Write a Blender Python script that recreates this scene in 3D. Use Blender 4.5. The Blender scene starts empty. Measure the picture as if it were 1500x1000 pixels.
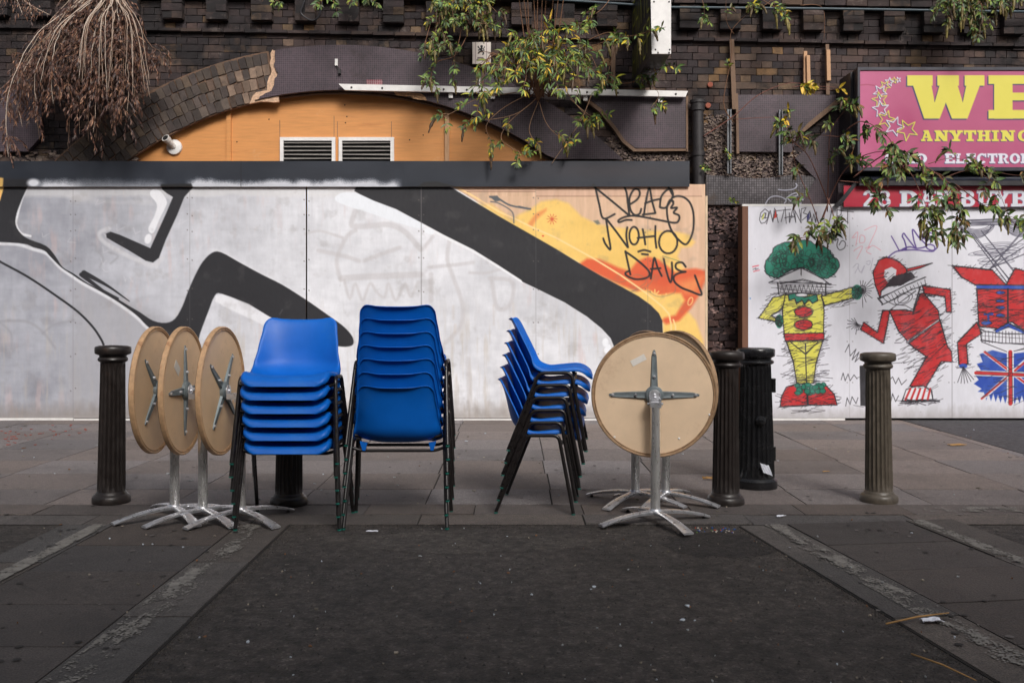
import bpy, bmesh, math, random
import numpy as np
from mathutils import Vector, Matrix
R = math.radians
rnd = random.Random(7)

# ------------------------------------------------------------------ camera, sky, sun, exposure
F = 1400.0; CX = 750.0; HY = 458.0; CH = 1.13          # focal length in photo pixels, principal column, horizon row, eye height
scene = bpy.context.scene
cam_d = bpy.data.cameras.new('camera'); cam = bpy.data.objects.new('camera', cam_d)
scene.collection.objects.link(cam); scene.camera = cam
cam.location = (0, 0, CH); cam.rotation_euler = (R(90), 0, 0)
cam_d.sensor_width = 36.0; cam_d.lens = 36.0 * F / 1500.0
cam_d.shift_y = -(500.0 - HY) / 1500.0
cam_d.clip_start = 0.05; cam_d.clip_end = 2000
world = bpy.data.worlds.new('World'); scene.world = world; world.use_nodes = True
wn = world.node_tree
sky = wn.nodes.new('ShaderNodeTexSky'); sky.sky_type = 'NISHITA'; sky.sun_disc = False
SUN_EL, SUN_AZ = 38.0, 160.0
sky.sun_elevation = R(SUN_EL); sky.sun_rotation = R(SUN_AZ)
sky.air_density = 1.0; sky.dust_density = 5.0; sky.ozone_density = 0.6
hs = wn.nodes.new('ShaderNodeHueSaturation'); hs.inputs['Saturation'].default_value = 0.38
bg = wn.nodes['Background']; bg.inputs['Strength'].default_value = 0.095
wn.links.new(sky.outputs[0], hs.inputs['Color']); wn.links.new(hs.outputs[0], bg.inputs['Color'])
sd = bpy.data.lights.new('sun', 'SUN'); sun = bpy.data.objects.new('sun', sd)
scene.collection.objects.link(sun)
sd.energy = 1.9; sd.angle = R(18); sd.color = (1.0, 0.96, 0.92)
_a = R(SUN_AZ); _e = R(SUN_EL)
_dir = Vector((math.sin(_a) * math.cos(_e), math.cos(_a) * math.cos(_e), math.sin(_e)))
sun.rotation_euler = _dir.to_track_quat('Z', 'Y').to_euler()
scene.view_settings.view_transform = 'Standard'; scene.view_settings.look = 'None'
scene.view_settings.gamma = 1.0; scene.view_settings.exposure = 0.27

# ------------------------------------------------------------------ helpers
COL = scene.collection
def P(px, py, Y): return Vector(((px - CX) / F * Y, Y, CH - (py - HY) / F * Y))
def G(px, py, z=0.0):
    Y = F * (CH - z) / (py - HY); return Vector(((px - CX) / F * Y, Y, z))
def lin(c):
    return tuple(((v / 255.0) / 12.92 if v <= 10 else (((v / 255.0) + 0.055) / 1.055) ** 2.4) for v in c[:3])
def tag(o, label=None, cat=None, group=None, kind=None):
    if label: o['label'] = label
    if cat: o['category'] = cat
    if group: o['group'] = group
    if kind: o['kind'] = kind
    return o
def empty(name, loc=(0, 0, 0), rz=0.0):
    o = bpy.data.objects.new(name, None); COL.objects.link(o)
    o.empty_display_size = 0.1; o.location = loc; o.rotation_euler = (0, 0, rz); return o

class MB:
    """collects faces and links them as one mesh object"""
    def __init__(s): s.v = []; s.f = []; s.c = []
    def add(s, vs, fs, col=(1, 1, 1)):
        b = len(s.v); s.v += [tuple(v) for v in vs]; s.f += [tuple(b + i for i in f) for f in fs]
        s.c += [col] * len(vs)
    def box(s, x0, x1, y0, y1, z0, z1, col=(1, 1, 1), jit=0.0, M=None):
        vs = [Vector((x, y, z)) for x in (x0, x1) for y in (y0, y1) for z in (z0, z1)]
        if jit: vs = [v + Vector((rnd.uniform(-jit, jit), rnd.uniform(-jit, jit), rnd.uniform(-jit, jit))) for v in vs]
        if M is not None: vs = [M @ v for v in vs]
        s.add(vs, [(0, 1, 3, 2), (4, 6, 7, 5), (0, 4, 5, 1), (2, 3, 7, 6), (0, 2, 6, 4), (1, 5, 7, 3)], col)
    def tube(s, pts, r, n=10, col=(1, 1, 1), cap=True):
        pts = [Vector(p) for p in pts]; rs = r if isinstance(r, (list, tuple)) else [r] * len(pts)
        vs = []; up = None
        for i, p in enumerate(pts):
            t = (pts[min(i + 1, len(pts) - 1)] - pts[max(i - 1, 0)])
            t = t.normalized() if t.length > 1e-9 else Vector((0, 0, 1))
            if up is None:
                up = t.orthogonal().normalized()
            up = (up - t * up.dot(t))
            up = up.normalized() if up.length > 1e-6 else t.orthogonal().normalized()
            w = t.cross(up)
            for k in range(n):
                a = 2 * math.pi * k / n; vs.append(p + (up * math.cos(a) + w * math.sin(a)) * rs[i])
        fs = []
        for i in range(len(pts) - 1):
            for k in range(n):
                a = i * n + k; b = i * n + (k + 1) % n; fs.append((a, b, b + n, a + n))
        if cap:
            fs.append(tuple(range(n - 1, -1, -1))); m = (len(pts) - 1) * n; fs.append(tuple(m + k for k in range(n)))
        s.add(vs, fs, col)
    def lathe(s, prof, n=32, col=(1, 1, 1), M=None, rf=None):
        vs = []
        for (r, z) in prof:
            for k in range(n):
                a = 2 * math.pi * k / n; q = r if rf is None else rf(r, z, k, n)
                v = Vector((q * math.cos(a), q * math.sin(a), z)); vs.append(M @ v if M is not None else v)
        fs = []
        for i in range(len(prof) - 1):
            for k in range(n):
                a = i * n + k; b = i * n + (k + 1) % n; fs.append((a, b, b + n, a + n))
        fs.append(tuple(range(n - 1, -1, -1))); m = (len(prof) - 1) * n; fs.append(tuple(m + k for k in range(n)))
        s.add(vs, fs, col)
    def prism(s, pts, d, col=(1, 1, 1)):
        """pts: front outline (clockwise or not), d: offset vector to the back"""
        n = len(pts); d = Vector(d); pts = [Vector(p) for p in pts]
        vs = pts + [p + d for p in pts]
        fs = [tuple(range(n)), tuple(range(2 * n - 1, n - 1, -1))]
        fs += [(i, i + n, (i + 1) % n + n, (i + 1) % n) for i in range(n)]
        s.add(vs, fs, col)
    def build(s, name, mat, parent=None, smooth=False, loc=None, fix=True):
        me = bpy.data.meshes.new(name); me.from_pydata(s.v, [], s.f); me.update()
        at = me.color_attributes.new('Col', 'FLOAT_COLOR', 'POINT')
        arr = np.ones((len(s.v), 4), dtype=np.float32)
        if s.v: arr[:, :3] = np.array(s.c, dtype=np.float32)
        at.data.foreach_set('color', arr.ravel())
        if fix:
            bm = bmesh.new(); bm.from_mesh(me); bmesh.ops.recalc_face_normals(bm, faces=bm.faces); bm.to_mesh(me); bm.free()
        if smooth:
            me.polygons.foreach_set('use_smooth', [True] * len(me.polygons))
            if smooth is not True: me.set_sharp_from_angle(angle=R(smooth))
        if isinstance(mat, (list, tuple)):
            for m in mat: me.materials.append(m)
        else: me.materials.append(mat)
        o = bpy.data.objects.new(name, me); COL.objects.link(o)
        if parent is not None: o.parent = parent
        if loc is not None: o.location = loc
        return o

def rel(mb, M):                       # move collected geometry by matrix
    mb.v = [tuple(M @ Vector(v)) for v in mb.v]; return mb
def copy_tree(o, parent=None):
    c = o.copy(); COL.objects.link(c)
    if parent is not None: c.parent = parent
    for ch in [x for x in bpy.data.objects if x.parent == o]: copy_tree(ch, c)
    return c

# ------------------------------------------------------------------ materials
def pmat(name, col=(1, 1, 1), rough=0.6, metal=0.0, attr=False, nscale=6.0, namt=0.25, bump=0.15, bscale=60.0, bdist=0.004,
         spec=0.5, rvar=0.1, dark=None, dscale=2.0, dthr=0.55, stretch=None, sub=0.0, coat=0.0):
    m = bpy.data.materials.new(name); m.use_nodes = True; nt = m.node_tree; N = nt.nodes; L = nt.links
    b = N['Principled BSDF']; b.inputs['Roughness'].default_value = rough; b.inputs['Metallic'].default_value = metal
    b.inputs['Specular IOR Level'].default_value = spec
    if coat: b.inputs['Coat Weight'].default_value = coat; b.inputs['Coat Roughness'].default_value = 0.15
    tc = N.new('ShaderNodeTexCoord'); mp = N.new('ShaderNodeMapping'); L.new(tc.outputs['Object'], mp.inputs['Vector'])
    if stretch: mp.inputs['Scale'].default_value = stretch
    n1 = N.new('ShaderNodeTexNoise'); n1.inputs['Scale'].default_value = nscale; n1.inputs['Detail'].default_value = 8; n1.inputs['Roughness'].default_value = 0.65
    L.new(mp.outputs[0], n1.inputs['Vector'])
    if attr:
        ca = N.new('ShaderNodeAttribute'); ca.attribute_name = 'Col'; base = ca.outputs['Color']
    else:
        rgb = N.new('ShaderNodeRGB'); rgb.outputs[0].default_value = (*col, 1); base = rgb.outputs[0]
    mr = N.new('ShaderNodeMapRange'); mr.inputs['From Min'].default_value = 0.25; mr.inputs['From Max'].default_value = 0.75
    mr.inputs['To Min'].default_value = 1 - namt; mr.inputs['To Max'].default_value = 1 + namt
    L.new(n1.outputs['Fac'], mr.inputs['Value'])
    mx = N.new('ShaderNodeVectorMath'); mx.operation = 'SCALE'; L.new(base, mx.inputs[0]); L.new(mr.outputs[0], mx.inputs['Scale'])
    outc = mx.outputs[0]
    if dark is not None:
        n2 = N.new('ShaderNodeTexNoise'); n2.inputs['Scale'].default_value = dscale; n2.inputs['Detail'].default_value = 10; n2.inputs['Roughness'].default_value = 0.7
        L.new(mp.outputs[0], n2.inputs['Vector'])
        m2 = N.new('ShaderNodeMapRange'); m2.inputs['From Min'].default_value = dthr; m2.inputs['From Max'].default_value = dthr + 0.15
        L.new(n2.outputs['Fac'], m2.inputs['Value'])
        mix = N.new('ShaderNodeMix'); mix.data_type = 'RGBA'; L.new(m2.outputs[0], mix.inputs[0]); L.new(outc, mix.inputs[6]); mix.inputs[7].default_value = (*dark, 1)
        outc = mix.outputs[2]
    L.new(outc, b.inputs['Base Color'])
    if sub: b.inputs['Subsurface Weight'].default_value = sub
    if rvar:
        r = N.new('ShaderNodeMapRange'); r.inputs['From Min'].default_value = 0.3; r.inputs['From Max'].default_value = 0.7
        r.inputs['To Min'].default_value = max(0.02, rough - rvar); r.inputs['To Max'].default_value = min(1, rough + rvar)
        L.new(n1.outputs['Fac'], r.inputs['Value']); L.new(r.outputs[0], b.inputs['Roughness'])
    if bump:
        n3 = N.new('ShaderNodeTexNoise'); n3.inputs['Scale'].default_value = bscale; n3.inputs['Detail'].default_value = 6
        L.new(mp.outputs[0], n3.inputs['Vector'])
        bp = N.new('ShaderNodeBump'); bp.inputs['Strength'].default_value = bump; bp.inputs['Distance'].default_value = bdist
        L.new(n3.outputs['Fac'], bp.inputs['Height']); L.new(bp.outputs[0], b.inputs['Normal'])
    return m

def mosaic_mat(name, c1, c2, grout, tile=0.0205, patch=None, pthr=0.60):
    m = bpy.data.materials.new(name); m.use_nodes = True; nt = m.node_tree; N = nt.nodes; L = nt.links
    b = N['Principled BSDF']; b.inputs['Roughness'].default_value = 0.42
    tc = N.new('ShaderNodeTexCoord'); sp = N.new('ShaderNodeSeparateXYZ'); cb = N.new('ShaderNodeCombineXYZ')
    L.new(tc.outputs['Object'], sp.inputs[0]); L.new(sp.outputs['X'], cb.inputs['X']); L.new(sp.outputs['Z'], cb.inputs['Y'])
    br = N.new('ShaderNodeTexBrick'); br.offset = 0.0; br.squash = 1.0
    br.inputs['Scale'].default_value = 1.0; br.inputs['Brick Width'].default_value = tile; br.inputs['Row Height'].default_value = tile
    br.inputs['Mortar Size'].default_value = tile * 0.11; br.inputs['Mortar Smooth'].default_value = 0.2
    br.inputs['Color1'].default_value = (*c1, 1); br.inputs['Color2'].default_value = (*c2, 1); br.inputs['Mortar'].default_value = (*grout, 1)
    L.new(cb.outputs[0], br.inputs['Vector'])
    n = N.new('ShaderNodeTexNoise'); n.inputs['Scale'].default_value = 2.2; n.inputs['Detail'].default_value = 9; n.inputs['Roughness'].default_value = 0.7
    L.new(tc.outputs['Object'], n.inputs['Vector'])
    mr = N.new('ShaderNodeMapRange'); mr.inputs['From Min'].default_value = 0.3; mr.inputs['From Max'].default_value = 0.7
    mr.inputs['To Min'].default_value = 0.6; mr.inputs['To Max'].default_value = 1.45; L.new(n.outputs['Fac'], mr.inputs['Value'])
    mx = N.new('ShaderNodeVectorMath'); mx.operation = 'SCALE'; L.new(br.outputs['Color'], mx.inputs[0]); L.new(mr.outputs[0], mx.inputs['Scale'])
    outc = mx.outputs[0]
    if patch is not None:
        n2 = N.new('ShaderNodeTexNoise'); n2.inputs['Scale'].default_value = 1.7; n2.inputs['Detail'].default_value = 12; n2.inputs['Roughness'].default_value = 0.75
        L.new(tc.outputs['Object'], n2.inputs['Vector'])
        m2 = N.new('ShaderNodeMapRange'); m2.inputs['From Min'].default_value = pthr; m2.inputs['From Max'].default_value = pthr + 0.08
        L.new(n2.outputs['Fac'], m2.inputs['Value'])
        mix = N.new('ShaderNodeMix'); mix.data_type = 'RGBA'; L.new(m2.outputs[0], mix.inputs[0]); L.new(outc, mix.inputs[6]); mix.inputs[7].default_value = (*patch, 1)
        outc = mix.outputs[2]
    L.new(outc, b.inputs['Base Color'])
    bp = N.new('ShaderNodeBump'); bp.inputs['Strength'].default_value = 0.5; bp.inputs['Distance'].default_value = 0.002; bp.invert = True
    L.new(br.outputs['Fac'], bp.inputs['Height']); L.new(bp.outputs[0], b.inputs['Normal'])
    return m

M = {}
M['brick'] = pmat('sooty_brick', attr=True, rough=0.85, nscale=9, namt=0.4, bump=0.9, bscale=90, bdist=0.006, dark=lin((27, 22, 24)), dscale=1.7, dthr=0.47)
def chalk(m, col, sc, thr, amt):
    nt = m.node_tree; N = nt.nodes; L = nt.links; b = N['Principled BSDF']; src = b.inputs['Base Color'].links[0].from_socket
    tc = N.new('ShaderNodeTexCoord'); n = N.new('ShaderNodeTexNoise'); n.inputs['Scale'].default_value = sc; n.inputs['Detail'].default_value = 12; n.inputs['Roughness'].default_value = .8
    L.new(tc.outputs['Object'], n.inputs['Vector']); r = N.new('ShaderNodeMapRange'); r.inputs['From Min'].default_value = thr; r.inputs['From Max'].default_value = thr + .12; r.inputs['To Max'].default_value = amt
    L.new(n.outputs['Fac'], r.inputs['Value']); mx = N.new('ShaderNodeMix'); mx.data_type = 'RGBA'; L.new(r.outputs[0], mx.inputs[0]); L.new(src, mx.inputs[6]); mx.inputs[7].default_value = (*col, 1); L.new(mx.outputs[2], b.inputs['Base Color'])
chalk(M['brick'], lin((124, 112, 106)), 4.2, .57, .6)
M['brick2'] = pmat('ring_brick', attr=True, rough=0.85, nscale=18, namt=0.4, bump=0.9, bscale=80, bdist=0.006, dark=lin((46, 40, 40)), dscale=5, dthr=0.54)
M['mortar'] = pmat('old_mortar', lin((66, 57, 55)), rough=0.95, nscale=4, namt=0.4, bump=0.8, bscale=60, bdist=0.008)
M['rubble'] = pmat('rough_render', attr=True, rough=0.95, nscale=34, namt=0.45, bump=0.8, bscale=90, bdist=0.01, dark=lin((60, 50, 48)), dscale=6, dthr=0.6)
M['mosaic'] = mosaic_mat('purple_mosaic', lin((66, 52, 59)), lin((47, 39, 46)), lin((90, 78, 85)), patch=lin((58, 46, 50)), pthr=0.56)
M['mosaic2'] = mosaic_mat('grey_mosaic', lin((105, 100, 104)), lin((80, 76, 80)), lin((40, 36, 36)), tile=0.026, patch=lin((70, 60, 56)), pthr=0.52)
M['redmosaic'] = mosaic_mat('red_mosaic', lin((130, 50, 66)), lin((105, 40, 55)), lin((170, 150, 150)))
M['plywood'] = pmat('orange_plywood', lin((206, 142, 82)), rough=0.6, nscale=7, namt=0.16, stretch=(0.5, 1, 6), bump=0.1, bscale=90, dark=lin((178, 112, 62)), dscale=2.5, dthr=0.58)
M['canvas'] = pmat('painted_plywood', attr=True, rough=0.62, nscale=30, namt=0.05, bump=0.25, bscale=110, bdist=0.0015, stretch=(1, 1, 0.3))
M['canvas_gloss'] = pmat('printed_sign_face', attr=True, rough=0.38, nscale=3, namt=0.05, bump=0.05, bscale=20)
M['fascia'] = pmat('dark_fascia_paint', attr=True, rough=0.5, nscale=2.5, namt=0.15, bump=0.12, bscale=30)
M['woodedge'] = pmat('raw_wood', lin((150, 108, 80)), rough=0.75, nscale=20, namt=0.3, stretch=(4, 4, 0.4), bump=0.3, bscale=60)
M['batten'] = pmat('weathered_batten', lin((120, 96, 78)), rough=0.8, nscale=20, namt=0.35, stretch=(4, 4, 0.4), bump=0.3, bscale=60)
M['newbatten'] = pmat('pale_batten', lin((190, 150, 115)), rough=0.75, nscale=20, namt=0.2, stretch=(4, 4, 0.4), bump=0.3, bscale=60)
M['whitemetal'] = pmat('white_painted_metal', lin((226, 224, 222)), rough=0.45, nscale=12, namt=0.12, bump=0.05, dark=lin((130, 120, 112)), dscale=14, dthr=0.63)
M['blackmetal'] = pmat('black_metal', lin((38, 37, 42)), rough=0.4, nscale=10, namt=0.3, bump=0.05)
M['darkhole'] = pmat('dark_interior', lin((18, 17, 18)), rough=0.9, namt=0.1, bump=0)
M['pipe'] = pmat('cast_iron_pipe', lin((46, 43, 45)), rough=0.55, nscale=14, namt=0.35, bump=0.3, bscale=40)
M['greymetal'] = pmat('galvanised_channel', lin((110, 112, 116)), rough=0.45, metal=0.6, nscale=20, namt=0.3)
M['terracotta'] = pmat('terracotta', lin((150, 84, 66)), rough=0.8, nscale=30, namt=0.2)
M['iron'] = pmat('painted_cast_iron', lin((37, 31, 29)), rough=0.40, nscale=16, namt=0.4, bump=0.35, bscale=45, bdist=0.003, dark=lin((78, 58, 46)), dscale=7, dthr=0.60, rvar=0.15)
M['iron_olive'] = pmat('worn_olive_cast_iron', lin((86, 78, 68)), rough=0.45, nscale=16, namt=0.35, bump=0.35, bscale=45, bdist=0.003, dark=lin((48, 40, 34)), dscale=7, dthr=0.55, rvar=0.15)
M['iron_gloss'] = pmat('gloss_black_cast_iron', lin((26, 26, 28)), rough=0.24, nscale=12, namt=0.4, bump=0.25, bscale=35, bdist=0.002, dark=lin((56, 46, 38)), dscale=6, dthr=0.66, rvar=0.1)
M['blue'] = pmat('blue_polypropylene', lin((3, 100, 198)), rough=0.46, nscale=7, namt=0.10, bump=0.10, bscale=260, bdist=0.0008, spec=0.35, rvar=0.05)
M['tubeblack'] = pmat('black_tube_paint', lin((27, 23, 23)), rough=0.33, nscale=22, namt=0.3, bump=0.05, dark=lin((88, 70, 58)), dscale=24, dthr=0.64)
M['green'] = pmat('teal_foot_cap', lin((22, 104, 92)), rough=0.5, bump=0)
M['alu'] = pmat('brushed_aluminium', lin((228, 227, 225)), rough=0.30, metal=0.8, nscale=18, namt=0.1, bump=0.0, bscale=90, stretch=(3, 3, 0.4), dark=lin((150, 138, 128)), dscale=9, dthr=0.68)
M['alubase'] = pmat('cast_aluminium', lin((216, 217, 222)), rough=0.32, metal=0.75, nscale=30, namt=0.25, bump=0.06, bscale=50, bdist=0.001, dark=lin((120, 106, 96)), dscale=13, dthr=0.63)
M['spider'] = pmat('grey_cast_bracket', lin((120, 130, 134)), rough=0.5, metal=0.35, nscale=20, namt=0.2, bump=0.1)
M['tabletop'] = pmat('beige_table_underside', lin((228, 200, 168)), rough=0.6, nscale=3.2, namt=0.13, bump=0.05, bscale=30, dark=lin((204, 170, 136)), dscale=5, dthr=0.6)
M['tablebrown'] = pmat('brown_table_underside', lin((232, 196, 156)), rough=0.55, nscale=3, namt=0.16, bump=0.05, bscale=30, dark=lin((206, 164, 124)), dscale=4, dthr=0.58)
M['tablerim'] = pmat('worn_table_rim', lin((158, 128, 98)), rough=0.6, nscale=30, namt=0.4, bump=0.4, bscale=60, dark=lin((100, 76, 56)), dscale=14, dthr=0.56)
M['tableface'] = pmat('steel_table_face', lin((165, 160, 155)), rough=0.35, metal=0.7, nscale=10, namt=0.1)
M['sticker'] = pmat('paper_sticker', lin((224, 218, 210)), rough=0.7, nscale=60, namt=0.08, bump=0)
M['paper'] = pmat('crumpled_paper', lin((215, 218, 228)), rough=0.8, nscale=40, namt=0.06, bump=0.1)
M['leaf'] = pmat('leaf', attr=True, rough=0.5, nscale=30, namt=0.25, bump=0.2, bscale=60, spec=0.4)
M['stem'] = pmat('plant_stem', attr=True, rough=0.8, nscale=40, namt=0.25, bump=0.2)
M['glass'] = pmat('lamp_glass', lin((215, 212, 208)), rough=0.2, nscale=5, namt=0.05, bump=0)

chalk(M['tabletop'], lin((178, 140, 106)), 2.6, .56, .45); chalk(M['tablebrown'], lin((150, 104, 68)), 3.1, .55, .5)
chalk(M['blue'], lin((44, 112, 190)), 3.3, .54, .5); chalk(M['iron'], lin((92, 66, 52)), 11, .60, .5); chalk(M['iron_olive'], lin((104, 96, 84)), 9, .58, .5)
# ground materials
def ground_mat(name, col, dark, light, sc=1.0, bumpd=0.006, lthr=0.67, rough=0.8):
    m = pmat(name, col, attr=False, rough=rough, nscale=3.5 * sc, namt=0.28, bump=0, rvar=0.08)
    nt = m.node_tree; N = nt.nodes; L = nt.links; b = N['Principled BSDF']
    src = b.inputs['Base Color'].links[0].from_socket
    tc = N.new('ShaderNodeTexCoord')
    vo = N.new('ShaderNodeTexVoronoi'); vo.inputs['Scale'].default_value = 95; L.new(tc.outputs['Object'], vo.inputs['Vector'])
    ns = N.new('ShaderNodeTexNoise'); ns.inputs['Scale'].default_value = 1.3; ns.inputs['Detail'].default_value = 12; ns.inputs['Roughness'].default_value = 0.75
    L.new(tc.outputs['Object'], ns.inputs['Vector'])
    sepc = N.new('ShaderNodeSeparateColor'); L.new(vo.outputs['Color'], sepc.inputs[0])
    r1 = N.new('ShaderNodeMapRange'); r1.inputs['From Min'].default_value = 0.72; r1.inputs['From Max'].default_value = 1.0; r1.inputs['To Max'].default_value = 0.5
    L.new(sepc.outputs['Red'], r1.inputs['Value'])
    mixa = N.new('ShaderNodeMix'); mixa.data_type = 'RGBA'; L.new(r1.outputs[0], mixa.inputs[0]); L.new(src, mixa.inputs[6]); mixa.inputs[7].default_value = (*light, 1)
    r2 = N.new('ShaderNodeMapRange'); r2.inputs['From Min'].default_value = 0.47; r2.inputs['From Max'].default_value = lthr; L.new(ns.outputs['Fac'], r2.inputs['Value'])
    r2.inputs['To Max'].default_value = 0.75
    mixb = N.new('ShaderNodeMix'); mixb.data_type = 'RGBA'; L.new(r2.outputs[0], mixb.inputs[0]); L.new(mixa.outputs[2], mixb.inputs[6]); mixb.inputs[7].default_value = (*dark, 1)
    np_ = N.new('ShaderNodeTexNoise'); np_.inputs['Scale'].default_value = 17; np_.inputs['Detail'].default_value = 9; np_.inputs['Roughness'].default_value = 0.7; L.new(tc.outputs['Object'], np_.inputs['Vector'])
    rp = N.new('ShaderNodeMapRange'); rp.inputs['From Min'].default_value = 0.35; rp.inputs['From Max'].default_value = 0.65; rp.inputs['To Min'].default_value = 0.45; rp.inputs['To Max'].default_value = 1.7; L.new(np_.outputs['Fac'], rp.inputs['Value'])
    vm = N.new('ShaderNodeVectorMath'); vm.operation = 'SCALE'; L.new(mixb.outputs[2], vm.inputs[0]); L.new(rp.outputs[0], vm.inputs['Scale'])
    L.new(vm.outputs[0], b.inputs['Base Color'])
    nb = N.new('ShaderNodeTexNoise'); nb.inputs['Scale'].default_value = 45; nb.inputs['Detail'].default_value = 8; L.new(tc.outputs['Object'], nb.inputs['Vector'])
    ad = N.new('ShaderNodeMath'); ad.operation = 'MULTIPLY_ADD'; L.new(vo.outputs['Distance'], ad.inputs[0]); ad.inputs[1].default_value = -0.6; L.new(nb.outputs['Fac'], ad.inputs[2])
    ad2 = N.new('ShaderNodeMath'); ad2.operation = 'MULTIPLY_ADD'; L.new(np_.outputs['Fac'], ad2.inputs[0]); ad2.inputs[1].default_value = 1.8; L.new(ad.outputs[0], ad2.inputs[2]); ad = ad2
    bp = N.new('ShaderNodeBump'); bp.inputs['Strength'].default_value = 1.0; bp.inputs['Distance'].default_value = bumpd
    L.new(ad.outputs[0], bp.inputs['Height']); L.new(bp.outputs[0], b.inputs['Normal'])
    return m
M['asphalt'] = ground_mat('asphalt', (0.050, 0.042, 0.038), (0.009, 0.008, 0.008), (0.15, 0.13, 0.12), bumpd=0.02)
M['asphalt2'] = ground_mat('smooth_asphalt', (0.050, 0.048, 0.052), (0.036, 0.034, 0.037), (0.07, 0.065, 0.065), bumpd=0.004)

def slab_mat(name, namt=0.25, dark=(0.03, 0.026, 0.025), dthr=0.5, bump=0.5):
    m = pmat(name, attr=True, rough=0.78, nscale=26, namt=namt * 1.6, bump=bump * 1.6, bscale=95, bdist=0.004, dark=dark, dscale=2.1, dthr=dthr, rvar=0.12)
    nt = m.node_tree; N = nt.nodes; L = nt.links; b = N['Principled BSDF']
    for n in N:
        if n.type == 'MAP_RANGE' and n.inputs['From Min'].default_value == np.float32(dthr): n.inputs['To Max'].default_value = 0.55; n.inputs['From Max'].default_value = dthr + 0.3
    src = b.inputs['Base Color'].links[0].from_socket
    tc = N.new('ShaderNodeTexCoord')
    vo = N.new('ShaderNodeTexVoronoi'); vo.inputs['Scale'].default_value = 9; vo.inputs['Randomness'].default_value = 1.0; L.new(tc.outputs['Object'], vo.inputs['Vector'])
    sp = N.new('ShaderNodeSeparateColor'); L.new(vo.outputs['Color'], sp.inputs[0])
    th = N.new('ShaderNodeMath'); th.operation = 'MULTIPLY'; L.new(sp.outputs['Red'], th.inputs[0]); th.inputs[1].default_value = 0.028
    lt = N.new('ShaderNodeMath'); lt.operation = 'LESS_THAN'; 
    sc = N.new('ShaderNodeMath'); sc.operation = 'MULTIPLY'; L.new(vo.outputs['Distance'], sc.inputs[0]); sc.inputs[1].default_value = 0.11
    L.new(sc.outputs[0], lt.inputs[0]); 
    sub = N.new('ShaderNodeMath'); sub.operation = 'SUBTRACT'; L.new(th.outputs[0], sub.inputs[0]); sub.inputs[1].default_value = 0.016
    L.new(sub.outputs[0], lt.inputs[1])
    fm = N.new('ShaderNodeMath'); fm.operation = 'MULTIPLY'; L.new(lt.outputs[0], fm.inputs[0]); fm.inputs[1].default_value = 0.5
    mix = N.new('ShaderNodeMix'); mix.data_type = 'RGBA'; L.new(fm.outputs[0], mix.inputs[0]); L.new(src, mix.inputs[6]); mix.inputs[7].default_value = (0.022, 0.02, 0.02, 1)
    sn = N.new('ShaderNodeTexNoise'); sn.inputs['Scale'].default_value = 150; sn.inputs['Detail'].default_value = 3; L.new(tc.outputs['Object'], sn.inputs['Vector'])
    sr = N.new('ShaderNodeMapRange'); sr.inputs['From Min'].default_value = 0.3; sr.inputs['From Max'].default_value = 0.7; sr.inputs['To Min'].default_value = 0.55; sr.inputs['To Max'].default_value = 1.5; L.new(sn.outputs['Fac'], sr.inputs['Value'])
    sv = N.new('ShaderNodeVectorMath'); sv.operation = 'SCALE'; L.new(mix.outputs[2], sv.inputs[0]); L.new(sr.outputs[0], sv.inputs['Scale'])
    L.new(sv.outputs[0], b.inputs['Base Color'])
    return m
M['slab'] = slab_mat('worn_paving_slab')
M['slabdark'] = slab_mat('dark_paving_slab', dark=(0.018, 0.017, 0.017), dthr=0.42)  # darker slab tone for the front islands and the channel stones
M['kerb'] = slab_mat('granite_kerb', namt=0.3, dark=(0.022, 0.021, 0.02), dthr=0.45, bump=0.8)
M['bed'] = pmat('dirty_joint', (0.014, 0.012, 0.011), rough=0.95, namt=0.3, bump=0.3)
M['marking'] = pmat('worn_road_paint', (0.19, 0.18, 0.165), rough=0.85, nscale=20, namt=0.4, bump=0, dark=(0.08, 0.074, 0.068), dscale=22, dthr=0.5)

# ------------------------------------------------------------------ painting on boards: a colour per vertex of a fine grid
def smoothpts(pts, closed=False, k=6):
    pts = [np.array(p, float) for p in pts]; n = len(pts); out = []
    rng = range(n) if closed else range(n - 1)
    for i in rng:
        g = (lambda j: pts[j % n]) if closed else (lambda j: pts[min(max(j, 0), n - 1)])
        p0, p1, p2, p3 = g(i - 1), g(i), g(i + 1), g(i + 2)
        for j in range(k):
            t = j / k
            out.append(0.5 * ((2 * p1) + (-p0 + p2) * t + (2 * p0 - 5 * p1 + 4 * p2 - p3) * t * t + (-p0 + 3 * p1 - 3 * p2 + p3) * t ** 3))
    if not closed: out.append(pts[-1])
    return out
def vnoise(ny, nx, cy, cx, seed):
    r = np.random.RandomState(seed); gy, gx = int(ny / cy) + 3, int(nx / cx) + 3
    g = r.rand(gy, gx); y = np.arange(ny) / cy; x = np.arange(nx) / cx
    yi = y.astype(int); xi = x.astype(int); fy = y - yi; fx = x - xi
    fy = (fy * fy * (3 - 2 * fy))[:, None]; fx = (fx * fx * (3 - 2 * fx))[None, :]
    a = g[np.ix_(yi, xi)]; b = g[np.ix_(yi, xi + 1)]; c = g[np.ix_(yi + 1, xi)]; d = g[np.ix_(yi + 1, xi + 1)]
    return (a * (1 - fx) + b * fx) * (1 - fy) + (c * (1 - fx) + d * fx) * fy
def fbm(ny, nx, cy, cx, seed, o=4):
    s = 0; w = 0
    for i in range(o):
        k = 0.55 ** i; s = s + k * vnoise(ny, nx, max(1, cy / 2 ** i), max(1, cx / 2 ** i), seed + i); w += k
    return s / w
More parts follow.
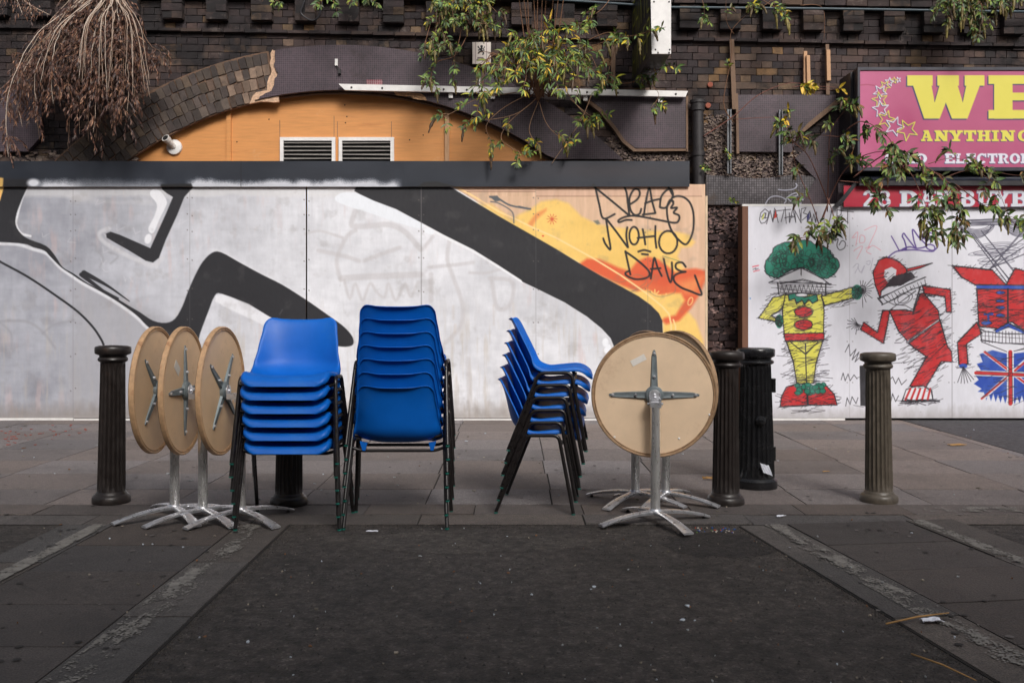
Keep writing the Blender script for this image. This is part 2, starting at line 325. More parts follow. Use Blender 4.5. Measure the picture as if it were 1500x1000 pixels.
class Canvas:
    def __init__(s, x0, y0, x1, y1, res, base):
        s.x0, s.y0, s.x1, s.y1 = x0, y0, x1, y1
        s.nx = int(round((x1 - x0) / res)) + 1; s.ny = int(round((y1 - y0) / res)) + 1
        s.xs = np.linspace(x0, x1, s.nx); s.ys = np.linspace(y0, y1, s.ny)
        s.C = np.empty((s.ny, s.nx, 3)); s.C[:] = np.array(base, float)
        s.res = res
    def win(s, a, b, c, d):
        i0 = max(0, np.searchsorted(s.xs, a)); i1 = min(s.nx, np.searchsorted(s.xs, c) + 1)
        j0 = max(0, np.searchsorted(s.ys, b)); j1 = min(s.ny, np.searchsorted(s.ys, d) + 1)
        return (i0, i1, j0, j1) if i1 > i0 and j1 > j0 else None
    def blend(s, w, a, col):
        i0, i1, j0, j1 = w; t = s.C[j0:j1, i0:i1]; t += (np.array(col, float) - t) * a[..., None]
    def segdist(s, X, Y, p, q):
        dx, dy = q[0] - p[0], q[1] - p[1]; L = dx * dx + dy * dy + 1e-9
        t = np.clip(((X - p[0]) * dx + (Y - p[1]) * dy) / L, 0, 1)
        return np.hypot(X - p[0] - t * dx, Y - p[1] - t * dy), t
    def stroke(s, pts, w, col, soft=0.9, alpha=1.0, smooth=False, taper=None):
        if smooth: pts = smoothpts(pts)
        m = w / 2 + soft + 1; xs = [p[0] for p in pts]; ys = [p[1] for p in pts]
        W = s.win(min(xs) - m, min(ys) - m, max(xs) + m, max(ys) + m)
        if W is None: return
        i0, i1, j0, j1 = W; X, Y = np.meshgrid(s.xs[i0:i1], s.ys[j0:j1]); A = np.zeros_like(X); n = len(pts) - 1
        for k in range(n):
            p, q = pts[k], pts[k + 1]
            w2 = s.win(min(p[0], q[0]) - m, min(p[1], q[1]) - m, max(p[0], q[0]) + m, max(p[1], q[1]) + m)
            if w2 is None: continue
            a0, a1, b0, b1 = w2[0] - i0, w2[1] - i0, w2[2] - j0, w2[3] - j0
            d, t = s.segdist(X[b0:b1, a0:a1], Y[b0:b1, a0:a1], p, q)
            hw = w / 2
            if taper: hw = w / 2 * (taper[0] + (taper[1] - taper[0]) * (k + t) / n)
            a = np.clip((hw - d) / soft + 0.5, 0, 1); np.maximum(A[b0:b1, a0:a1], a, out=A[b0:b1, a0:a1])
        s.blend(W, A * alpha, col)
    def poly(s, pts, col, soft=0.9, alpha=1.0, smooth=False):
        if smooth: pts = smoothpts(pts, True, 5)
        m = soft + 1; xs = [p[0] for p in pts]; ys = [p[1] for p in pts]
        W = s.win(min(xs) - m, min(ys) - m, max(xs) + m, max(ys) + m)
        if W is None: return
        i0, i1, j0, j1 = W; X, Y = np.meshgrid(s.xs[i0:i1], s.ys[j0:j1])
        ins = np.zeros(X.shape, bool); D = np.full(X.shape, 1e9); n = len(pts)
        for k in range(n):
            p, q = pts[k], pts[(k + 1) % n]
            if p[1] != q[1]:
                c = ((p[1] > Y) != (q[1] > Y)) & (X < (q[0] - p[0]) * (Y - p[1]) / (q[1] - p[1]) + p[0]); ins ^= c
            d, _ = s.segdist(X, Y, p, q); np.minimum(D, d, out=D)
        sd = np.where(ins, D, -D); s.blend(W, np.clip(sd / soft + 0.5, 0, 1) * alpha, col)
    def ell(s, cx, cy, rx, ry, col, soft=0.9, alpha=1.0, rot=0.0):
        m = max(rx, ry) + soft + 1; W = s.win(cx - m, cy - m, cx + m, cy + m)
        if W is None: return
        i0, i1, j0, j1 = W; X, Y = np.meshgrid(s.xs[i0:i1] - cx, s.ys[j0:j1] - cy)
        c, sn = math.cos(rot), math.sin(rot); U = (X * c + Y * sn) / rx; V = (-X * sn + Y * c) / ry
        s.blend(W, np.clip((1 - np.hypot(U, V)) * min(rx, ry) / soft + 0.5, 0, 1) * alpha, col)
    def ring(s, cx, cy, rx, ry, w, col, alpha=1.0, rot=0.0, a0=0, a1=360, jit=0.0):
        pts = []; n = 22
        for k in range(n + 1):
            a = R(a0 + (a1 - a0) * k / n); x = rx * math.cos(a) * (1 + rnd.uniform(-jit, jit)); y = ry * math.sin(a) * (1 + rnd.uniform(-jit, jit))
            pts.append((cx + x * math.cos(rot) - y * math.sin(rot), cy + x * math.sin(rot) + y * math.cos(rot)))
        s.stroke(pts, w, col, alpha=alpha)
    def mesh(s, name, mat, Y, xa=None, xb=None, parent=None, thick=0.018):
        xa = s.x0 if xa is None else xa; xb = s.x1 if xb is None else xb
        i0 = int(np.searchsorted(s.xs, xa - 1e-6)); i1 = int(np.searchsorted(s.xs, xb + 1e-6))
        nx = i1 - i0; ny = s.ny; C = s.C[:, i0:i1] / 255.0
        Cl = np.where(C <= 0.04045, C / 12.92, ((np.clip(C, 0, 1) + 0.055) / 1.055) ** 2.4)
        xx = (s.xs[i0:i1] - CX) / F * Y; zz = CH - (s.ys - HY) / F * Y
        gx, gz = np.meshgrid(xx, zz); V = np.zeros((ny * nx, 3), np.float32); V[:, 0] = gx.ravel(); V[:, 1] = Y; V[:, 2] = gz.ravel()
        idx = np.arange(ny * nx).reshape(ny, nx); q = np.stack([idx[:-1, :-1], idx[1:, :-1], idx[1:, 1:], idx[:-1, 1:]], -1).reshape(-1, 4)
        # back corners give the board its thickness
        xl, xr, zt, zb = xx[0], xx[-1], zz[0], zz[-1]
        e = 0.0006
        B = np.array([[xl, Y + e, zt], [xr, Y + e, zt], [xr, Y + e, zb], [xl, Y + e, zb], [xl, Y + thick, zt], [xr, Y + thick, zt], [xr, Y + thick, zb], [xl, Y + thick, zb]], np.float32)
        b = ny * nx; qb = np.array([[0, 1, 5, 4], [1, 2, 6, 5], [2, 3, 7, 6], [3, 0, 4, 7], [4, 5, 6, 7]]) + b
        V = np.concatenate([V, B]); q = np.concatenate([q, qb])
        me = bpy.data.meshes.new(name); me.vertices.add(len(V)); me.vertices.foreach_set('co', V.ravel())
        me.loops.add(q.size); me.loops.foreach_set('vertex_index', q.ravel().astype(np.int32))
        me.polygons.add(len(q)); me.polygons.foreach_set('loop_start', np.arange(0, q.size, 4, dtype=np.int32))
        me.update(calc_edges=True)
        at = me.color_attributes.new('Col', 'FLOAT_COLOR', 'POINT'); A = np.ones((len(V), 4), np.float32)
        A[:b, :3] = Cl.reshape(-1, 3); A[b:, :3] = lin((120, 88, 66)); at.data.foreach_set('color', A.ravel())
        me.materials.append(mat); o = bpy.data.objects.new(name, me); COL.objects.link(o)
        if parent is not None: o.parent = parent
        return o

# ================================================================== GROUND
gmb = MB(); gmb.box(-150, 150, -120, 200, -1.0, -0.008)
tag(gmb.build('road', M['asphalt']), kind='structure')
TOP = 0.0
def slabrow_colour(base, var=0.18):
    k = 1 + rnd.uniform(-var, var); t = rnd.uniform(-0.06, 0.06)
    return (base[0] * k * (1 + t), base[1] * k, base[2] * k * (1 - t))
def slab_field(name, x0, x1, y0, y1, w, d, mat, base, stagger=0.5, gap=0.007, Mx=None, var=0.18, jz=0.0016):
    mb = MB(); r = 0; y = y1
    while y > y0 + 0.02:
        ya = max(y0, y - d); x = x0 - (w * stagger if r % 2 else 0) - (rnd.uniform(0, 0.02) if x1 - x0 > 1 else 0)
        while x < x1 - 0.01:
            xa, xb = max(x, x0), min(x + w, x1)
            if xb - xa > 0.03:
                h = rnd.uniform(-jz, jz)
                mb.box(xa + gap / 2, xb - gap / 2, ya + gap / 2, y - gap / 2, -0.0075, TOP + h, slabrow_colour(base, var), jit=0.0012, M=Mx)
            x += w
        y -= d; r += 1
    return mb.build(name, mat)
SLAB = (0.168, 0.144, 0.138); SLABF = (0.058, 0.049, 0.046); KERB = (0.074, 0.066, 0.062)
Y_K0, Y_K1, Y_K2, Y_W = 5.12, 5.36, 5.64, 10.12
bed = MB(); bed.box(-9.5, 9.5, Y_K0 + 0.004, Y_W + 0.6, -0.3, -0.005)
tag(bed.build('pavement_bed', M['bed']), kind='structure')
tag(slab_field('pavement', -9.5, 4.1, Y_K2, Y_W + 0.2, 0.75, 0.60, M['slab'], SLAB, stagger=0.0, gap=.0085, jz=.0014), kind='structure')
a2 = MB(); a2.box(4.11, 9.5, Y_K2 + 0.01, Y_W + 0.2, -0.2, 0.001); tag(a2.build('tarmac_path', M['asphalt2']), kind='structure')
tag(slab_field('channel_stones', -9.5, 9.5, Y_K1 + 0.003, Y_K2, 0.62, 0.277, M['slabdark'], (0.110, 0.093, 0.087), gap=0.006, jz=0.002), kind='structure')
tag(slab_field('kerb', -9.5, 9.5, Y_K0, Y_K1, 0.9, 0.24, M['kerb'], (0.092, 0.080, 0.075), gap=0.009, jz=0.004), kind='structure')

def marking(name, x0, x1, y0, y1, Mx, thr, seed, res=0.007):
    nx, ny = int((x1 - x0) / res), int((y1 - y0) / res); n = fbm(ny, nx, 7, 5, seed, 4)
    n2 = fbm(ny, nx, 34, 8, seed + 9, 3); mb = MB()
    for j in range(ny):
        i = 0
        while i < nx:
            edge = min(i, nx - 1 - i) / nx
            if n[j, i] * 0.42 + n2[j, i] * 0.58 + rnd.uniform(-.11, .11) > thr + .10 * max(0, 1 - edge / .25):
                xa, ya = x0 + i * res, y0 + j * res
                mb.add([Mx @ Vector(p) for p in ((xa, ya, .0042), (xa + res, ya, .0042), (xa + res, ya + res, .0042), (xa, ya + res, .0042))], [(0, 1, 2, 3)])
            i += 1
    if mb.v: tag(mb.build(name, M['marking'], fix=False), kind='structure')
I4 = Matrix.Identity(4)
# left island: slabs, then a granite kerb beside the bay
def island(xa, xb, Mx, side, seed, nm):
    # local frame: bay edge of the kerb at x = 0, slabs away from it
    s = side
    mb = MB(); lo, hi = sorted((0, s * (abs(xb - xa) + 0.56))); mb.box(lo, hi, -3.0, Y_K0 - 0.004, -0.3, -0.005, M=Mx); tag(mb.build('pavement_bed', M['bed']), kind='structure')
    lo, hi = sorted((s * 0.005, s * 0.27)); o = slab_field('kerb', lo, hi, -3.0, Y_K0 - 0.003, 0.4, 0.78, M['kerb'], KERB, stagger=0, gap=0.008, Mx=Mx, jz=0.003); tag(o, kind='structure')
    lo, hi = sorted((s * 0.271, s * (abs(xb - xa) + 0.28))); o = slab_field('pavement', lo, hi, -3.0, Y_K0 - 0.003, 0.72, 0.47, M['slabdark'], SLABF, stagger=0.0, gap=0.007, Mx=Mx); tag(o, kind='structure')
    lo2, hi2 = sorted((s * (abs(xb - xa) + 0.285), s * (abs(xb - xa) + 0.56))); o = slab_field('kerb', lo2, hi2, -3.0, Y_K0 - 0.003, 0.4, 0.78, M['kerb'], KERB, stagger=0, gap=0.008, Mx=Mx, jz=0.003); tag(o, kind='structure')
    a, b = sorted((s * 0.11, s * 0.25)); marking('worn_line', a, b, 2.2, Y_K0 - 0.02, Mx, 0.53, seed)
    w = abs(xb - xa); a, b = sorted((s * (w + 0.30), s * (w + 0.39))); marking('worn_line', a, b, 3.6, Y_K0 - 0.02, Mx, 0.44, seed + 50)
island(0, 0.66, Matrix.Translation((-1.185, 0, 0)), -1, 3, 'left')
Mr = Matrix.Translation((1.20, 5.12, 0)) @ Matrix.Rotation(R(7.5), 4, 'Z') @ Matrix.Translation((0, -5.12 - 0.03, 0))
island(0, 0.66, Mr, 1, 21, 'right')
marking('worn_line', 2.2, 3.6, 5.42, 5.56, I4, 0.56, 77)

# ================================================================== UNSEEN TERRACE (added behind the viewer to shade the near ground)
tb = tag(empty('unseen_shade_terrace', (0, -6.5, 0)), 'unseen brick terrace with sash windows, added to shade the near ground', 'building')
BH = 9.1
tbm = pmat('shade_terrace_brick', lin((120, 92, 78)), rough=.9, nscale=3, namt=.25, bump=.3)
q = MB(); q.box(-16, 16, -8, 0, 0, BH); q.build('wall', tbm, tb)
q = MB(); q.box(-16.1, 16.1, -.2, .25, BH - .35, BH + .02); q.build('cornice', pmat('stucco_cornice', lin((170, 160, 146)), rough=.8), tb)
for fl in range(2):
    for k in range(10):
        q = MB(); x = -14.4 + k * 3.2; z = 3.9 + fl * 2.2
        q.box(x - .55, x + .55, .005, .03, z - .7, z + .7); w_ = q.build('window', pmat('window_glass', lin((60, 66, 72)), rough=.1) if (fl, k) == (0, 0) else bpy.data.materials['window_glass'], tb)
        q = MB(); q.box(x - .62, x + .62, .006, .07, z - .78, z - .705); q.build('sill', bpy.data.materials['stucco_cornice'], w_)

# ================================================================== BRICK VIADUCT
YB = 10.42                                   # face of the brickwork
S = YB / F
viaduct = empty('railway_viaduct', (0, YB, 0)); vo_inv = Matrix.Translation((0, -YB, 0))
tag(viaduct, 'soot-blackened brick railway viaduct wall with corbelled cornice behind the hoardings', 'viaduct')
def vpart(mb, name, mat, **k):
    o = mb.build(name, mat, viaduct, **k); o.location = (0, -YB, 0); return o
ACX, ACY, ARI, ARO = 497.0, 665.0, 530.0, 598.0        # arch centre and radii in photo pixels
def arcpt(a, r, Y): return P(ACX + r * math.cos(R(a)), ACY - r * math.sin(R(a)), Y)
SL = 0.0165                                   # the courses fall gently to the right
bk = MB()
# backing with the arch opening left out: vertical strips
xs = np.arange(-9.5, 9.51, 0.1)
ax = (ACX - CX) / F * YB; az = CH - (ACY - HY) / F * YB; ri = ARI / F * YB
def zopen(x):
    d = ri * ri - (x - ax) ** 2
    return az + math.sqrt(d) if d > 0 else -0.1
for a, b in zip(xs[:-1], xs[1:]):
    za, zb = max(-0.1, zopen(a)), max(-0.1, zopen(b))
    if za < 2.0: za = -0.1
    if zb < 2.0: zb = -0.1
    bk.add([(a, YB + .02, za), (b, YB + .02, zb), (b, YB + .02, 5.6), (a, YB + .02, 5.6)], [(0, 1, 2, 3)])
bk.box(-9.5, 9.5, YB + .5, YB + .6, -0.1, 5.6)
vpart(bk, 'wall_core', M['mortar'], fix=False)
SOOT = [lin(c) for c in ((62, 50, 50), (68, 55, 53), (57, 47, 48), (74, 59, 55), (54, 46, 48), (80, 64, 57))]
TAN = [lin(c) for c in ((96, 78, 62), (108, 88, 68), (88, 70, 58), (122, 94, 64), (102, 84, 72), (84, 68, 60))]
def inblob(px, py, blobs):
    for (x, y, rx, ry, s) in blobs:
        if ((px - x) / rx) ** 2 + ((py - y) / ry) ** 2 < rnd.uniform(0.3, 1.2): return s
    return None
LIGHTB = [(1095, 95, 70, 45, .65), (1060, 150, 60, 60, .5), (560, 45, 130, 10, .3), (960, 225, 90, 30, .8), (430, 45, 80, 8, .3), (1050, 240, 30, 60, .5), (40, 225, 60, 14, .5), (40, 110, 60, 14, .35), (930, 130, 60, 12, .5), (1130, 128, 50, 14, .8), (1330, 70, 100, 8, .3)]
def bcol(px, py):
    s = inblob(px, py, LIGHTB); p = 0.10 if s is None else s * .85
    tn = rnd.random() < p; c = rnd.choice(TAN) if tn else rnd.choice(SOOT); k = rnd.uniform(0.7, 1.2)
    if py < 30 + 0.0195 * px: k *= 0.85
    return tuple(v * k for v in c)
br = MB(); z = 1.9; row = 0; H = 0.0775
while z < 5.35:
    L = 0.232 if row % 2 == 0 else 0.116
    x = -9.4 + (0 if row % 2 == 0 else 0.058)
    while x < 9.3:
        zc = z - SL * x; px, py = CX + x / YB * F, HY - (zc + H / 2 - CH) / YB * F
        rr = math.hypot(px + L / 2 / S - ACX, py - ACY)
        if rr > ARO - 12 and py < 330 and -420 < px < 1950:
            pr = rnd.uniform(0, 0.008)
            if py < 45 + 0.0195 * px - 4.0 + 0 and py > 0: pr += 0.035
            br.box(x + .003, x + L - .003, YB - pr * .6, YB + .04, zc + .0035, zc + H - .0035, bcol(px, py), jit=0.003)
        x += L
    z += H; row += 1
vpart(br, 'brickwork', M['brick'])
# exposed lower pier and the wall seen beside the hoardings
pr_ = MB(); z = 0.05; row = 0
while z < 1.95:
    x = 1.9 + (0.06 if row % 2 else 0)
    while x < 3.0:
        k = rnd.uniform(.5, 1.1); c = rnd.choice([lin((74, 58, 58)), lin((62, 50, 52)), lin((88, 66, 62)), lin((52, 42, 44))])
        pr = rnd.uniform(-0.012, 0.03)
        pr_.box(x + .006, x + .11, YB - pr - 0.02, YB + .04, z + .006, z + .07, tuple(v * k for v in c), jit=0.007)
        x += 0.116
    z += H; row += 1
vpart(pr_, 'pier', M['rubble'])
# corbels under the cornice
CORB = [-61, 4, 67, 129, 193, 257, 321, 387, 450, 513, 578, 640, 702, 764, 826, 888, 948, 1008, 1067, 1128, 1187, 1245, 1304, 1362, 1420, 1478, 1536, 1594]
for i, cxp in enumerate(CORB):
    mb = MB(); yb = 27 + 0.0185 * cxp; hwp = 15
    p0 = P(cxp - hwp, yb, YB); p1 = P(cxp + hwp, yb - 33, YB); nrow = 3; h = (p1.z - p0.z) / nrow
    for r in range(nrow):
        z0 = p0.z + r * h
        if (r + i) % 2: cuts = [p0.x, (p0.x + p1.x) / 2, p1.x]
        else: cuts = [p0.x, p1.x]
        for a, b in zip(cuts[:-1], cuts[1:]):
            c = rnd.choice(SOOT + TAN[:1] + ([TAN[2], TAN[0]] if cxp > 980 or rnd.random() < .3 else [])); k = rnd.uniform(.6, 1.15)
            mb.box(a + .002, b - .002, YB - .115 + rnd.uniform(-.010, .010), YB - .012, z0 + .004, z0 + h - .003, tuple(v * k * .8 for v in c), jit=.003)
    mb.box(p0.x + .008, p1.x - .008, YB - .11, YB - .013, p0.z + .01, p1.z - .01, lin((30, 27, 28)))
    vpart(mb, 'corbel', M['brick'])
# cornice: two oversailing courses above the corbels, and the string course below them
def sloping_course(ypx0, ypx1, proj, cols, dark=1.0, L=0.232):
    mb = MB(); x = -9.4
    while x < 9.3:
        pxm = CX + x / YB * F; za = CH - (ypx1 + .0185 * pxm - HY) / F * YB; zb = CH - (ypx0 + .0185 * pxm - HY) / F * YB
        c = rnd.choice(cols); k = rnd.uniform(.6, 1.1) * dark
        mb.box(x + .004, x + L - .004, YB - proj, YB + .02, za + .004, zb - .004, tuple(v * k for v in c), jit=.003)
        x += L
    return mb
mb = sloping_course(-19.5, -7.5, .145, SOOT + TAN[2:3]); mb2 = sloping_course(-31, -20, .18, SOOT); mb3 = sloping_course(-62, -32, .22, SOOT, 0.8, L=.5)
base = len(mb.v); mb.add(mb2.v, mb2.f); mb.c[base:] = mb2.c; base = len(mb.v); mb.add(mb3.v, mb3.f); mb.c[base:] = mb3.c
vpart(mb, 'cornice', M['brick'])
vpart(sloping_course(38, 43.5, .055, SOOT, 0.9), 'string_course', M['brick'])

# arch ring of header bricks on the left
rg = MB(); Yr = YB - 0.05
for k in range(4):
    r0 = ARI + 1 + k * 16.8; r1 = r0 + 15.6; a = 100.5 + rnd.uniform(-.4, .4)
    while a < 147:
        da = 9.6 / ((r0 + r1) / 2) * 180 / math.pi * rnd.uniform(1.0, 1.22); jr = rnd.uniform(-.7, .7)
        t = max(0, (109 - a) / 9)
        if t > 0 and k in (0, 1, 2) and rnd.random() < .75: c = lin((142, 120, 104)) if rnd.random() < .8 else lin((110, 90, 78))
        else: c = rnd.choice([lin((92, 81, 76)), lin((84, 74, 70)), lin((100, 88, 80)), lin((80, 70, 67)), lin((106, 90, 76))])
        kk = rnd.uniform(.42, .9)
        if a > 126: kk *= 0.75
        pts = [arcpt(a + da * .06, r0 + jr, Yr - rnd.uniform(0, .007)), arcpt(a + da * .95, r0 + jr, Yr - rnd.uniform(0, .007)), arcpt(a + da * .95, r1 + jr, Yr - rnd.uniform(0, .007)), arcpt(a + da * .06, r1 + jr, Yr - rnd.uniform(0, .007))]
        pts = [p + Vector((rnd.uniform(-.007, .007), 0, rnd.uniform(-.007, .007))) for p in pts]
        rg.prism(pts, (0, .09, 0), tuple(v * kk for v in c)); a += da
vpart(rg, 'arch_ring', M['brick2'])
rc = MB(); pts = [arcpt(a, ARI - 1, Yr + .012) for a in np.linspace(100, 148, 30)] + [arcpt(a, ARO + 1, Yr + .012) for a in np.linspace(148, 100, 30)]
rc.prism(pts, (0, .06, 0), lin((112, 88, 72))); vpart(rc, 'arch_mortar', M['rubble'])

# mosaic cladding over the arch, on the spandrels
Ym = YB - 0.085
def irregular(pts, amp, seed, k=5):
    r = random.Random(seed); out = []
    for a, b in zip(pts[:-1], pts[1:]):
        for j in range(k): t = j / k; out.append((a[0] + (b[0] - a[0]) * t + r.uniform(-amp, amp), a[1] + (b[1] - a[1]) * t + r.uniform(-amp, amp)))
    out.append(pts[-1]); return out
ms = MB()
edge = irregular([(379, 147), (383, 139), (399, 134), (401, 118), (406, 108), (401, 96), (403, 74)], 1.6, 4, 3)
outer = [(ACX + (ARO + 1) * math.cos(R(a)), ACY - (ARO + 1) * math.sin(R(a))) for a in np.linspace(98.8, 46, 40)]
inner = [(ACX + (ARI + 3) * math.cos(R(a)), ACY - (ARI + 3) * math.sin(R(a))) for a in np.linspace(54, 103.5, 40)]
ringp = edge + outer + [(900, 233), (815, 233)] + inner[1:]
ms.prism([P(x, y, Ym) for x, y in ringp], (0, .05, 0)); vpart(ms, 'mosaic_cladding', M['mosaic'])
lip = MB()   # bare plaster lip where the mosaic has broken off
lip.prism([P(x, y, Ym + .02) for x, y in irregular([(366, 151), (374, 136), (392, 132), (393, 116), (399, 105), (395, 92), (398, 73), (409, 74), (409, 149), (381, 149)], 1.2, 8, 3)], (0, .04, 0), lin((205, 170, 142)))
vpart(lip, 'broken_plaster', M['rubble']); lip = MB()
lip.prism([P(x, y, Ym - .004) for x, y in irregular([(577, 135), (600, 136), (613, 137), (622, 140), (626, 147), (618, 147), (600, 142), (580, 139.5)], .9, 9, 3)], (0, .01, 0), lin((200, 160, 122)))
vpart(lip, 'broken_plaster', M['rubble'])
rm = MB(); rm.prism([P(x, y, Ym - .003) for x, y in ((537, 117), (560, 117), (560, 133), (548, 134), (548, 125), (537, 125))], (0, .01, 0)); vpart(rm, 'red_mosaic', M['redmosaic']); rm = MB()
rm.prism([P(x, y, Ym - .003) for x, y in ((703, 140), (716, 138), (717, 146), (705, 147))], (0, .01, 0)); vpart(rm, 'red_mosaic', M['redmosaic'])
for pl in ([(858, 141), (1006, 141), (1005, 217), (931, 217), (915, 205), (903, 187), (882, 160)],
           [(1081, 139), (1226, 139), (1222, 152), (1186, 182), (1168, 196), (1160, 223), (1083, 222)],
           [(-260, 132), (62, 132), (60, 200), (40, 222), (-260, 221)],
           [(1236, 166), (1500, 166), (1500, 302), (1172, 302), (1195, 262), (1165, 232)]):
    q = MB(); q.prism([P(x, y, Ym + .02) for x, y in pl], (0, .08, 0)); vpart(q, 'mosaic_panel', M['mosaic'])
q = MB(); q.prism([P(x, y, Ym + .03) for x, y in irregular([(1034, 256), (1110, 262), (1172, 256), (1210, 262), (1200, 300), (1034, 300), (1034, 256)], .8, 3, 4)], (0, .06, 0)); vpart(q, 'grey_mosaic', M['mosaic2'])
q = MB()
for pl in ([(856, 141), (882, 160), (903, 187), (915, 205), (931, 218), (1006, 218), (1006, 221), (928, 222), (911, 208), (899, 190), (878, 164), (852, 143)],
           [(1005, 141), (1008, 141), (1008, 222), (1005, 222)], [(1078, 137), (1081, 137), (1083, 225), (1079, 225)], [(1229, 152), (1172, 198), (1166, 200), (1184, 180), (1224, 147)]):
    q = MB(); q.prism([P(x, y, Ym + .012) for x, y in pl], (0, .07, 0)); vpart(q, 'panel_trim', M['batten'])
# rough broken render: a field of small lumps
def lumps(px0, py0, px1, py1, n, cols, seed, smin=.015, smax=.05, mask=None, Y=None):
    r = random.Random(seed); mb = MB(); Y = Y or YB - .01
    for i in range(n):
        x, y = r.uniform(px0, px1), r.uniform(py0, py1)
        if mask and not mask(x, y): continue
        c = r.choice(cols); k = r.uniform(.55, 1.25); p = P(x, y, Y); w, h = r.uniform(smin, smax), r.uniform(smin * .7, smax * .55)
        pts = []; m = 6
        for j in range(m):
            a = 2 * math.pi * j / m; pts.append(p + Vector((math.cos(a) * w * r.uniform(.6, 1.1), -r.uniform(.004, .010), math.sin(a) * h * r.uniform(.6, 1.1))))
        mb.prism(pts, (0, .05, 0), tuple(v * k for v in c))
    return mb
RB = [lin(c) for c in ((138, 122, 112), (118, 104, 98), (104, 90, 86), (150, 134, 122), (112, 96, 92), (92, 80, 78), (128, 110, 98))]
vpart(lumps(1032, 168, 1205, 262, 2200, RB, 5, .009, .024, mask=lambda x, y: x > 1075 and y > 222 or x < 1080), 'rough_render', M['rubble'])
vpart(lumps(870, 190, 1010, 236, 1200, RB, 6, .009, .024, mask=lambda x, y: not (x > 925 and y < 216) and (y - 190) > (905 - x) * .9), 'rough_render', M['rubble'])
vpart(lumps(1030, 300, 1100, 520, 1900, [lin(c) for c in ((116, 94, 92), (128, 104, 100), (98, 82, 82), (146, 120, 114), (84, 72, 72))], 7, .010, .03), 'rough_render', M['rubble'])
vpart(lumps(-60, 222, 200, 240, 200, RB, 8), 'rough_render', M['rubble'])
# whitish spray tag on the grey mosaic
def ribbon(mb, pts, w, Y, col, smooth=True):
    if smooth: pts = [tuple(p) for p in smoothpts(pts)]
    for a, b in zip(pts[:-1], pts[1:]):
        d = Vector((b[0] - a[0], b[1] - a[1])); 
        if d.length < 1e-6: continue
        n = Vector((-d.y, d.x)).normalized() * w / 2; Y -= 0.00004
        mb.add([P(a[0] + n.x, a[1] + n.y, Y), P(b[0] + n.x, b[1] + n.y, Y), P(b[0] - n.x, b[1] - n.y, Y), P(a[0] - n.x, a[1] - n.y, Y)], [(0, 1, 2, 3)], col)
t = MB(); f3 = lambda pts: [(1080 + x / 7.14, 270 + y / 7.14) for x, y in pts]; W = lin((168, 168, 182))
for pts in ([(425, 55), (500, 62), (590, 50), (625, 15), (610, -10)], [(295, 205), (330, 150), (380, 125), (450, 130), (510, 165), (490, 200)], [(500, 160), (560, 110), (620, 90), (625, 120), (560, 130), (530, 150), (600, 200), (700, 200)], [(745, 85), (700, 160)], [(620, 165), (690, 160), (780, 160)], [(690, 165), (690, 200)]):
    ribbon(t, f3(pts), 1.7, Ym + .026, W)
vpart(t, 'spray_tag', M['fascia'], fix=False)

# ================================================================== THINGS ON THE VIADUCT
def vthing(name, label, cat, px, py, Y, group=None):
    p = P(px, py, Y); return tag(empty(name, p), label, cat, group), Matrix.Translation(-p)
def put(mb, name, mat, root, Mi, **k):
    rel(mb, Mi); return mb.build(name, mat, root, **k)
# plywood infill of the arch
root, Mi = vthing('arch_infill', 'orange plywood infill closing the arch above the dark fascia', 'plywood panel', 497, 260, YB + .06)
q = MB(); YI = YB + .06; pts = [arcpt(a, ARI + 6, YI) for a in np.linspace(145, 35, 60)]
q.prism([P(60, 262, YI)] + pts[0:0] + [arcpt(a, ARI + 6, YI) for a in np.linspace(139, 41, 60)] + [P(935, 262, YI)], (0, .02, 0)); put(q, 'board', M['plywood'], root, Mi)
for x in (336, 655):
    q = MB(); yt = ACY - math.sqrt(ARI ** 2 - (x - ACX) ** 2) + 1; a, b = P(x - 3.2, yt, YI), P(x + 3.2, 262, YI)
    q.box(a.x, b.x, YI - .03, YI - .001, b.z, a.z); put(q, 'batten', M['newbatten'] if x > 500 else M['plywood'], root, Mi)
q = MB(); q.tube([arcpt(a, ARI - 1.5, YI - .03) for a in np.linspace(141, 40, 50)], .016, 6); put(q, 'edge_bead', M['batten'], root, Mi)
# louvred vents
LV = pmat('dusty_louvre', lin((128, 124, 120)), rough=.6, nscale=20, namt=.3)
for i, (x0, x1, lab) in enumerate(((410, 491, 'left one of the two white framed louvred vents in the plywood arch'), (496, 577, 'right one of the two white framed louvred vents in the plywood arch'))):
    root, Mi = vthing('louvred_vent', lab, 'air vent', (x0 + x1) / 2, 240, YI, 'louvred vents in the plywood arch')
    Yv = YI - .035; a, b = P(x0, 201, Yv), P(x1, 255, Yv); w = .038; q = MB()
    q.box(a.x, a.x + w, Yv, YI - .002, b.z, a.z); q.box(b.x - w, b.x, Yv, YI - .002, b.z, a.z); q.box(a.x + w, b.x - w, Yv, YI - .002, a.z - w, a.z); q.box(a.x + w, b.x - w, Yv, YI - .002, b.z, b.z + w)
    put(q, 'frame', M['whitemetal'], root, Mi)
    q = MB(); q.box(a.x + w, b.x - w, YI - .006, YI - .003, b.z + w, a.z - w); put(q, 'backing', M['darkhole'], root, Mi)
    q = MB(); z = a.z - w - .012
    while z > b.z + w + .02:
        j = rnd.uniform(-.003, .003); q.prism([(a.x + w, Yv + .003, z - .016 + j), (b.x - w, Yv + .003, z - .016 - j), (b.x - w, Yv + .024, z - .003), (a.x + w, Yv + .024, z - .003)], (0, .002, .004)); z -= .043
    put(q, 'louvres', LV, root, Mi)
root = bpy.data.objects['arch_infill']; Mi = Matrix.Translation(-root.location)
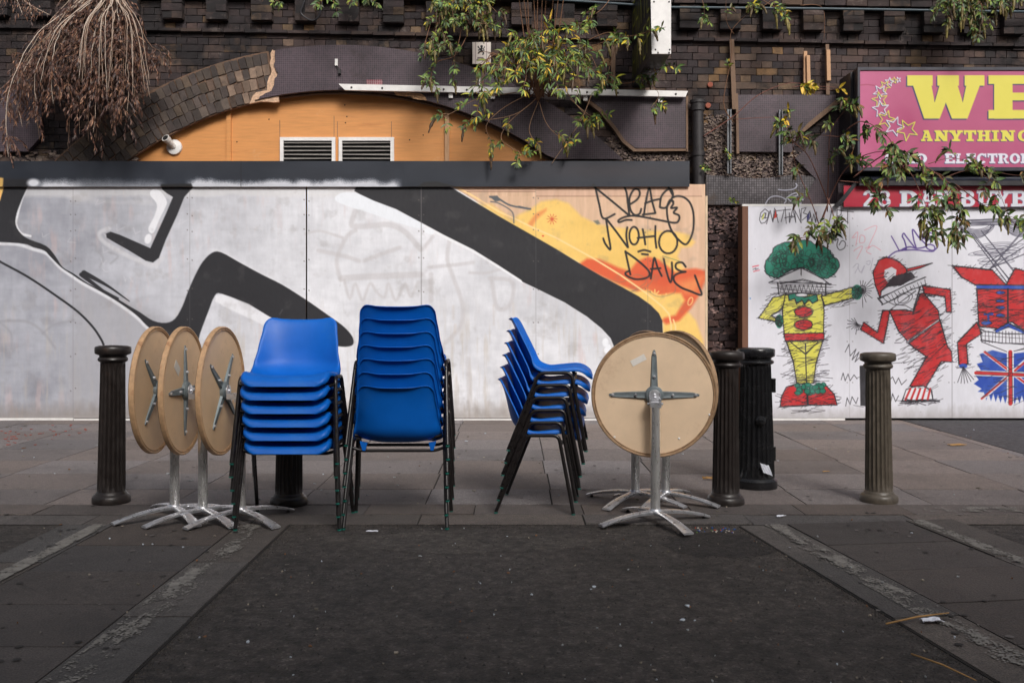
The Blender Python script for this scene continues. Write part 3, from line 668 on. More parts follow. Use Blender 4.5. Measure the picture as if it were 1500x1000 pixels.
for x, y0 in ((409.5, 176), (489, 170), (494, 178), (573, 178)):
    q = MB(); a, b = P(x, y0, YI), P(x + .5, 201, YI); q.box(a.x, b.x + .002, YI - .0016, YI - .0002, b.z, a.z); put(q, 'saw_cut', M['batten'], root, Mi)
for x, y in ((506, 180), (508, 171), (505, 154), (394, 175), (347, 208), (620, 198), (600, 205), (712, 195)):
    q = MB(); q.lathe([(.008, 0), (.006, .002)], 8, M=Matrix.Translation(P(x, y, YI - .0004)) @ Matrix.Rotation(R(90), 4, 'X')); put(q, 'screw_hole', M['darkhole'], root, Mi)
chalk(M['plywood'], lin((214, 170, 124)), 3.0, .58, .5)
# flood lamp without shade
root, Mi = vthing('wall_lamp', 'small dusty lamp holder on a round white base at the left of the arch', 'lamp', 255, 214, YI)
c = P(256, 216, YI); q = MB(); q.lathe([(.075, 0), (.085, .006), (.08, .03), (.04, .04)], 24, M=Matrix.Translation(c) @ Matrix.Rotation(R(90), 4, 'X')); put(q, 'base', M['whitemetal'], root, Mi, smooth=30)
Ml = Matrix.Translation(c + Vector((0, -.03, 0))) @ Matrix.Rotation(R(-32), 4, 'Y') @ Matrix.Rotation(R(52), 4, 'X')
q = MB(); q.lathe([(.032, 0), (.030, .05), (.036, .055), (.036, .10), (.042, .105), (.044, .15)], 18, M=Ml); put(q, 'holder', M['glass'], root, Mi, smooth=30)
q = MB(); q.lathe([(.034, .151), (.030, .156), (.012, .150)], 18, M=Ml); put(q, 'socket', M['darkhole'], root, Mi)
# white rail across the arch
root, Mi = vthing('metal_rail', 'long white painted metal rail bolted over the mosaic arch', 'rail', 750, 132, Ym)
Yq = Ym - .07
def sl_box(mb, x0, y0, x1, y1, h, Ya, d, col=(1, 1, 1)):
    mb.prism([P(x0, y0 - h / 2, Ya), P(x1, y1 - h / 2, Ya), P(x1, y1 + h / 2, Ya), P(x0, y0 + h / 2, Ya)], (0, d, 0), col)
q = MB(); q.prism([P(496, 123, Yq), P(1008, 133.5, Yq), P(1004, 142, Yq), P(505, 132, Yq)], (0, .035, 0)); put(q, 'rail', M['whitemetal'], root, Mi)
for x, h in ((660, 10), (722, 10), (858, 10), (968, 10), (530, 2)):
    y = 124 + (x - 500) * .0205; q = MB(); a, b = P(x - 3, y, Yq), P(x + 3, y + h + 5, Yq); q.box(a.x, b.x, Yq + .036, Ym - .002, b.z, a.z); put(q, 'bracket', M['whitemetal'], root, Mi)
for x in (515, 560, 650, 684, 730, 765, 860, 905, 990):
    q = MB(); y = 128 + (x - 500) * .0205; q.lathe([(.011, 0), (.011, .006), (.004, .010)], 8, M=Matrix.Translation(P(x, y, Yq)) @ Matrix.Rotation(R(90), 4, 'X')); put(q, 'bolt', M['pipe'], root, Mi)
q = MB(); a, b = P(702.5, 112, Ym - .02), P(702.5, 125, Ym - .02); q.tube([a, b], .008, 8); put(q, 'stud', M['whitemetal'], root, Mi)
# old fixing bracket
root, Mi = vthing('fixing_bracket', 'small rusty fixing bracket on the purple mosaic above the arch', 'bracket', 494, 95, Ym)
q = MB(); a, b = P(491, 87, Ym), P(495, 97, Ym); q.box(a.x, b.x, Ym - .02, Ym - .001, b.z, a.z); put(q, 'plate', M['whitemetal'], root, Mi)
q = MB(); a, b = P(496, 102, Ym), P(500, 109, Ym); q.box(a.x, b.x, Ym - .04, Ym - .001, b.z, a.z); q.tube([P(493, 96, Ym - .015), P(497, 103, Ym - .03)], .006, 6); put(q, 'hook', M['pipe'], root, Mi)
# plaque with the lion
cv = Canvas(692, 62, 719, 94, .25, (232, 222, 214))
cv.stroke([(696.7, 62), (696.7, 94)], .5, (120, 92, 100)); cv.stroke([(712.7, 62), (712.7, 94)], .5, (120, 92, 100))
K = (24, 24, 26); g = lambda pts: [(680 + x / 16.67, 50 + y / 16.67) for x, y in pts]
for pts, w in (([(420, 300), (425, 345), (415, 390), (430, 430)], 2.6), ([(415, 380), (370, 350), (340, 320), (345, 305)], 1.4), ([(400, 385), (350, 395)], 1.6), ([(425, 425), (370, 440), (350, 470)], 2.0), ([(430, 425), (470, 460), (455, 500)], 1.7), ([(430, 400), (470, 410), (490, 395), (460, 370), (485, 340), (495, 315)], .9)):
    cv.stroke(g(pts), w, K, smooth=True)
cv.ell(680 + 425 / 16.67, 50 + 300 / 16.67, 1.7, 1.4, K)
def tinytext(cv, txt, x, y, h, w, lw, col):
    SEG = {'H': [[(0, 0), (0, 1)], [(1, 0), (1, 1)], [(0, .5), (1, .5)]], 'O': [[(0, 0), (1, 0), (1, 1), (0, 1), (0, 0)]], 'T': [[(0, 0), (1, 0)], [(.5, 0), (.5, 1)]], 'E': [[(1, 0), (0, 0), (0, 1), (1, 1)], [(0, .5), (.8, .5)]], 'L': [[(0, 0), (0, 1), (1, 1)]],
           'S': [[(1, 0), (0, 0), (0, .5), (1, .5), (1, 1), (0, 1)]], 'A': [[(0, 1), (.5, 0), (1, 1)], [(.2, .6), (.8, .6)]], 'R': [[(0, 1), (0, 0), (1, 0), (1, .5), (0, .5), (1, 1)]], 'I': [[(.5, 0), (.5, 1)]], 'B': [[(0, 0), (0, 1), (1, 1), (1, .5), (0, .5)], [(0, 0), (.9, 0), (.9, .5)]], 'U': [[(0, 0), (0, 1), (1, 1), (1, 0)]], 'Y': [[(0, 0), (.5, .5), (1, 0)], [(.5, .5), (.5, 1)]]}
    for ch in txt:
        for sgm in SEG.get(ch, []): cv.stroke([(x + a * w, y + b * h) for a, b in sgm], lw, col)
        x += w * 1.45
tinytext(cv, 'HOTEL', 699.6, 84.4, 1.7, 1.4, .5, (70, 50, 55)); tinytext(cv, 'SLARAS', 698.4, 87.2, 2.0, 1.5, .6, (60, 44, 50))
root, Mi = vthing('plaque_sign', 'small white plaque with a black rampant lion above the mosaic arch', 'sign', 705, 94, YB - .05)
o = cv.mesh('plate', M['canvas'], YB - .075, parent=root); o.location = -root.location
# projecting box sign, its narrow white end towards the street
root, Mi = vthing('projecting_sign', 'projecting box sign with white end and yellow lettered dark side', 'sign', 967, 80, YB - .02)
Ys = 9.0
e0, e1 = P(955, 79, Ys), P(983, 79, Ys); zt = P(0, -60, Ys).z; xo = 0.06     # street end
f0 = P(926, 112, YB - .07)
def sidept(t, z): return Vector((e0.x + (f0.x - e0.x) * t, Ys + (YB - .07 - Ys) * t, z))
zb = e0.z; x1b = f0.x + (e1.x - e0.x)
q = MB(); q.prism([e0 + Vector((-.02, 0, zt - zb)), e1 + Vector((0, 0, zt - zb)), e1 + Vector((0, 0, 0)), e0], (0, .02, 0)); put(q, 'end_cover', M['whitemetal'], root, Mi)
q = MB(); vs = [(e0.x + .004, Ys + .021, zb + .004), (e1.x - .004, Ys + .021, zb + .004), (x1b, YB - .07, zb + .004), (f0.x, YB - .07, zb + .004)]
vs += [(x, y, zt) for x, y, z in vs]; q.add(vs, [(0, 1, 2, 3), (4, 5, 6, 7), (0, 1, 5, 4), (1, 2, 6, 5), (2, 3, 7, 6), (3, 0, 4, 7)]); put(q, 'box', M['blackmetal'], root, Mi)
q = MB(); ln = Vector((-(YB - .07 - Ys), (f0.x - e0.x), 0)).normalized() * .006
Yc = lin((150, 150, 62)); hgt = .30
def slet(sgs, t0, z0, w, h):
    for (ax_, ay_), (bx_, by_) in sgs:
        A, B = sidept(t0 - ax_ * w, z0 + ay_ * h) + ln, sidept(t0 - bx_ * w, z0 + by_ * h) + ln; d = (B - A).normalized(); nn = Vector((-(f0.x - e0.x), 0, 0)).cross(d); n2 = d.cross(ln.normalized()).normalized() * .013
        q.add([A + n2, B + n2, B - n2, A - n2], [(0, 1, 2, 3)], Yc)
for rowz in (zb + .08, zb + .47, zb + .86):
    for k in range(5):
        t0 = .92 - k * .18; s_ = [[((0, 0), (0, 1)), ((0, 1), (1, 1)), ((1, 1), (1, .5)), ((1, .5), (0, .5))], [((0, 0), (0, 1)), ((1, 0), (1, 1)), ((0, .5), (1, .5))], [((0, 0), (.5, 1)), ((.5, 1), (1, 0))], [((.5, 0), (.5, 1)), ((0, 1), (1, 1))], [((0, 0), (0, 1)), ((0, 0), (1, 0)), ((0, .5), (1, .5)), ((0, 1), (1, 1))]][(k + int(rowz * 10)) % 5]
        slet(s_, t0, rowz, .11, hgt)
put(q, 'lettering', M['fascia'], root, Mi, fix=False)
for x, y in ((958, 3), (980, 3), (960, 73), (981, 73), (964, 77.5), (980, 77.5)):
    q = MB(); q.lathe([(.008, 0), (.008, .004), (.003, .006)], 8, M=Matrix.Translation(P(x, y, Ys)) @ Matrix.Rotation(R(90), 4, 'X')); put(q, 'screw', M['pipe'], root, Mi)
# drain pipe
root, Mi = vthing('drain_pipe', 'black cast iron drain pipe beside the end of the dark fascia', 'pipe', 1021, 300, YB - .12)
q = MB(); p0 = P(1022, 150, YB - .12); p1 = P(1024, 330, YB - .12); q.tube([p1 - Vector((0, 0, 2.05)), p1, p0], .062, 20); put(q, 'pipe', M['pipe'], root, Mi, smooth=30)
q = MB(); q.lathe([(.064, -.10), (.075, -.09), (.075, -.02), (.085, -.01), (.085, .02), (.07, .025), (.06, .02)], 24, M=Matrix.Translation(p0)); put(q, 'socket', M['pipe'], root, Mi, smooth=30)
q = MB(); q.lathe([(.072, -.02), (.072, .03)], 24, M=Matrix.Translation(P(1023, 226, YB - .12))); put(q, 'collar', M['pipe'], root, Mi, smooth=30)
# battens and channels
for (x0, y0, x1, y1, w, m, lab, off) in ((1072, 58, 1076, 160, 6.5, 'batten', 'long weathered timber batten fixed upright to the brickwork right of the pipe', 0),
        (1180, 75, 1180, 122, 5, 'newbatten', 'pale timber batten, left one of the short pair beside the pink sign', 0),
        (1184, 81, 1185, 121, 5, 'newbatten', 'pale timber batten overlapping the left short batten beside the pink sign', .03),
        (1212, 65, 1213, 139, 5, 'batten', 'grey timber batten nearest to the pink sign', 0),
        (1213.5, 73, 1214.5, 118, 5.5, 'newbatten', 'pale timber batten fixed over the grey batten nearest to the pink sign', .03),
        (899, 52, 898, 128, 6, 'batten', 'grey timber batten behind the leaves left of the projecting sign', 0)):
    Yb_ = YB - .075 - off; q = MB(); q.prism([P(x0 - w / 2, y0, Yb_), P(x0 + w / 2, y0, Yb_), P(x1 + w / 2, y1, Yb_), P(x1 - w / 2, y1, Yb_)], (0, .03, 0))
    p = P(x1, y1, Yb_); rel(q, Matrix.Translation(-p)); o = q.build('timber_batten', M[m], loc=p); tag(o, lab, 'batten', 'timber battens on the viaduct')
for x, y0, y1, lab in ((1068.5, 160, 254, 'slotted metal channel beside the left edge of the purple mosaic panel'), (1144, 161, 256, 'slotted metal channel crossing the middle of the purple mosaic panel')):
    Yc_ = YB - .12; a, b = P(x - 3, y0, Yc_), P(x + 3, y1, Yc_); q = MB(); w = .012
    q.box(a.x, a.x + w, Yc_, Yc_ + .035, b.z, a.z); q.box(b.x - w, b.x, Yc_, Yc_ + .035, b.z, a.z); q.box(a.x + w + .0005, b.x - w - .0005, Yc_ + .028, Yc_ + .034, b.z, a.z, lin((60, 60, 60)))
    p = Vector(((a.x + b.x) / 2, Yc_, b.z)); rel(q, Matrix.Translation(-p)); tag(q.build('metal_channel', M['greymetal'], loc=p), lab, 'metal channel', 'metal channels on the viaduct')
for x, y, lab in ((1040, 124.5, 'upper round terracotta plug in the brickwork right of the pipe'), (1037, 155, 'lower round terracotta plug in the brickwork right of the pipe')):
    p = P(x, y, YB - .012); q = MB(); q.lathe([(.030, 0), (.030, .012), (.024, .016)], 16, M=Matrix.Rotation(R(90), 4, 'X')); tag(q.build('wall_plug', M['terracotta'], loc=p, smooth=30), lab, 'wall plug', 'terracotta plugs')
# cables
p = P(430, 0, YB - .16); q = MB(); q.tube([P(x, y, YB - .17) - p for x, y in smoothpts([(447, -40), (447, -5), (444, 8), (441, 20), (455, 30), (466, 26), (471, 10), (472, -5), (474, -40)])], .009, 8)
tag(q.build('cable_loop', M['blackmetal'], loc=p, smooth=True), 'black cable hanging in a loop from the cornice above the arch', 'cable')
p = P(1250, 13, YB - .24); q = MB(); q.tube([P(x, y, YB - .24) - p for x, y in ((560, -3), (800, -1), (985, 11), (1200, 13), (1400, 16), (1700, 20))], .014, 8)
tag(q.build('conduit', pmat('blue_grey_conduit', lin((62, 76, 84)), rough=.5), loc=p, smooth=True), 'thin blue-grey conduit running along the cornice', 'conduit')

# ================================================================== FASCIA over the hoarding
YH = 10.07; YF = 10.035
cv = Canvas(-400, 236, 1010, 273.5, 1.0, (37, 42, 52))
n = fbm(cv.ny, cv.nx, 30, 90, 2)[..., None]; cv.C *= (0.86 + 0.3 * n)
XX, YY = np.meshgrid(cv.xs, cv.ys)
rs = np.random.RandomState(4)
for (a, b, s_) in ((52, 122, 1.1), (100, 245, .55), (270, 460, 1.5), (430, 515, 1.4), (490, 590, 1.4)):
    nn = fbm(cv.ny, cv.nx, 50, 26, int(a) + 3, 3); edge = np.clip((XX - a) / 14, 0, 1) * np.clip((b - XX) / 14, 0, 1)
    al = np.clip((YY - 263 + 12 * (nn - .5) + rs.rand(cv.ny, cv.nx) * 3.0) / 12, 0, 1) * edge * s_
    cv.C += (np.array((206, 208, 216.0)) - cv.C) * np.clip(al, 0, .92)[..., None]
al = np.exp(-((XX - 900) / 120) ** 2 - ((YY - 250) / 14) ** 2) * .35; cv.C += (np.array((78, 62, 62.0)) - cv.C) * al[..., None]
cv.poly([(5, 262), (44, 262), (41, 275), (3, 275)], (34, 34, 38), soft=3)
cv.poly([(-10, 258), (5, 261), (4, 275), (-10, 275)], (205, 165, 95), soft=2)
cv.ell(49, 268, 9, 6, (208, 210, 218), soft=4)
cv.poly([(236, 270), (280, 269), (283, 275), (235, 275)], (28, 28, 31), soft=2)
cv.poly([(612, 274), (620, 267), (640, 266), (664, 272), (668, 275)], (30, 30, 33), soft=2)
cv.poly([(866, 274), (869, 268), (874, 274)], (30, 30, 33), soft=2)
for x in (353,): cv.stroke([(x, 236), (x, 274)], .8, (24, 25, 28))
fasc = tag(empty('fascia_board', P(305, 273, YF)), 'long dark grey fascia board running along the top of the graffiti hoarding', 'fascia')
fpan = cv.mesh('face', M['fascia'], YF, parent=fasc, thick=.02); fpan.location = -fasc.location
q = MB(); a, b = P(-400, 236, YF), P(1010, 273.5, YF); q.box(a.x, b.x - .002, YF + .0215, YB - .1, a.z - .03, a.z - .005); rel(q, Matrix.Translation(-fasc.location)); q.build('top_board', M['blackmetal'], fasc)

# ================================================================== GRAFFITI HOARDING
cv = Canvas(-63, 270, 1033, 612, 1.0, (196, 195, 200))
ny, nx = cv.ny, cv.nx; XX, YY = np.meshgrid(cv.xs, cv.ys)
cl = np.clip((XX - 80) / 380, 0, 1)[..., None]; cv.C[:] = np.array((160, 162, 172.)) * (1 - cl) + np.array((218, 219, 225.)) * cl
n1 = fbm(ny, nx, 60, 60, 11)[..., None]; n2 = fbm(ny, nx, 40, 5, 12)[..., None]; n3 = fbm(ny, nx, 12, 12, 13)[..., None]
cv.C += (n1 - .5) * 46 + (n2 - .5) * 11 + (n3 - .5) * 18 + (fbm(ny, nx, 5, 26, 14)[..., None] - .5) * 12
pk = np.clip((fbm(ny, nx, 45, 8, 20) - .60) * 5, 0, 1)[..., None] * .35 * np.clip((fbm(ny, nx, 80, 80, 22) - .42) * 5, 0, 1)[..., None]; cv.C += (np.array((206, 176, 172.)) - cv.C) * pk
yk = np.clip((fbm(ny, nx, 60, 6, 24) - .58) * 5, 0, 1)[..., None] * .4 * np.clip((YY - 430) / 60, 0, 1)[..., None]; cv.C += (np.array((190, 180, 168.)) - cv.C) * yk
lt = np.clip((285 + 18 * (fbm(ny, nx, 30, 60, 30) - .3) - YY) / 6 + .5, 0, 1)[..., None] * .55 * (XX < 620)[..., None]; cv.C += (np.array((214, 213, 214.)) - cv.C) * lt
c5 = lambda pts: [(x / 3.7025, 240 + y / 3.7025) for x, y in pts]
c6 = lambda pts: [(380 + x / 3.7025, 240 + y / 3.7025) for x, y in pts]
c7 = lambda pts: [(760 + x / 3.7025, 240 + y / 3.7025) for x, y in pts]
G1 = (150, 150, 156)
for pts, w in ((c5([(-60, 860), (60, 850), (160, 860), (240, 920), (300, 1000)]), 4), (c5([(230, 920), (300, 870), (400, 850)]), 3), (c5([(0, 860), (60, 920), (60, 1000)]), 3), (c5([(520, 470), (560, 510), (540, 560)]), 2.5), (c5([(590, 480), (640, 500), (600, 540)]), 2.5)):
    cv.stroke(pts, w, G1, soft=3, alpha=.6, smooth=True)
cv.poly(c5([(385, 640), (400, 900), (360, 1000), (370, 1380), (1000, 1380), (1000, 880), (700, 740), (560, 680), (420, 610)]), (160, 160, 167), soft=14, alpha=.65)
cv.poly(c5([(380, 140), (520, 190), (650, 205), (830, 190), (830, 220), (380, 210)]), (200, 199, 203), soft=5, alpha=.4)
# ghost of an old face
GH = (190, 186, 188)
for pts, w in ((c6([(520, 260), (500, 330), (560, 340), (700, 330), (790, 370), (870, 460)]), 8), (c6([(440, 630), (420, 520), (470, 400), (520, 360)]), 6), (c6([(320, 470), (440, 495), (540, 525)]), 6), (c6([(570, 525), (660, 490), (760, 455)]), 6), (c6([(450, 620), (620, 610), (870, 600)]), 9),
    (c6([(460, 630), (490, 730), (520, 650), (560, 740), (600, 650), (640, 700), (680, 720), (700, 650), (740, 740), (790, 650), (820, 720), (860, 640)]), 4), (c6([(1030, 420), (1020, 520), (1060, 640), (1100, 760), (1090, 880), (1010, 970)]), 6), (c6([(920, 560), (1040, 550), (1160, 535)]), 5), (c6([(930, 600), (930, 740)]), 7), (c6([(1260, 630), (1290, 780), (1360, 760), (1370, 640), (1250, 620)]), 6), (c6([(880, 470), (940, 395)]), 5), (c6([(250, 380), (330, 365), (450, 400)]), 4), (c6([(1140, 590), (1240, 590), (1330, 560)]), 4)):
    cv.stroke(pts, w, GH, soft=3, alpha=.5, smooth=True)
for s_ in range(26):
    x = rnd.uniform(300, 930); y = rnd.uniform(440, 590); cv.stroke([(x, y), (x + rnd.uniform(-1, 1), y + rnd.uniform(8, 30))], rnd.uniform(2, 5), (196, 184, 174), soft=3, alpha=.3)
for s_ in range(14):
    x = rnd.uniform(540, 800); y = rnd.uniform(500, 560); cv.stroke([(x, y), (x, y + rnd.uniform(20, 50))], rnd.uniform(4, 8), (190, 186, 188), soft=3, alpha=.35)
for s_ in range(30):
    x = rnd.uniform(60, 420); y = rnd.uniform(285, 420); cv.stroke([(x, y), (x + rnd.uniform(-6, 6), y + rnd.uniform(4, 10)), (x + rnd.uniform(3, 12), y + rnd.uniform(-2, 8))], 1, (216, 214, 218), soft=1, alpha=.4)
# bare plywood and the yellow sunset on the right
PLY = (218, 182, 152)
cv.poly([(650, 266), (1040, 266), (1040, 620), (965, 620), (975, 470), (940, 435), (780, 345)], PLY, soft=1)
wn_ = fbm(ny, nx, 60, 5, 40)[..., None]; msk = ((XX > 660) & (YY < 300 + (XX - 660) * .62))[..., None]; cv.C += msk * (wn_ - .5) * 26
YE = (240, 199, 110)
cv.poly(c7([(-60, 330), (0, 275), (60, 250), (120, 205), (200, 193), (270, 215), (340, 285), (420, 325), (520, 345), (700, 360), (860, 370), (925, 385), (955, 425), (935, 448), (880, 455), (862, 500), (890, 560), (960, 600), (990, 640), (960, 720), (900, 780), (960, 850), (1000, 960), (1010, 1100), (780, 1100), (780, 860), (720, 770), (330, 540)]), YE, soft=5, smooth=False)
yn = fbm(ny, nx, 25, 40, 43)[..., None]; ym = np.clip(1 - np.abs(cv.C - np.array(YE)).sum(-1, keepdims=True) / 60, 0, 1); cv.C += ym * (yn - .5) * 22
cv.poly(c6([(1180, 215), (1260, 220), (1330, 270), (1481, 390), (1481, 340), (1420, 300), (1481, 250), (1500, 430)]), YE, soft=6, alpha=.9)
OR = (222, 96, 56); OR2 = (236, 150, 88)
cv.poly(c7([(325, 545), (370, 513), (440, 518), (540, 562), (600, 582), (640, 530), (700, 503), (760, 520), (850, 588), (900, 572), (960, 567), (1015, 580), (1012, 630), (985, 700), (935, 780), (870, 850), (800, 870), (775, 850), (790, 835), (850, 820), (900, 740), (880, 700), (820, 700), (760, 710), (700, 680), (640, 690), (560, 660), (450, 610)]), OR, soft=5)
cv.poly(c7([(860, 640), (960, 620), (1000, 610), (960, 700), (900, 700)]), OR2, soft=12, alpha=.8)
cv.poly(c7([(600, 640), (720, 620), (830, 660), (820, 690), (700, 690)]), OR2, soft=12, alpha=.4)
cv.poly(c7([(640, 600), (760, 560), (840, 640), (800, 690), (680, 660)]), (214, 84, 50), soft=14, alpha=.7)
cv.poly(c7([(45, 330), (90, 270), (150, 240), (150, 255), (100, 300), (70, 345)]), (230, 140, 80), soft=4, alpha=.8)
for a in range(0, 180, 36): cv.stroke(c7([(180 + 28 * math.cos(R(a)), 300 + 28 * math.sin(R(a))), (180 - 28 * math.cos(R(a)), 300 - 28 * math.sin(R(a)))]), 1.0, (214, 96, 60))
for a in range(0, 180, 45): cv.stroke(c7([(738 + 30 * math.cos(R(a)), 712 + 30 * math.sin(R(a))), (738 - 30 * math.cos(R(a)), 712 - 30 * math.sin(R(a)))]), 1.6, (246, 200, 120))
cv.stroke(c7([(800, 705), (790, 740), (770, 760)]), 2, (246, 200, 120)); cv.ring(*c7([(930, 745)])[0], 3, 6, 1.4, (246, 200, 130), rot=.4)
cv.ell(*c7([(131, 391)])[0], 1.5, 1.3, (225, 70, 40)); cv.stroke(c7([(780, 500), (830, 515), (870, 528)]), .8, (60, 110, 80), alpha=.7); cv.stroke(c7([(780, 505), (790, 525)]), 1, (190, 50, 50), alpha=.7)
for pts in (c7([(470, 620), (560, 640), (640, 600), (690, 640), (600, 700)]), c7([(700, 690), (760, 720), (840, 700), (850, 660)]), c7([(620, 690), (700, 660), (740, 600)])): cv.stroke(pts, 1.6, (150, 120, 90), soft=1.5, alpha=.5, smooth=True)
PL = (255, 214, 150)
cv.stroke(c6([(1055, 115), (1160, 175), (1300, 260), (1390, 300), (1481, 345)]) + c7([(200, 400), (400, 510), (550, 602), (690, 700), (780, 775), (815, 815), (826, 870), (827, 935)]), 2.4, PL, soft=1.2)
cv.stroke(c7([(838, 845), (850, 880), (850, 935)]), 2.2, PL, soft=1.2)
cv.ell(*c6([(1065, 118)])[0], 3, 2, (246, 206, 110), soft=1)
DG = (88, 92, 96)
cv.stroke(c6([(1250, 180), (1290, 185), (1360, 225), (1470, 245)]), 2.6, DG, soft=1, smooth=True); cv.stroke(c6([(1255, 205), (1300, 215), (1370, 260), (1380, 320)]), 2, DG, soft=1, smooth=True, alpha=.8); cv.poly(c6([(1245, 175), (1290, 172), (1310, 200), (1280, 205)]), DG, soft=1.5); cv.poly(c7([(405, 310), (430, 305), (442, 325), (425, 330)]), (120, 120, 105), soft=2)
cv.stroke(c7([(0, 232), (60, 246)]), 2.6, DG)
# soft white edging, then the black letter shapes
BK = (37, 37, 42); WH = (226, 227, 233)
low = [(1, 432), (100, 437), (180, 462), (245, 482), (280, 512), (330, 565), (390, 607), (450, 648), (560, 708), (650, 764), (740, 830), (800, 890), (850, 925)]
cv.stroke(c5(low), 5, WH, soft=2.5, alpha=.8, smooth=True)
cv.stroke(c5([(153, 108), (115, 200), (92, 290), (88, 330), (112, 375), (165, 392)]), 3.6, WH, soft=1.5, smooth=True)
cv.stroke(c5([(590, 350), (540, 375), (560, 420), (640, 470), (740, 520), (830, 550), (880, 510)]), 6, (204, 204, 209), soft=3, alpha=.7, smooth=True)
cv.stroke(c5([(940, 860), (1010, 780), (1060, 640)]), 5, (204, 204, 209), soft=6, alpha=.5, smooth=True)
cv.stroke(c5([(1165, 470), (1240, 500), (1380, 575), (1481, 625)]) + c6([(120, 660), (260, 735), (400, 825), (470, 880)]), 4, (222, 222, 227), soft=6, alpha=.6)
cv.poly(c5([(1170, 712), (1210, 706), (1350, 765), (1490, 840), (1490, 905), (1380, 850), (1250, 790), (1165, 745)]), WH, soft=3)
cv.poly(c6([(-5, 795), (60, 830), (110, 850), (100, 880), (0, 845)]), WH, soft=2)
cv.poly(c5([(820, 145), (845, 135), (880, 160), (905, 205), (895, 240), (865, 300), (835, 370), (812, 372), (806, 345), (838, 280), (850, 220), (815, 170)]), WH, soft=1.5, smooth=True)
cv.ell(*c5([(803, 407)])[0], 5, 7.4, WH, soft=1.5, rot=.3)
A = [(-240, 110), (40, 105), (150, 100), (120, 190), (90, 270), (85, 330), (115, 380), (160, 410), (250, 445), (300, 500), (340, 560), (400, 595), (480, 650), (600, 710), (700, 770), (760, 805), (830, 850), (900, 862), (950, 838), (990, 770), (1020, 690), (1060, 600), (1100, 530), (1150, 482), (1200, 480), (1300, 535), (1420, 600), (1530, 655)]
Aup = c5(A) + c6([(250, 735), (330, 790), (400, 840), (455, 880), (497, 925), (511, 960), (500, 985), (440, 990), (300, 960), (110, 860), (0, 795)])
Alow = c5([(1350, 760), (1205, 705), (1165, 715), (1130, 800), (1085, 920), (1060, 1010), (1000, 1080), (900, 960), (800, 880), (740, 820), (650, 755), (560, 700), (450, 640), (390, 600), (330, 560), (270, 500), (240, 470), (180, 452), (100, 430), (-240, 415)])
cv.poly(smoothpts(Aup, False, 3) + smoothpts(Alow, False, 3), BK, soft=1.2)
cv.poly(c5([(870, 112), (1045, 112), (1045, 130), (1000, 180), (960, 280), (900, 410), (862, 510), (830, 535), (790, 525), (700, 470), (620, 425), (578, 400), (575, 378), (600, 368), (650, 385), (815, 457), (850, 380), (900, 270), (938, 180), (905, 160), (880, 140)]), BK, soft=1.2)
cv.stroke(c5([(-60, 490), (0, 530), (150, 612), (300, 712), (420, 800), (500, 880), (545, 945), (562, 980)]), 3.2, BK, soft=1, smooth=True)
cv.stroke(c5([(455, 592), (520, 625), (600, 672), (702, 745)]), 8, BK, soft=1, smooth=True, taper=(1, .15)); cv.stroke(c5([(440, 600), (560, 690), (640, 730)]), 6, BK, soft=1, taper=(1, .5))
cv.poly(c5([(-240, 100), (25, 112), (0, 200), (-240, 300)]), (236, 190, 110), soft=1)
# big diagonal
Eup = c6([(515, 148), (530, 110), (1010, 110), (1150, 195), (1300, 285), (1481, 388)]) + c7([(200, 460), (330, 540), (450, 610), (560, 668), (650, 718), (715, 765), (760, 810), (778, 850), (781, 915), (770, 1000)])
Elow = c7([(520, 1000), (498, 945), (450, 893), (370, 828), (250, 752), (100, 678), (20, 640)]) + c6([(1420, 630), (1300, 552), (1160, 465), (1000, 385), (880, 320), (740, 245), (620, 200), (545, 165)])
cv.stroke(smoothpts(c7([(535, 1010), (505, 940), (455, 888), (372, 820), (252, 746), (104, 672), (24, 634)]) + c6([(1424, 636), (1300, 558), (1160, 473), (1000, 393), (890, 330)])), 4.5, (236, 237, 241), soft=1.6)
cv.poly(c6([(410, 185), (440, 160), (490, 153), (545, 165), (700, 232), (800, 280), (882, 322), (888, 342), (860, 350), (760, 322), (600, 268), (440, 215)]), (232, 236, 243), soft=2, smooth=True)
cv.ell(*c6([(922, 366)])[0], 7.5, 4.2, (236, 240, 246), soft=1.5, rot=.35)
cv.poly(Eup + Elow, BK, soft=1.2)
for x, y, rx, ry in ((470, 968, 4.5, 6.5), (488, 992, 3, 4), (480, 1010, 5, 5)): cv.ell(*c7([(x, y)])[0], rx, ry, (238, 240, 246), soft=1.5)
nb_ = fbm(ny, nx, 30, 70, 60)[..., None]; dm = (cv.C.sum(-1, keepdims=True) < 190); cv.C += dm * (nb_ - .5) * 14
cv.stroke(c6([(110, 815), (125, 790)]), 1.6, (90, 90, 92), alpha=.6)
PK = (214, 176, 150)
cv.poly([(672, 273), (784, 273), (784, 281), (684, 281)], PK, soft=.8); cv.stroke([(684, 281), (784, 281)], 1, (150, 112, 92)); cv.poly([(786, 273), (1028, 273), (1028, 287), (786, 287)], PK, soft=.8); cv.stroke([(786, 287.5), (1028, 287.5)], 1, (150, 112, 92))
cv.C += ((YY < 288) & (XX > 684))[..., None] * (wn_ - .5) * 30
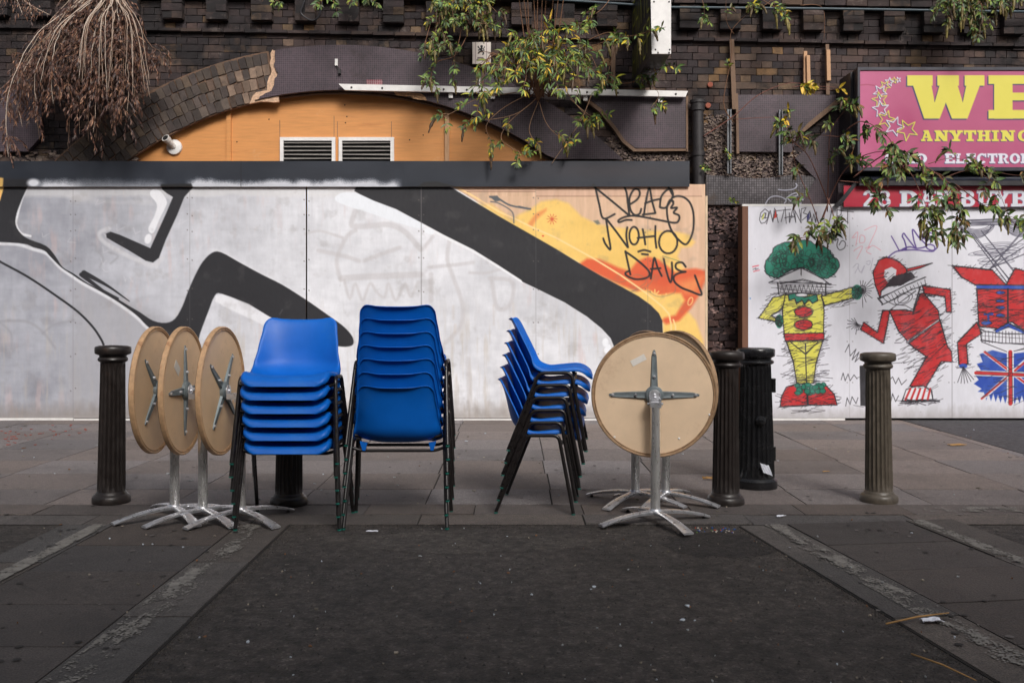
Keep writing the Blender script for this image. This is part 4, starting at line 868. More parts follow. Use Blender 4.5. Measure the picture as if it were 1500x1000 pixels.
# black tag writing
TG = (26, 24, 26); TW = 2.9
for pts in ([(398, 100), (415, 130), (440, 150), (520, 215), (598, 280)], [(418, 140), (436, 220), (458, 296), (520, 273)], [(575, 132), (585, 160), (592, 220), (600, 282)], [(600, 222), (640, 195), (656, 165), (648, 140), (622, 142), (600, 190), (606, 250), (630, 278), (655, 270), (664, 245)],
            [(678, 277), (690, 200), (708, 132), (722, 200), (740, 265)], [(685, 215), (725, 200), (770, 190)], [(672, 276), (740, 268)], [(765, 235), (772, 180), (800, 145), (825, 138), (835, 175), (800, 235), (770, 238)], [(812, 128), (832, 165)],
            [(838, 205), (828, 190), (855, 176), (895, 182), (930, 215), (948, 280), (943, 370), (910, 435), (870, 415), (830, 365), (808, 300), (804, 235), (822, 195), (838, 215), (826, 240), (858, 238), (840, 265), (868, 280), (868, 305), (845, 320), (760, 305), (640, 283), (580, 287), (542, 305), (545, 317), (580, 305), (612, 305)]):
    cv.stroke(c7(pts), TW, TG, soft=1.1, smooth=True)
for pts in ([(458, 405), (470, 435), (497, 463), (485, 380), (473, 298)], [(476, 300), (530, 370), (590, 452)], [(592, 452), (583, 390), (588, 345)], [(672, 355), (680, 395), (686, 437)], [(645, 402), (735, 392)], [(741, 338), (740, 400), (746, 455)],
            [(648, 476), (680, 468), (713, 476)], [(668, 489), (700, 492)], [(578, 475), (592, 540), (605, 600)], [(578, 476), (640, 520), (700, 575), (708, 605), (680, 622), (630, 625), (588, 608), (578, 592), (598, 580)],
            [(716, 622), (724, 570), (735, 510), (752, 560), (775, 608)], [(716, 570), (768, 566)], [(786, 515), (800, 580), (822, 642), (832, 595), (830, 535)], [(905, 558), (885, 535), (855, 540), (852, 565), (880, 582), (905, 585), (870, 592), (842, 610), (845, 640), (880, 670), (930, 690), (990, 710), (975, 660), (955, 605)]):
    cv.stroke(c7(pts), TW, TG, soft=1.1, smooth=True)
cv.ring(*c7([(625, 390)])[0], 7, 13, TW, TG); cv.ring(*c7([(810, 425)])[0], 13.5, 16.5, TW, TG)
gr = np.clip((YY - 585 + 16 * (fbm(ny, nx, 14, 8, 81) - .5)) / 40, 0, .55)[..., None]; cv.C += (np.array((128, 118, 110.)) - cv.C) * gr
gs = np.clip((fbm(ny, nx, 22, 22, 83) - .62) * 7, 0, 1)[..., None] * .16; cv.C += (np.array((120, 114, 110.)) - cv.C) * gs
# screw heads
SEAMS = [-63, 107, 278, 449, 617, 785, 949, 1033]
for sx in SEAMS[1:-1]:
    cv.stroke([(sx, 270), (sx + .2, 612)], .9 if sx != 617 else 1.2, (112, 108, 110), alpha=.35 if sx != 617 else .7)
    for dx in (-3.5, 3.5):
        for y in (292, 316, 338, 380, 425, 470, 520, 570): cv.ell(sx + dx, y + rnd.uniform(-3, 3), .9, .9, (96, 88, 86), alpha=.8)
hoard = tag(empty('graffiti_hoarding', P(485, 617, YH)), 'long plywood hoarding painted with black and silver graffiti letters behind the chairs', 'hoarding')
for i, (a, b) in enumerate(zip(SEAMS[:-1], SEAMS[1:])):
    o = cv.mesh('plywood_panel', M['canvas'], YH + (.0, .0, .0, .0, .0, .0, .0)[i], a + (0 if i != 3 else 1.0), b - (0 if i != 2 else 1.0), hoard); o.location = -hoard.location
cvl = Canvas(-400, 270, -64, 612, 2.0, (172, 172, 178)); nn = fbm(cvl.ny, cvl.nx, 30, 30, 71)[..., None]; cvl.C += (nn - .5) * 34
cvl.poly([(-400, 300), (-200, 340), (-64, 300), (-64, 352), (-180, 400), (-400, 380)], BK, soft=2)
for a, b in ((-400, -233), (-232, -64)):
    o = cvl.mesh('plywood_panel', M['canvas'], YH + .002, a, b, hoard); o.location = -hoard.location
def hbox(x0, y0, x1, y1, Ya, d, name, mat, root, col=(1, 1, 1)):
    a, b = P(x0, y0, Ya), P(x1, y1, Ya); q = MB(); q.box(a.x, b.x, Ya, Ya + d, b.z, a.z, col); rel(q, Matrix.Translation(-root.location)); return q.build(name, mat, root)
hbox(-400, 612.3, 107, 615.5, YH - .016, .03, 'base_rail', M['whitemetal'], hoard); hbox(108, 613.2, 1033, 617.5, YH - .02, .03, 'base_rail', M['whitemetal'], hoard)
hbox(-400, 600, 1028, 612, YH + .03, .05, 'back_rail', M['woodedge'], hoard)
hbox(1033.3, 287, 1036.5, 616, YH - .004, .09, 'end_post', pmat('cream_edge', lin((214, 190, 160)), rough=.7), hoard)

# ================================================================== WHITE HOARDING with the scribbled figures
YR = 10.05
cv = Canvas(1096, 302, 1500, 612, .75, (216, 216, 225)); ny, nx = cv.ny, cv.nx; XX, YY = np.meshgrid(cv.xs, cv.ys)
cv.C += (fbm(ny, nx, 90, 90, 5)[..., None] - .5) * 16 + (fbm(ny, nx, 30, 8, 6)[..., None] - .5) * 6
d1 = lambda pts: [(1080 + x / 3.45, 330 + y / 3.45) for x, y in pts]
d2 = lambda pts: [(1280 + x / 3.45, 330 + y / 3.45) for x, y in pts]
d3 = lambda pts: [(1080 + x / 7.14, 270 + y / 7.14) for x, y in pts]
d4 = lambda pts: [(1280 + x / 6.82, 270 + y / 6.82) for x, y in pts]
INK = (30, 26, 34); RED = (190, 36, 40); YEL = (214, 208, 84); GRN = (20, 118, 94); BLU = (36, 72, 168)
def hatch(x0, y0, x1, y1, n, L, ang, w=.8, poly=None, al=.85):
    for i in range(n):
        x, y = rnd.uniform(x0, x1), rnd.uniform(y0, y1); a = R(ang + rnd.uniform(-22, 22)); l = L * rnd.uniform(.4, 1.2)
        cv.stroke([(x - l * math.cos(a), y + l * math.sin(a)), (x + l * math.cos(a), y - l * math.sin(a))], w * rnd.uniform(.6, 1.2), INK, soft=.7, alpha=al)
def outline(pts, w=1.2, n=2, j=1.0):
    for k in range(n): cv.stroke([(x + rnd.uniform(-j, j), y + rnd.uniform(-j, j)) for x, y in pts], w * rnd.uniform(.7, 1.1), INK, soft=.7)
def spikes(pts, step, L, w=.7):
    for a, b in zip(pts[:-1], pts[1:]):
        d = math.hypot(b[0] - a[0], b[1] - a[1]); n = max(1, int(d / step))
        for i in range(n):
            t = i / n; x, y = a[0] + (b[0] - a[0]) * t, a[1] + (b[1] - a[1]) * t; aa = R(rnd.choice((20, 200)) + rnd.uniform(-25, 25)); l = L * rnd.uniform(.4, 1.1)
            cv.stroke([(x - l * .4 * math.cos(aa), y + l * .4 * math.sin(aa)), (x + l * math.cos(aa), y - l * math.sin(aa))], w, INK, soft=.7, alpha=.85)
def fill(pts, c, o=True, sp=(4, 7)):
    cv.poly(pts, c, soft=.8)
    if o: outline(pts + [pts[0]])
    if sp: spikes(pts + [pts[0]], *sp)
# green-haired clown
hair = d1([(140, 225), (145, 180), (175, 140), (190, 110), (240, 88), (300, 82), (350, 74), (390, 95), (435, 105), (470, 130), (480, 155), (505, 175), (515, 210), (495, 240), (470, 262), (430, 268), (400, 250), (340, 215), (280, 222), (230, 250), (200, 265), (160, 255)]); hair = [tuple(p) for p in smoothpts(hair, True, 4)]
fill(hair, GRN, sp=None)
for i in range(120):
    x, y = rnd.uniform(1124, 1226), rnd.uniform(354, 405); u, v = (x - 1175) / 52, (y - 402) / 48
    if u * u + v * v < .95 and not ((x - 1174) / 26) ** 2 + ((y - 410) / 16) ** 2 < 1: cv.ring(x, y, rnd.uniform(2.5, 7), rnd.uniform(2, 5.5), rnd.uniform(.6, 1.1), (20, 34, 34), alpha=.8, rot=rnd.uniform(0, 3), jit=.15)
cv.poly(d1([(195, 295), (245, 245), (320, 215), (390, 245), (440, 290), (450, 340), (330, 350), (210, 345)]), (222, 222, 228), soft=.8)
outline(d1([(160, 290), (210, 262), (320, 216), (430, 270), (470, 300)])); outline(d1([(205, 290), (210, 350)]), n=3); outline(d1([(448, 290), (448, 345)]), n=3); outline(d1([(215, 295), (330, 275), (445, 300)]), n=2); outline(d1([(322, 215), (322, 250)]), n=2)
z_ = d1([(215 + i * 11, 300 if i % 2 else 340) for i in range(21)]); cv.stroke(z_, .8, INK, soft=.7)
for i in range(12): outline(d1([(190 + rnd.uniform(-30, 30), 280 + i * 6), (450 + rnd.uniform(-20, 60), 285 + i * 6 + rnd.uniform(-14, 14))]), w=.7, n=1)
fill(d1([(215, 360), (245, 345), (255, 370), (215, 430), (170, 455), (200, 470), (190, 485), (110, 470), (140, 420), (180, 365)]), YEL)
fill(d1([(245, 350), (430, 350), (440, 430), (438, 550), (238, 550), (228, 430)]), YEL)
fill(d1([(425, 358), (580, 312), (592, 365), (440, 405)]), YEL)
fill(d1([(235, 548), (438, 545), (436, 580), (242, 585)]), RED)
fill(d1([(245, 585), (435, 580), (400, 700), (388, 795), (300, 800), (285, 690)]), YEL, sp=(3, 10))
outline(d1([(270, 590), (345, 650), (410, 590)]), n=2); outline(d1([(345, 600), (350, 800)]), n=3)
for cx_, cy_ in ((335, 437), (335, 502)):
    p = d1([(cx_, cy_)])[0]; cv.ell(p[0], p[1], 13, 7.5, RED); cv.ring(p[0], p[1], 13, 7, 1, INK); cv.ring(p[0], p[1], 14, 8, .8, INK, jit=.1); hatch(p[0] - 9, p[1] - 5, p[0] + 9, p[1] + 5, 7, 5, 15)
fill(d1([(255, 350), (290, 345), (340, 362), (400, 350), (405, 380), (380, 395), (360, 375), (340, 400), (325, 378), (300, 395), (290, 370), (262, 378)]), GRN, sp=None)
p = d1([(325, 352)])[0]; cv.ell(p[0], p[1], 9, 2.4, (225, 225, 230)); cv.ring(p[0], p[1], 9, 2.6, .9, INK)
for (a, b), (rx, ry) in (((605, 338), (8, 11)), ((212, 485), (5.5, 10))):
    p = d1([(a, b)])[0]; cv.ell(p[0], p[1], rx, ry, GRN, soft=1)
    for i in range(12): cv.ring(p[0] + rnd.uniform(-rx, rx) * .6, p[1] + rnd.uniform(-ry, ry) * .7, 3, 3, .8, (20, 36, 34), jit=.2)
for i in range(13):
    a = R(-100 + i * 17); p = d1([(630, 330)])[0]; l = rnd.uniform(9, 25); cv.stroke([p, (p[0] + l * math.cos(a), p[1] + l * math.sin(a))], .8, INK, soft=.7)
cv.ring(*d1([(632, 325)])[0], 5, 6, .9, INK)
fill(d1([(215, 915), (222, 870), (250, 820), (300, 800), (352, 830), (355, 908)]), RED, sp=(5, 9)); fill(d1([(358, 908), (358, 840), (400, 805), (450, 812), (490, 850), (502, 905)]), RED, sp=(5, 9))
for i in range(22): p = d1([(rnd.uniform(285, 445), rnd.uniform(805, 850))])[0]; cv.ell(p[0], p[1], 4.5, 3.5, GRN, alpha=.9); cv.ring(p[0], p[1], rnd.uniform(3, 5), rnd.uniform(2.5, 4), .8, (20, 36, 34), jit=.15)
hatch(1145, 575, 1225, 594, 26, 12, 3); hatch(1165, 598, 1200, 604, 8, 14, 2); hatch(1150, 440, 1210, 560, 90, 12, 12); hatch(1118, 430, 1150, 470, 18, 9, 25); hatch(1210, 425, 1250, 450, 20, 8, 20)
# red jumping figure
fill(d1([(692, 225), (715, 175), (760, 160)]) + d2([(45, 163), (90, 165), (130, 185), (160, 215), (170, 235), (130, 260), (70, 300), (40, 330), (30, 370), (20, 330), (5, 300), (-5, 240)]), RED, sp=(6, 6))
cv.poly(d2([(50, 260), (55, 225), (90, 210), (115, 225), (110, 260), (70, 290)]), (220, 220, 228), soft=1)
hatch(1290, 400, 1335, 425, 22, 8, 28); fill(d2([(165, 222), (295, 190), (230, 218), (172, 236)]), RED, sp=None); fill(d2([(60, 310), (100, 260), (190, 240), (210, 262), (140, 300)]), (44, 34, 44), sp=(4, 7))
outline(d2([(20, 370), (90, 340), (170, 300), (260, 265)])); outline(d2([(40, 400), (110, 370), (180, 330), (265, 300)])); outline(d2([(20, 370), (45, 400)])); cv.stroke(d2([(60, 380), (100, 400), (160, 405), (205, 430)]), .9, INK)
for i in range(13): outline(d2([(30 + i * 19, 372 - i * 8), (48 + i * 18, 395 - i * 8.4)]), w=.8, n=1)
cv.ring(*d2([(150, 370)])[0], 9, 6, .8, INK, rot=-.4); cv.ring(*d2([(150, 370)])[0], 14, 8, .8, INK, rot=-.4); outline(d2([(80, 430), (215, 330)]), n=2, w=.8); outline(d2([(235, 310), (200, 420)]), n=2)
fill(d2([(80, 430), (160, 428), (200, 438), (232, 345), (250, 340), (325, 435), (330, 480), (170, 585), (125, 530)]), RED)
fill(d2([(245, 305), (390, 325), (395, 440), (368, 438), (360, 362), (255, 345)]), RED)
fill(d2([(45, 430), (80, 432), (75, 480), (50, 595), (-65, 525), (-50, 490), (20, 540)]), RED)
for i in range(12):
    a = R(120 + i * 20); p = d1([(608, 498)])[0]; l = rnd.uniform(7, 19); cv.stroke([p, (p[0] + l * math.cos(a), p[1] - l * math.sin(a))], .8, INK, soft=.7)
fill(d2([(175, 595), (335, 480), (375, 610), (395, 635), (398, 690), (340, 690), (265, 810), (250, 820), (180, 815), (265, 665), (200, 620)]), RED)
cv.stroke(d2([(172, 585), (250, 535), (325, 480)]), 2, (220, 220, 226)); outline(d2([(165, 590), (330, 485)]), n=1)
sh = d2([(145, 885), (165, 830), (200, 815), (250, 812), (290, 835), (300, 880)]); fill(sh, (222, 222, 228), sp=None)
for i in range(5): cv.stroke(d2([(160 + i * 28, 880), (185 + i * 25, 825)]), 3, RED)
hatch(1322, 585, 1374, 592, 26, 10, 4); hatch(1315, 450, 1390, 540, 130, 10, 22); hatch(1340, 530, 1380, 570, 20, 8, 20); cv.stroke(d2([(140, 888), (330, 886)]), 2.4, INK); hatch(1345, 425, 1392, 440, 16, 7, 8)
for pts in (d1([(545, 640), (565, 600), (570, 660), (600, 625), (580, 680), (615, 640), (595, 690), (620, 665)]), d1([(525, 780), (535, 745), (545, 785), (560, 750), (570, 785), (590, 755), (605, 775)]), d1([(548, 912), (555, 870), (570, 905), (580, 865), (600, 900), (610, 870)]), d2([(60, 800), (95, 765), (110, 800), (125, 770), (140, 805), (165, 780)]), d2([(85, 895), (95, 850), (110, 890), (125, 860)])): cv.stroke(pts, 1, INK, soft=.7)
cv.poly(d1([(618, 710), (665, 705), (665, 910), (622, 912)]), (34, 32, 38)); hatch(1256, 535, 1285, 596, 12, 9, 5)
# red jacket and flag figure
for i in range(16):
    y0 = 325 + rnd.uniform(-3, 6); cv.stroke([(1404 + rnd.uniform(0, 20), y0), (1460, y0 + rnd.uniform(-3, 3)), (1500, y0 + rnd.uniform(-3, 4))], .9, (70, 68, 84), soft=.7, alpha=.85)
for c0 in ((1430, 330), (1495, 328)):
    for i in range(9): cv.ring(c0[0], c0[1] - 4, 24 + rnd.uniform(-3, 4), 10 + i * 1.6, .9, (70, 68, 84), a0=10, a1=170)
for a, b in (((1422, 345), (1500, 445)), ((1425, 342), (1490, 425)), ((1430, 350), (1505, 440)), ((1436, 338), (1500, 416)), ((1500, 350), (1434, 395)), ((1500, 362), (1432, 405)), ((1496, 342), (1446, 400)), ((1500, 372), (1440, 398))):
    for k in range(2): cv.stroke([(a[0] + rnd.uniform(-2, 2), a[1]), (b[0] + rnd.uniform(-2, 2), b[1])], 1, (64, 62, 78), soft=.7)
for k in range(12): cv.ring(1450 + rnd.uniform(-10, 30), 370 + rnd.uniform(-12, 16), 26, 3, .8, (80, 78, 94), rot=rnd.uniform(-.35, .1), alpha=.8)
fill(d2([(396, 203), (600, 225), (670, 300), (715, 215), (770, 235), (770, 310), (515, 302), (440, 260)]), RED)
fill(d2([(520, 320), (770, 320), (770, 535), (700, 490), (680, 490), (640, 525), (530, 510)]), RED, sp=(5, 11))
cv.poly(d2([(515, 300), (770, 305), (770, 322), (520, 318)]), BLU); outline(d2([(515, 300), (770, 304)])); outline(d2([(520, 320), (770, 322)])); outline(d2([(675, 322), (678, 500)]), w=1.8, n=3)
for y in (340, 382, 415, 455): p = d2([(640, y)])[0]; cv.ell(p[0], p[1], 6.5, 2.3, BLU); cv.ring(p[0], p[1], 6.5, 2.5, .8, INK, jit=.1)
cv.stroke(d2([(560, 450), (600, 448)]), 3, BLU); cv.stroke(d2([(578, 450), (580, 490)]), 3, BLU); p = d2([(570, 493)])[0]; cv.ell(p[0], p[1], 8, 2.8, BLU); cv.ring(p[0], p[1], 8, 3, .8, INK, jit=.1)
cv.poly(d2([(610, 530), (680, 492), (770, 540), (770, 552), (680, 515), (620, 542)]), BLU); outline(d2([(610, 530), (680, 492), (770, 540)]))
fill(d2([(520, 490), (545, 545), (470, 600), (475, 700), (432, 705), (425, 590)]), RED); p = d2([(452, 710)])[0]; cv.ell(p[0], p[1], 6, 3.4, BLU)
for i in range(6): a = R(250 + i * 12); p = d2([(452, 715)])[0]; cv.stroke([p, (p[0] + 24 * math.cos(a), p[1] - 24 * math.sin(a))], .9, INK)
outline(d2([(540, 525), (560, 535), (660, 545), (770, 550)])); outline(d2([(540, 580), (650, 598), (770, 600)])); outline(d2([(538, 525), (542, 580)])); outline(d2([(545, 590), (680, 640), (770, 620)]))
for i in range(14): outline(d2([(548 + i * 17, 535), (548 + i * 17, 594)]), w=.8, n=1)
outline(d2([(540, 560), (770, 572)]), w=.8, n=1)
flag = [(535, 650), (600, 630), (680, 650), (770, 640), (770, 880)] + [(760 - i * 12, 905 - (i % 2) * 38 - abs(i - 5) * 2) for i in range(18)] + [(525, 840), (545, 825), (505, 800), (530, 780), (508, 750), (540, 730), (520, 700), (550, 690)]
cv.poly(d2(flag), BLU, soft=1); cv.stroke(d2([(560, 640), (770, 800)]), 5, (222, 222, 228)); cv.stroke(d2([(545, 880), (770, 680)]), 5, (222, 222, 228)); cv.stroke(d2([(560, 640), (770, 800)]), 3, RED); cv.stroke(d2([(545, 875), (770, 685)]), 3, RED)
cv.stroke(d2([(515, 745), (770, 755)]), 8, (222, 222, 228)); cv.stroke(d2([(690, 640), (690, 905)]), 10, (222, 222, 228)); cv.stroke(d2([(515, 745), (770, 755)]), 4.5, RED); cv.stroke(d2([(690, 640), (690, 900)]), 6, RED)
for pts in (d2([(515, 738), (770, 748)]), d2([(515, 756), (770, 764)]), d2([(680, 640), (680, 900)]), d2([(700, 640), (700, 900)]), d2([(560, 632), (690, 730)]), d2([(545, 870), (690, 750)])): outline(pts, w=.9, n=1)
hatch(1432, 520, 1500, 590, 30, 10, 8); hatch(1432, 425, 1500, 480, 90, 11, 8); hatch(1405, 490, 1420, 540, 14, 7, 8)
# writing
for pts in ([(250, 345), (285, 300), (300, 310), (285, 350), (262, 365)], [(300, 300), (290, 355), (318, 350), (330, 290), (290, 258), (245, 300), (232, 370), (250, 410), (290, 400), (325, 350)], [(305, 415), (345, 275), (370, 390), (390, 250)], [(372, 395), (400, 265), (428, 400)], [(385, 345), (420, 320)], [(410, 278), (560, 262)], [(490, 268), (460, 390)], [(500, 240), (512, 408)], [(545, 300), (545, 400)], [(495, 352), (580, 330)], [(548, 400), (580, 255), (612, 400)], [(560, 350), (600, 335)], [(612, 395), (600, 270), (668, 405), (650, 260)], [(665, 400), (672, 255), (720, 245), (690, 300), (745, 320), (680, 375)], [(735, 390), (730, 330), (760, 280), (765, 340), (735, 390)], [(765, 300), (780, 400), (800, 310), (820, 400), (830, 290)], [(960, 400), (990, 270), (1020, 400)], [(1040, 400), (1045, 270), (1090, 270), (1085, 320), (1050, 335), (1160, 400)], [(1070, 275), (1215, 290)], [(1155, 275), (1155, 412)]):
    cv.stroke(d3(pts), 1.0, INK, soft=.7)
cv.poly(d3([(265, 340), (275, 305), (285, 310), (270, 365), (252, 370)]), (200, 205, 60)); cv.poly(d3([(380, 360), (403, 265), (412, 345)]), (200, 50, 40)); cv.poly(d3([(730, 385), (728, 335), (755, 290), (755, 350)]), (60, 60, 120))
for pts in ([(910, 518), (840, 552), (880, 578), (900, 520), (905, 570)], [(885, 550), (920, 545)], [(915, 600), (940, 530), (960, 560), (925, 565), (970, 600)], [(985, 545), (945, 570), (990, 580), (960, 605)], [(1000, 615), (1000, 555), (1035, 545), (1020, 590), (1055, 570), (1042, 640), (1070, 685), (1120, 665), (1130, 610), (1095, 590), (1065, 635)]): cv.stroke(d3(pts), 1.2, INK, soft=.7, smooth=True)
for pts in ([(1200, 560), (1260, 500), (1240, 640)], [(1210, 560), (1240, 550)], [(1290, 530), (1330, 545), (1330, 600), (1280, 610), (1285, 540)], [(1330, 480), (1460, 440), (1370, 660), (1420, 640), (1500, 690)], [(1220, 700), (1240, 680), (1310, 650), (1250, 780)], [(1340, 670), (1390, 650), (1350, 700), (1400, 730)]): cv.stroke(d3(pts), .8, (222, 130, 146), soft=.8, alpha=.8, smooth=True)
for pts in ([(1210, 870), (1250, 830), (1270, 850), (1230, 930)], [(1260, 860), (1290, 920), (1330, 850), (1300, 930)], [(1350, 810), (1390, 800), (1380, 840), (1350, 830)], [(1420, 770), (1390, 900)]): cv.stroke(d3(pts), .8, (160, 156, 176), soft=.8, alpha=.8, smooth=True)
PU = (76, 50, 130)
for pts, w in (([(175, 518), (210, 580), (255, 665)], 1.7), ([(250, 665), (300, 645), (325, 640), (305, 560), (285, 520), (300, 490), (330, 530), (420, 640), (400, 560), (385, 465), (400, 460), (450, 530), (520, 600), (510, 625), (430, 640), (360, 625), (290, 645)], 2.0), ([(575, 490), (530, 480), (490, 500), (490, 535), (540, 550), (600, 555), (640, 590), (630, 635), (590, 660), (540, 645), (525, 615), (560, 600), (605, 620), (600, 665), (540, 668), (400, 655), (250, 665), (190, 690), (145, 730)], 1.9)): cv.stroke(d4(pts), w, PU, soft=.9, smooth=True)
cv.poly(d3([(155, 858), (225, 843), (228, 852), (158, 868)]), (214, 50, 70)); cv.poly(d3([(165, 908), (234, 893), (236, 900), (168, 916)]), (214, 50, 70)); cv.stroke(d3([(165, 890), (195, 875), (190, 893), (220, 880)]), 1, (80, 76, 84))
cv.ell(1099, 437, 1.1, 1.1, (80, 150, 210))
cv.stroke([(1244.5, 302), (1244.5, 612)], .8, (160, 156, 164), alpha=.6); cv.stroke([(1394.6, 302), (1394.6, 612)], 1.0, (130, 126, 134), alpha=.8)
for k in range(30): cv.ell(rnd.uniform(1098, 1500), rnd.uniform(305, 612), .6, .6, (140, 134, 140), alpha=.7)
for x in (1245, 1394): 
    for y in (320, 360, 430, 500, 560):
        for dx in (-4, 4): cv.ell(x + dx, y, .8, .8, (130, 124, 130))
wv = np.clip((fbm(ny, nx, 26, 14, 91) - .42) * 2, 0, 1)[..., None] * .22; cv.C += (np.array((206, 204, 212.)) - cv.C) * wv
gr = np.clip((YY - 590 + 16 * (fbm(ny, nx, 14, 8, 81) - .5)) / 45, 0, .5)[..., None]; cv.C += (np.array((140, 134, 130.)) - cv.C) * gr
wh = tag(empty('white_hoarding', P(1300, 617, YR)), 'white hoarding with scribbled figures of a green-haired clown and red jackets', 'hoarding')
cv.C[(XX < 1244) & (YY < 303)] = (216, 216, 225)
for (a, b, dy) in ((1096, 1244.8, 0), (1244.3, 1394.4, .0), (1394.3, 1500, .0)):
    o = cv.mesh('plywood_panel', M['canvas'], YR + dy, a, b, wh); o.location = -wh.location
cvr = Canvas(1500.6, 302, 1900, 612, 3.0, (216, 216, 225)); cvr.C += (fbm(cvr.ny, cvr.nx, 20, 20, 5)[..., None] - .5) * 16
cvr.poly([(1500, 400), (1520, 405), (1530, 470), (1500, 480)], RED); cvr.poly([(1500, 515), (1525, 520), (1530, 585), (1500, 590)], BLU)
o = cvr.mesh('plywood_panel', M['canvas'], YR + .001, None, None, wh); o.location = -wh.location
hbox(1087.5, 300, 1095.8, 612, YR - .002, .20, 'end_stud', pmat('brown_stained_wood', lin((112, 76, 58)), rough=.75, nscale=14, namt=.25, stretch=(4, 4, .5)), wh)
hbox(1087.5, 299.0, 1244, 301.9, YR - .004, .06, 'top_capping', M['whitemetal'], wh)
hbox(1096, 612.2, 1238, 615.5, YR + .004, .03, 'base_rail', M['whitemetal'], wh)

# ================================================================== SLAB-SERIF LETTERING (drawn from shapes)
def rc_(x0, y0, x1, y1): return [(x0, y0), (x1, y0), (x1, y1), (x0, y1)]
def arcb(cx, cy, rx, ry, a0, a1, tx, ty, n=14):
    o = [(cx + rx * math.cos(R(a)), cy - ry * math.sin(R(a))) for a in np.linspace(a0, a1, n)]; i = [(cx + (rx - tx) * math.cos(R(a)), cy - (ry - ty) * math.sin(R(a))) for a in np.linspace(a1, a0, n)]; return o + i
GL = {
 'W': [[(.05, .1), (.30, .1), (.355, .63), (.44, .1), (.63, .1), (.72, .63), (.78, .1), (.97, .1), (.78, 1), (.58, 1), (.5, .63), (.42, 1), (.22, 1)], rc_(0, 0, .33, .24), rc_(.39, 0, .67, .24), rc_(.745, 0, 1, .24)],
 'E': [rc_(.1, 0, .42, 1), rc_(0, 0, .95, .2), rc_(0, .8, 1, 1), rc_(.4, .4, .75, .58), rc_(.72, .0, .95, .36), rc_(.76, .66, 1, 1)],
 'A': [[(.36, 0), (.66, 0), (.93, .85), (.62, .85), (.46, .3), (.28, .85), (.1, .85)], rc_(.25, .55, .7, .7), rc_(0, .82, .4, 1), rc_(.52, .82, 1, 1), rc_(.22, 0, .6, .16)],
 'N': [rc_(.1, .05, .3, .95), rc_(.72, .05, .9, .95), [(.1, .02), (.42, .02), (.9, .85), (.9, 1), (.62, 1), (.1, .25)], rc_(0, 0, .4, .18), rc_(0, .82, .42, 1), rc_(.58, 0, 1, .18)],
 'Y': [[(.08, .1), (.42, .1), (.55, .4), (.66, .1), (.92, .1), (.66, .6), (.66, .9), (.34, .9), (.34, .6)], rc_(0, 0, .46, .2), rc_(.58, 0, 1, .2), rc_(.2, .82, .8, 1)],
 'T': [rc_(.34, .05, .66, .95), rc_(0, 0, 1, .2), rc_(0, 0, .16, .4), rc_(.84, 0, 1, .4), rc_(.2, .82, .8, 1)],
 'H': [rc_(.1, .05, .38, .95), rc_(.62, .05, .9, .95), rc_(.3, .4, .7, .58), rc_(0, 0, .46, .18), rc_(.54, 0, 1, .18), rc_(0, .82, .46, 1), rc_(.54, .82, 1, 1)],
 'I': [rc_(.3, .05, .7, .95), rc_(.1, 0, .9, .18), rc_(.1, .82, .9, 1)],
 'O': [arcb(.5, .5, .5, .52, 0, 360, .3, .2, 28)],
 'G': [arcb(.5, .5, .5, .52, 40, 340, .3, .2, 24), rc_(.55, .5, 1, .68), rc_(.72, .5, .92, 1)],
 'C': [arcb(.5, .5, .5, .52, 45, 318, .3, .2, 24), rc_(.76, 0, .92, .38)],
 'L': [rc_(.1, 0, .4, 1), rc_(0, 0, .52, .18), rc_(0, .8, 1, 1), rc_(.78, .58, 1, 1)],
 'R': [rc_(.1, 0, .4, 1), rc_(0, 0, .6, .18), rc_(0, .82, .5, 1), arcb(.55, .28, .36, .28, 90, -90, .26, .15, 12), [(.45, .46), (.68, .5), (.86, .84), (1, .84), (1, 1), (.7, 1), (.5, .6)]],
 'S': [arcb(.5, .28, .44, .30, 20, 270, .28, .17, 16), arcb(.5, .72, .44, .30, 90, -160, .28, .17, 16), rc_(.76, 0, .9, .3), rc_(.08, .7, .2, 1)],
 'D': [rc_(.1, 0, .4, 1), rc_(0, 0, .5, .18), rc_(0, .82, .5, 1), arcb(.45, .5, .55, .5, 90, -90, .32, .18, 16)],
 'U': [rc_(.1, .05, .38, .6), rc_(.66, .05, .88, .6), arcb(.49, .6, .39, .42, 180, 360, .27, .2, 14), rc_(0, 0, .46, .18), rc_(.56, 0, 1, .18)],
 'B': [rc_(.1, 0, .4, 1), rc_(0, 0, .6, .18), rc_(0, .82, .6, 1), arcb(.55, .27, .36, .27, 90, -90, .26, .15, 12), arcb(.57, .72, .40, .28, 90, -90, .28, .16, 12), rc_(.3, .42, .62, .56)],
 'K': [rc_(.1, 0, .4, 1), rc_(0, 0, .48, .18), rc_(0, .82, .48, 1), [(.38, .5), (.7, .12), (.9, .12), (.55, .5), (.9, .88), (.6, .88)], rc_(.58, 0, 1, .18), rc_(.56, .82, 1, 1)],
 '2': [arcb(.48, .3, .44, .32, 180, -40, .28, .18, 16), [(.6, .42), (.86, .46), (.45, .82), (.9, .82), (.9, 1), (.06, 1), (.06, .84)]],
 '8': [arcb(.5, .26, .38, .27, 0, 360, .25, .14, 20), arcb(.5, .72, .45, .30, 0, 360, .28, .15, 20)]}
def slabtext(cv, items, y, h, col, shade, off):
    for pas, (dx, dy), c in ((0, off, shade), (1, (0, 0), col)):
        for ch, x, w in items:
            for pl in GL[ch]: cv.poly([(x + a * w + dx, y + b * h + dy) for a, b in pl], c, soft=.7)
def seq(txt, x, w, adv): return [(c, x + i * adv, w) for i, c in enumerate(txt) if c != ' ']
SY = 9.85
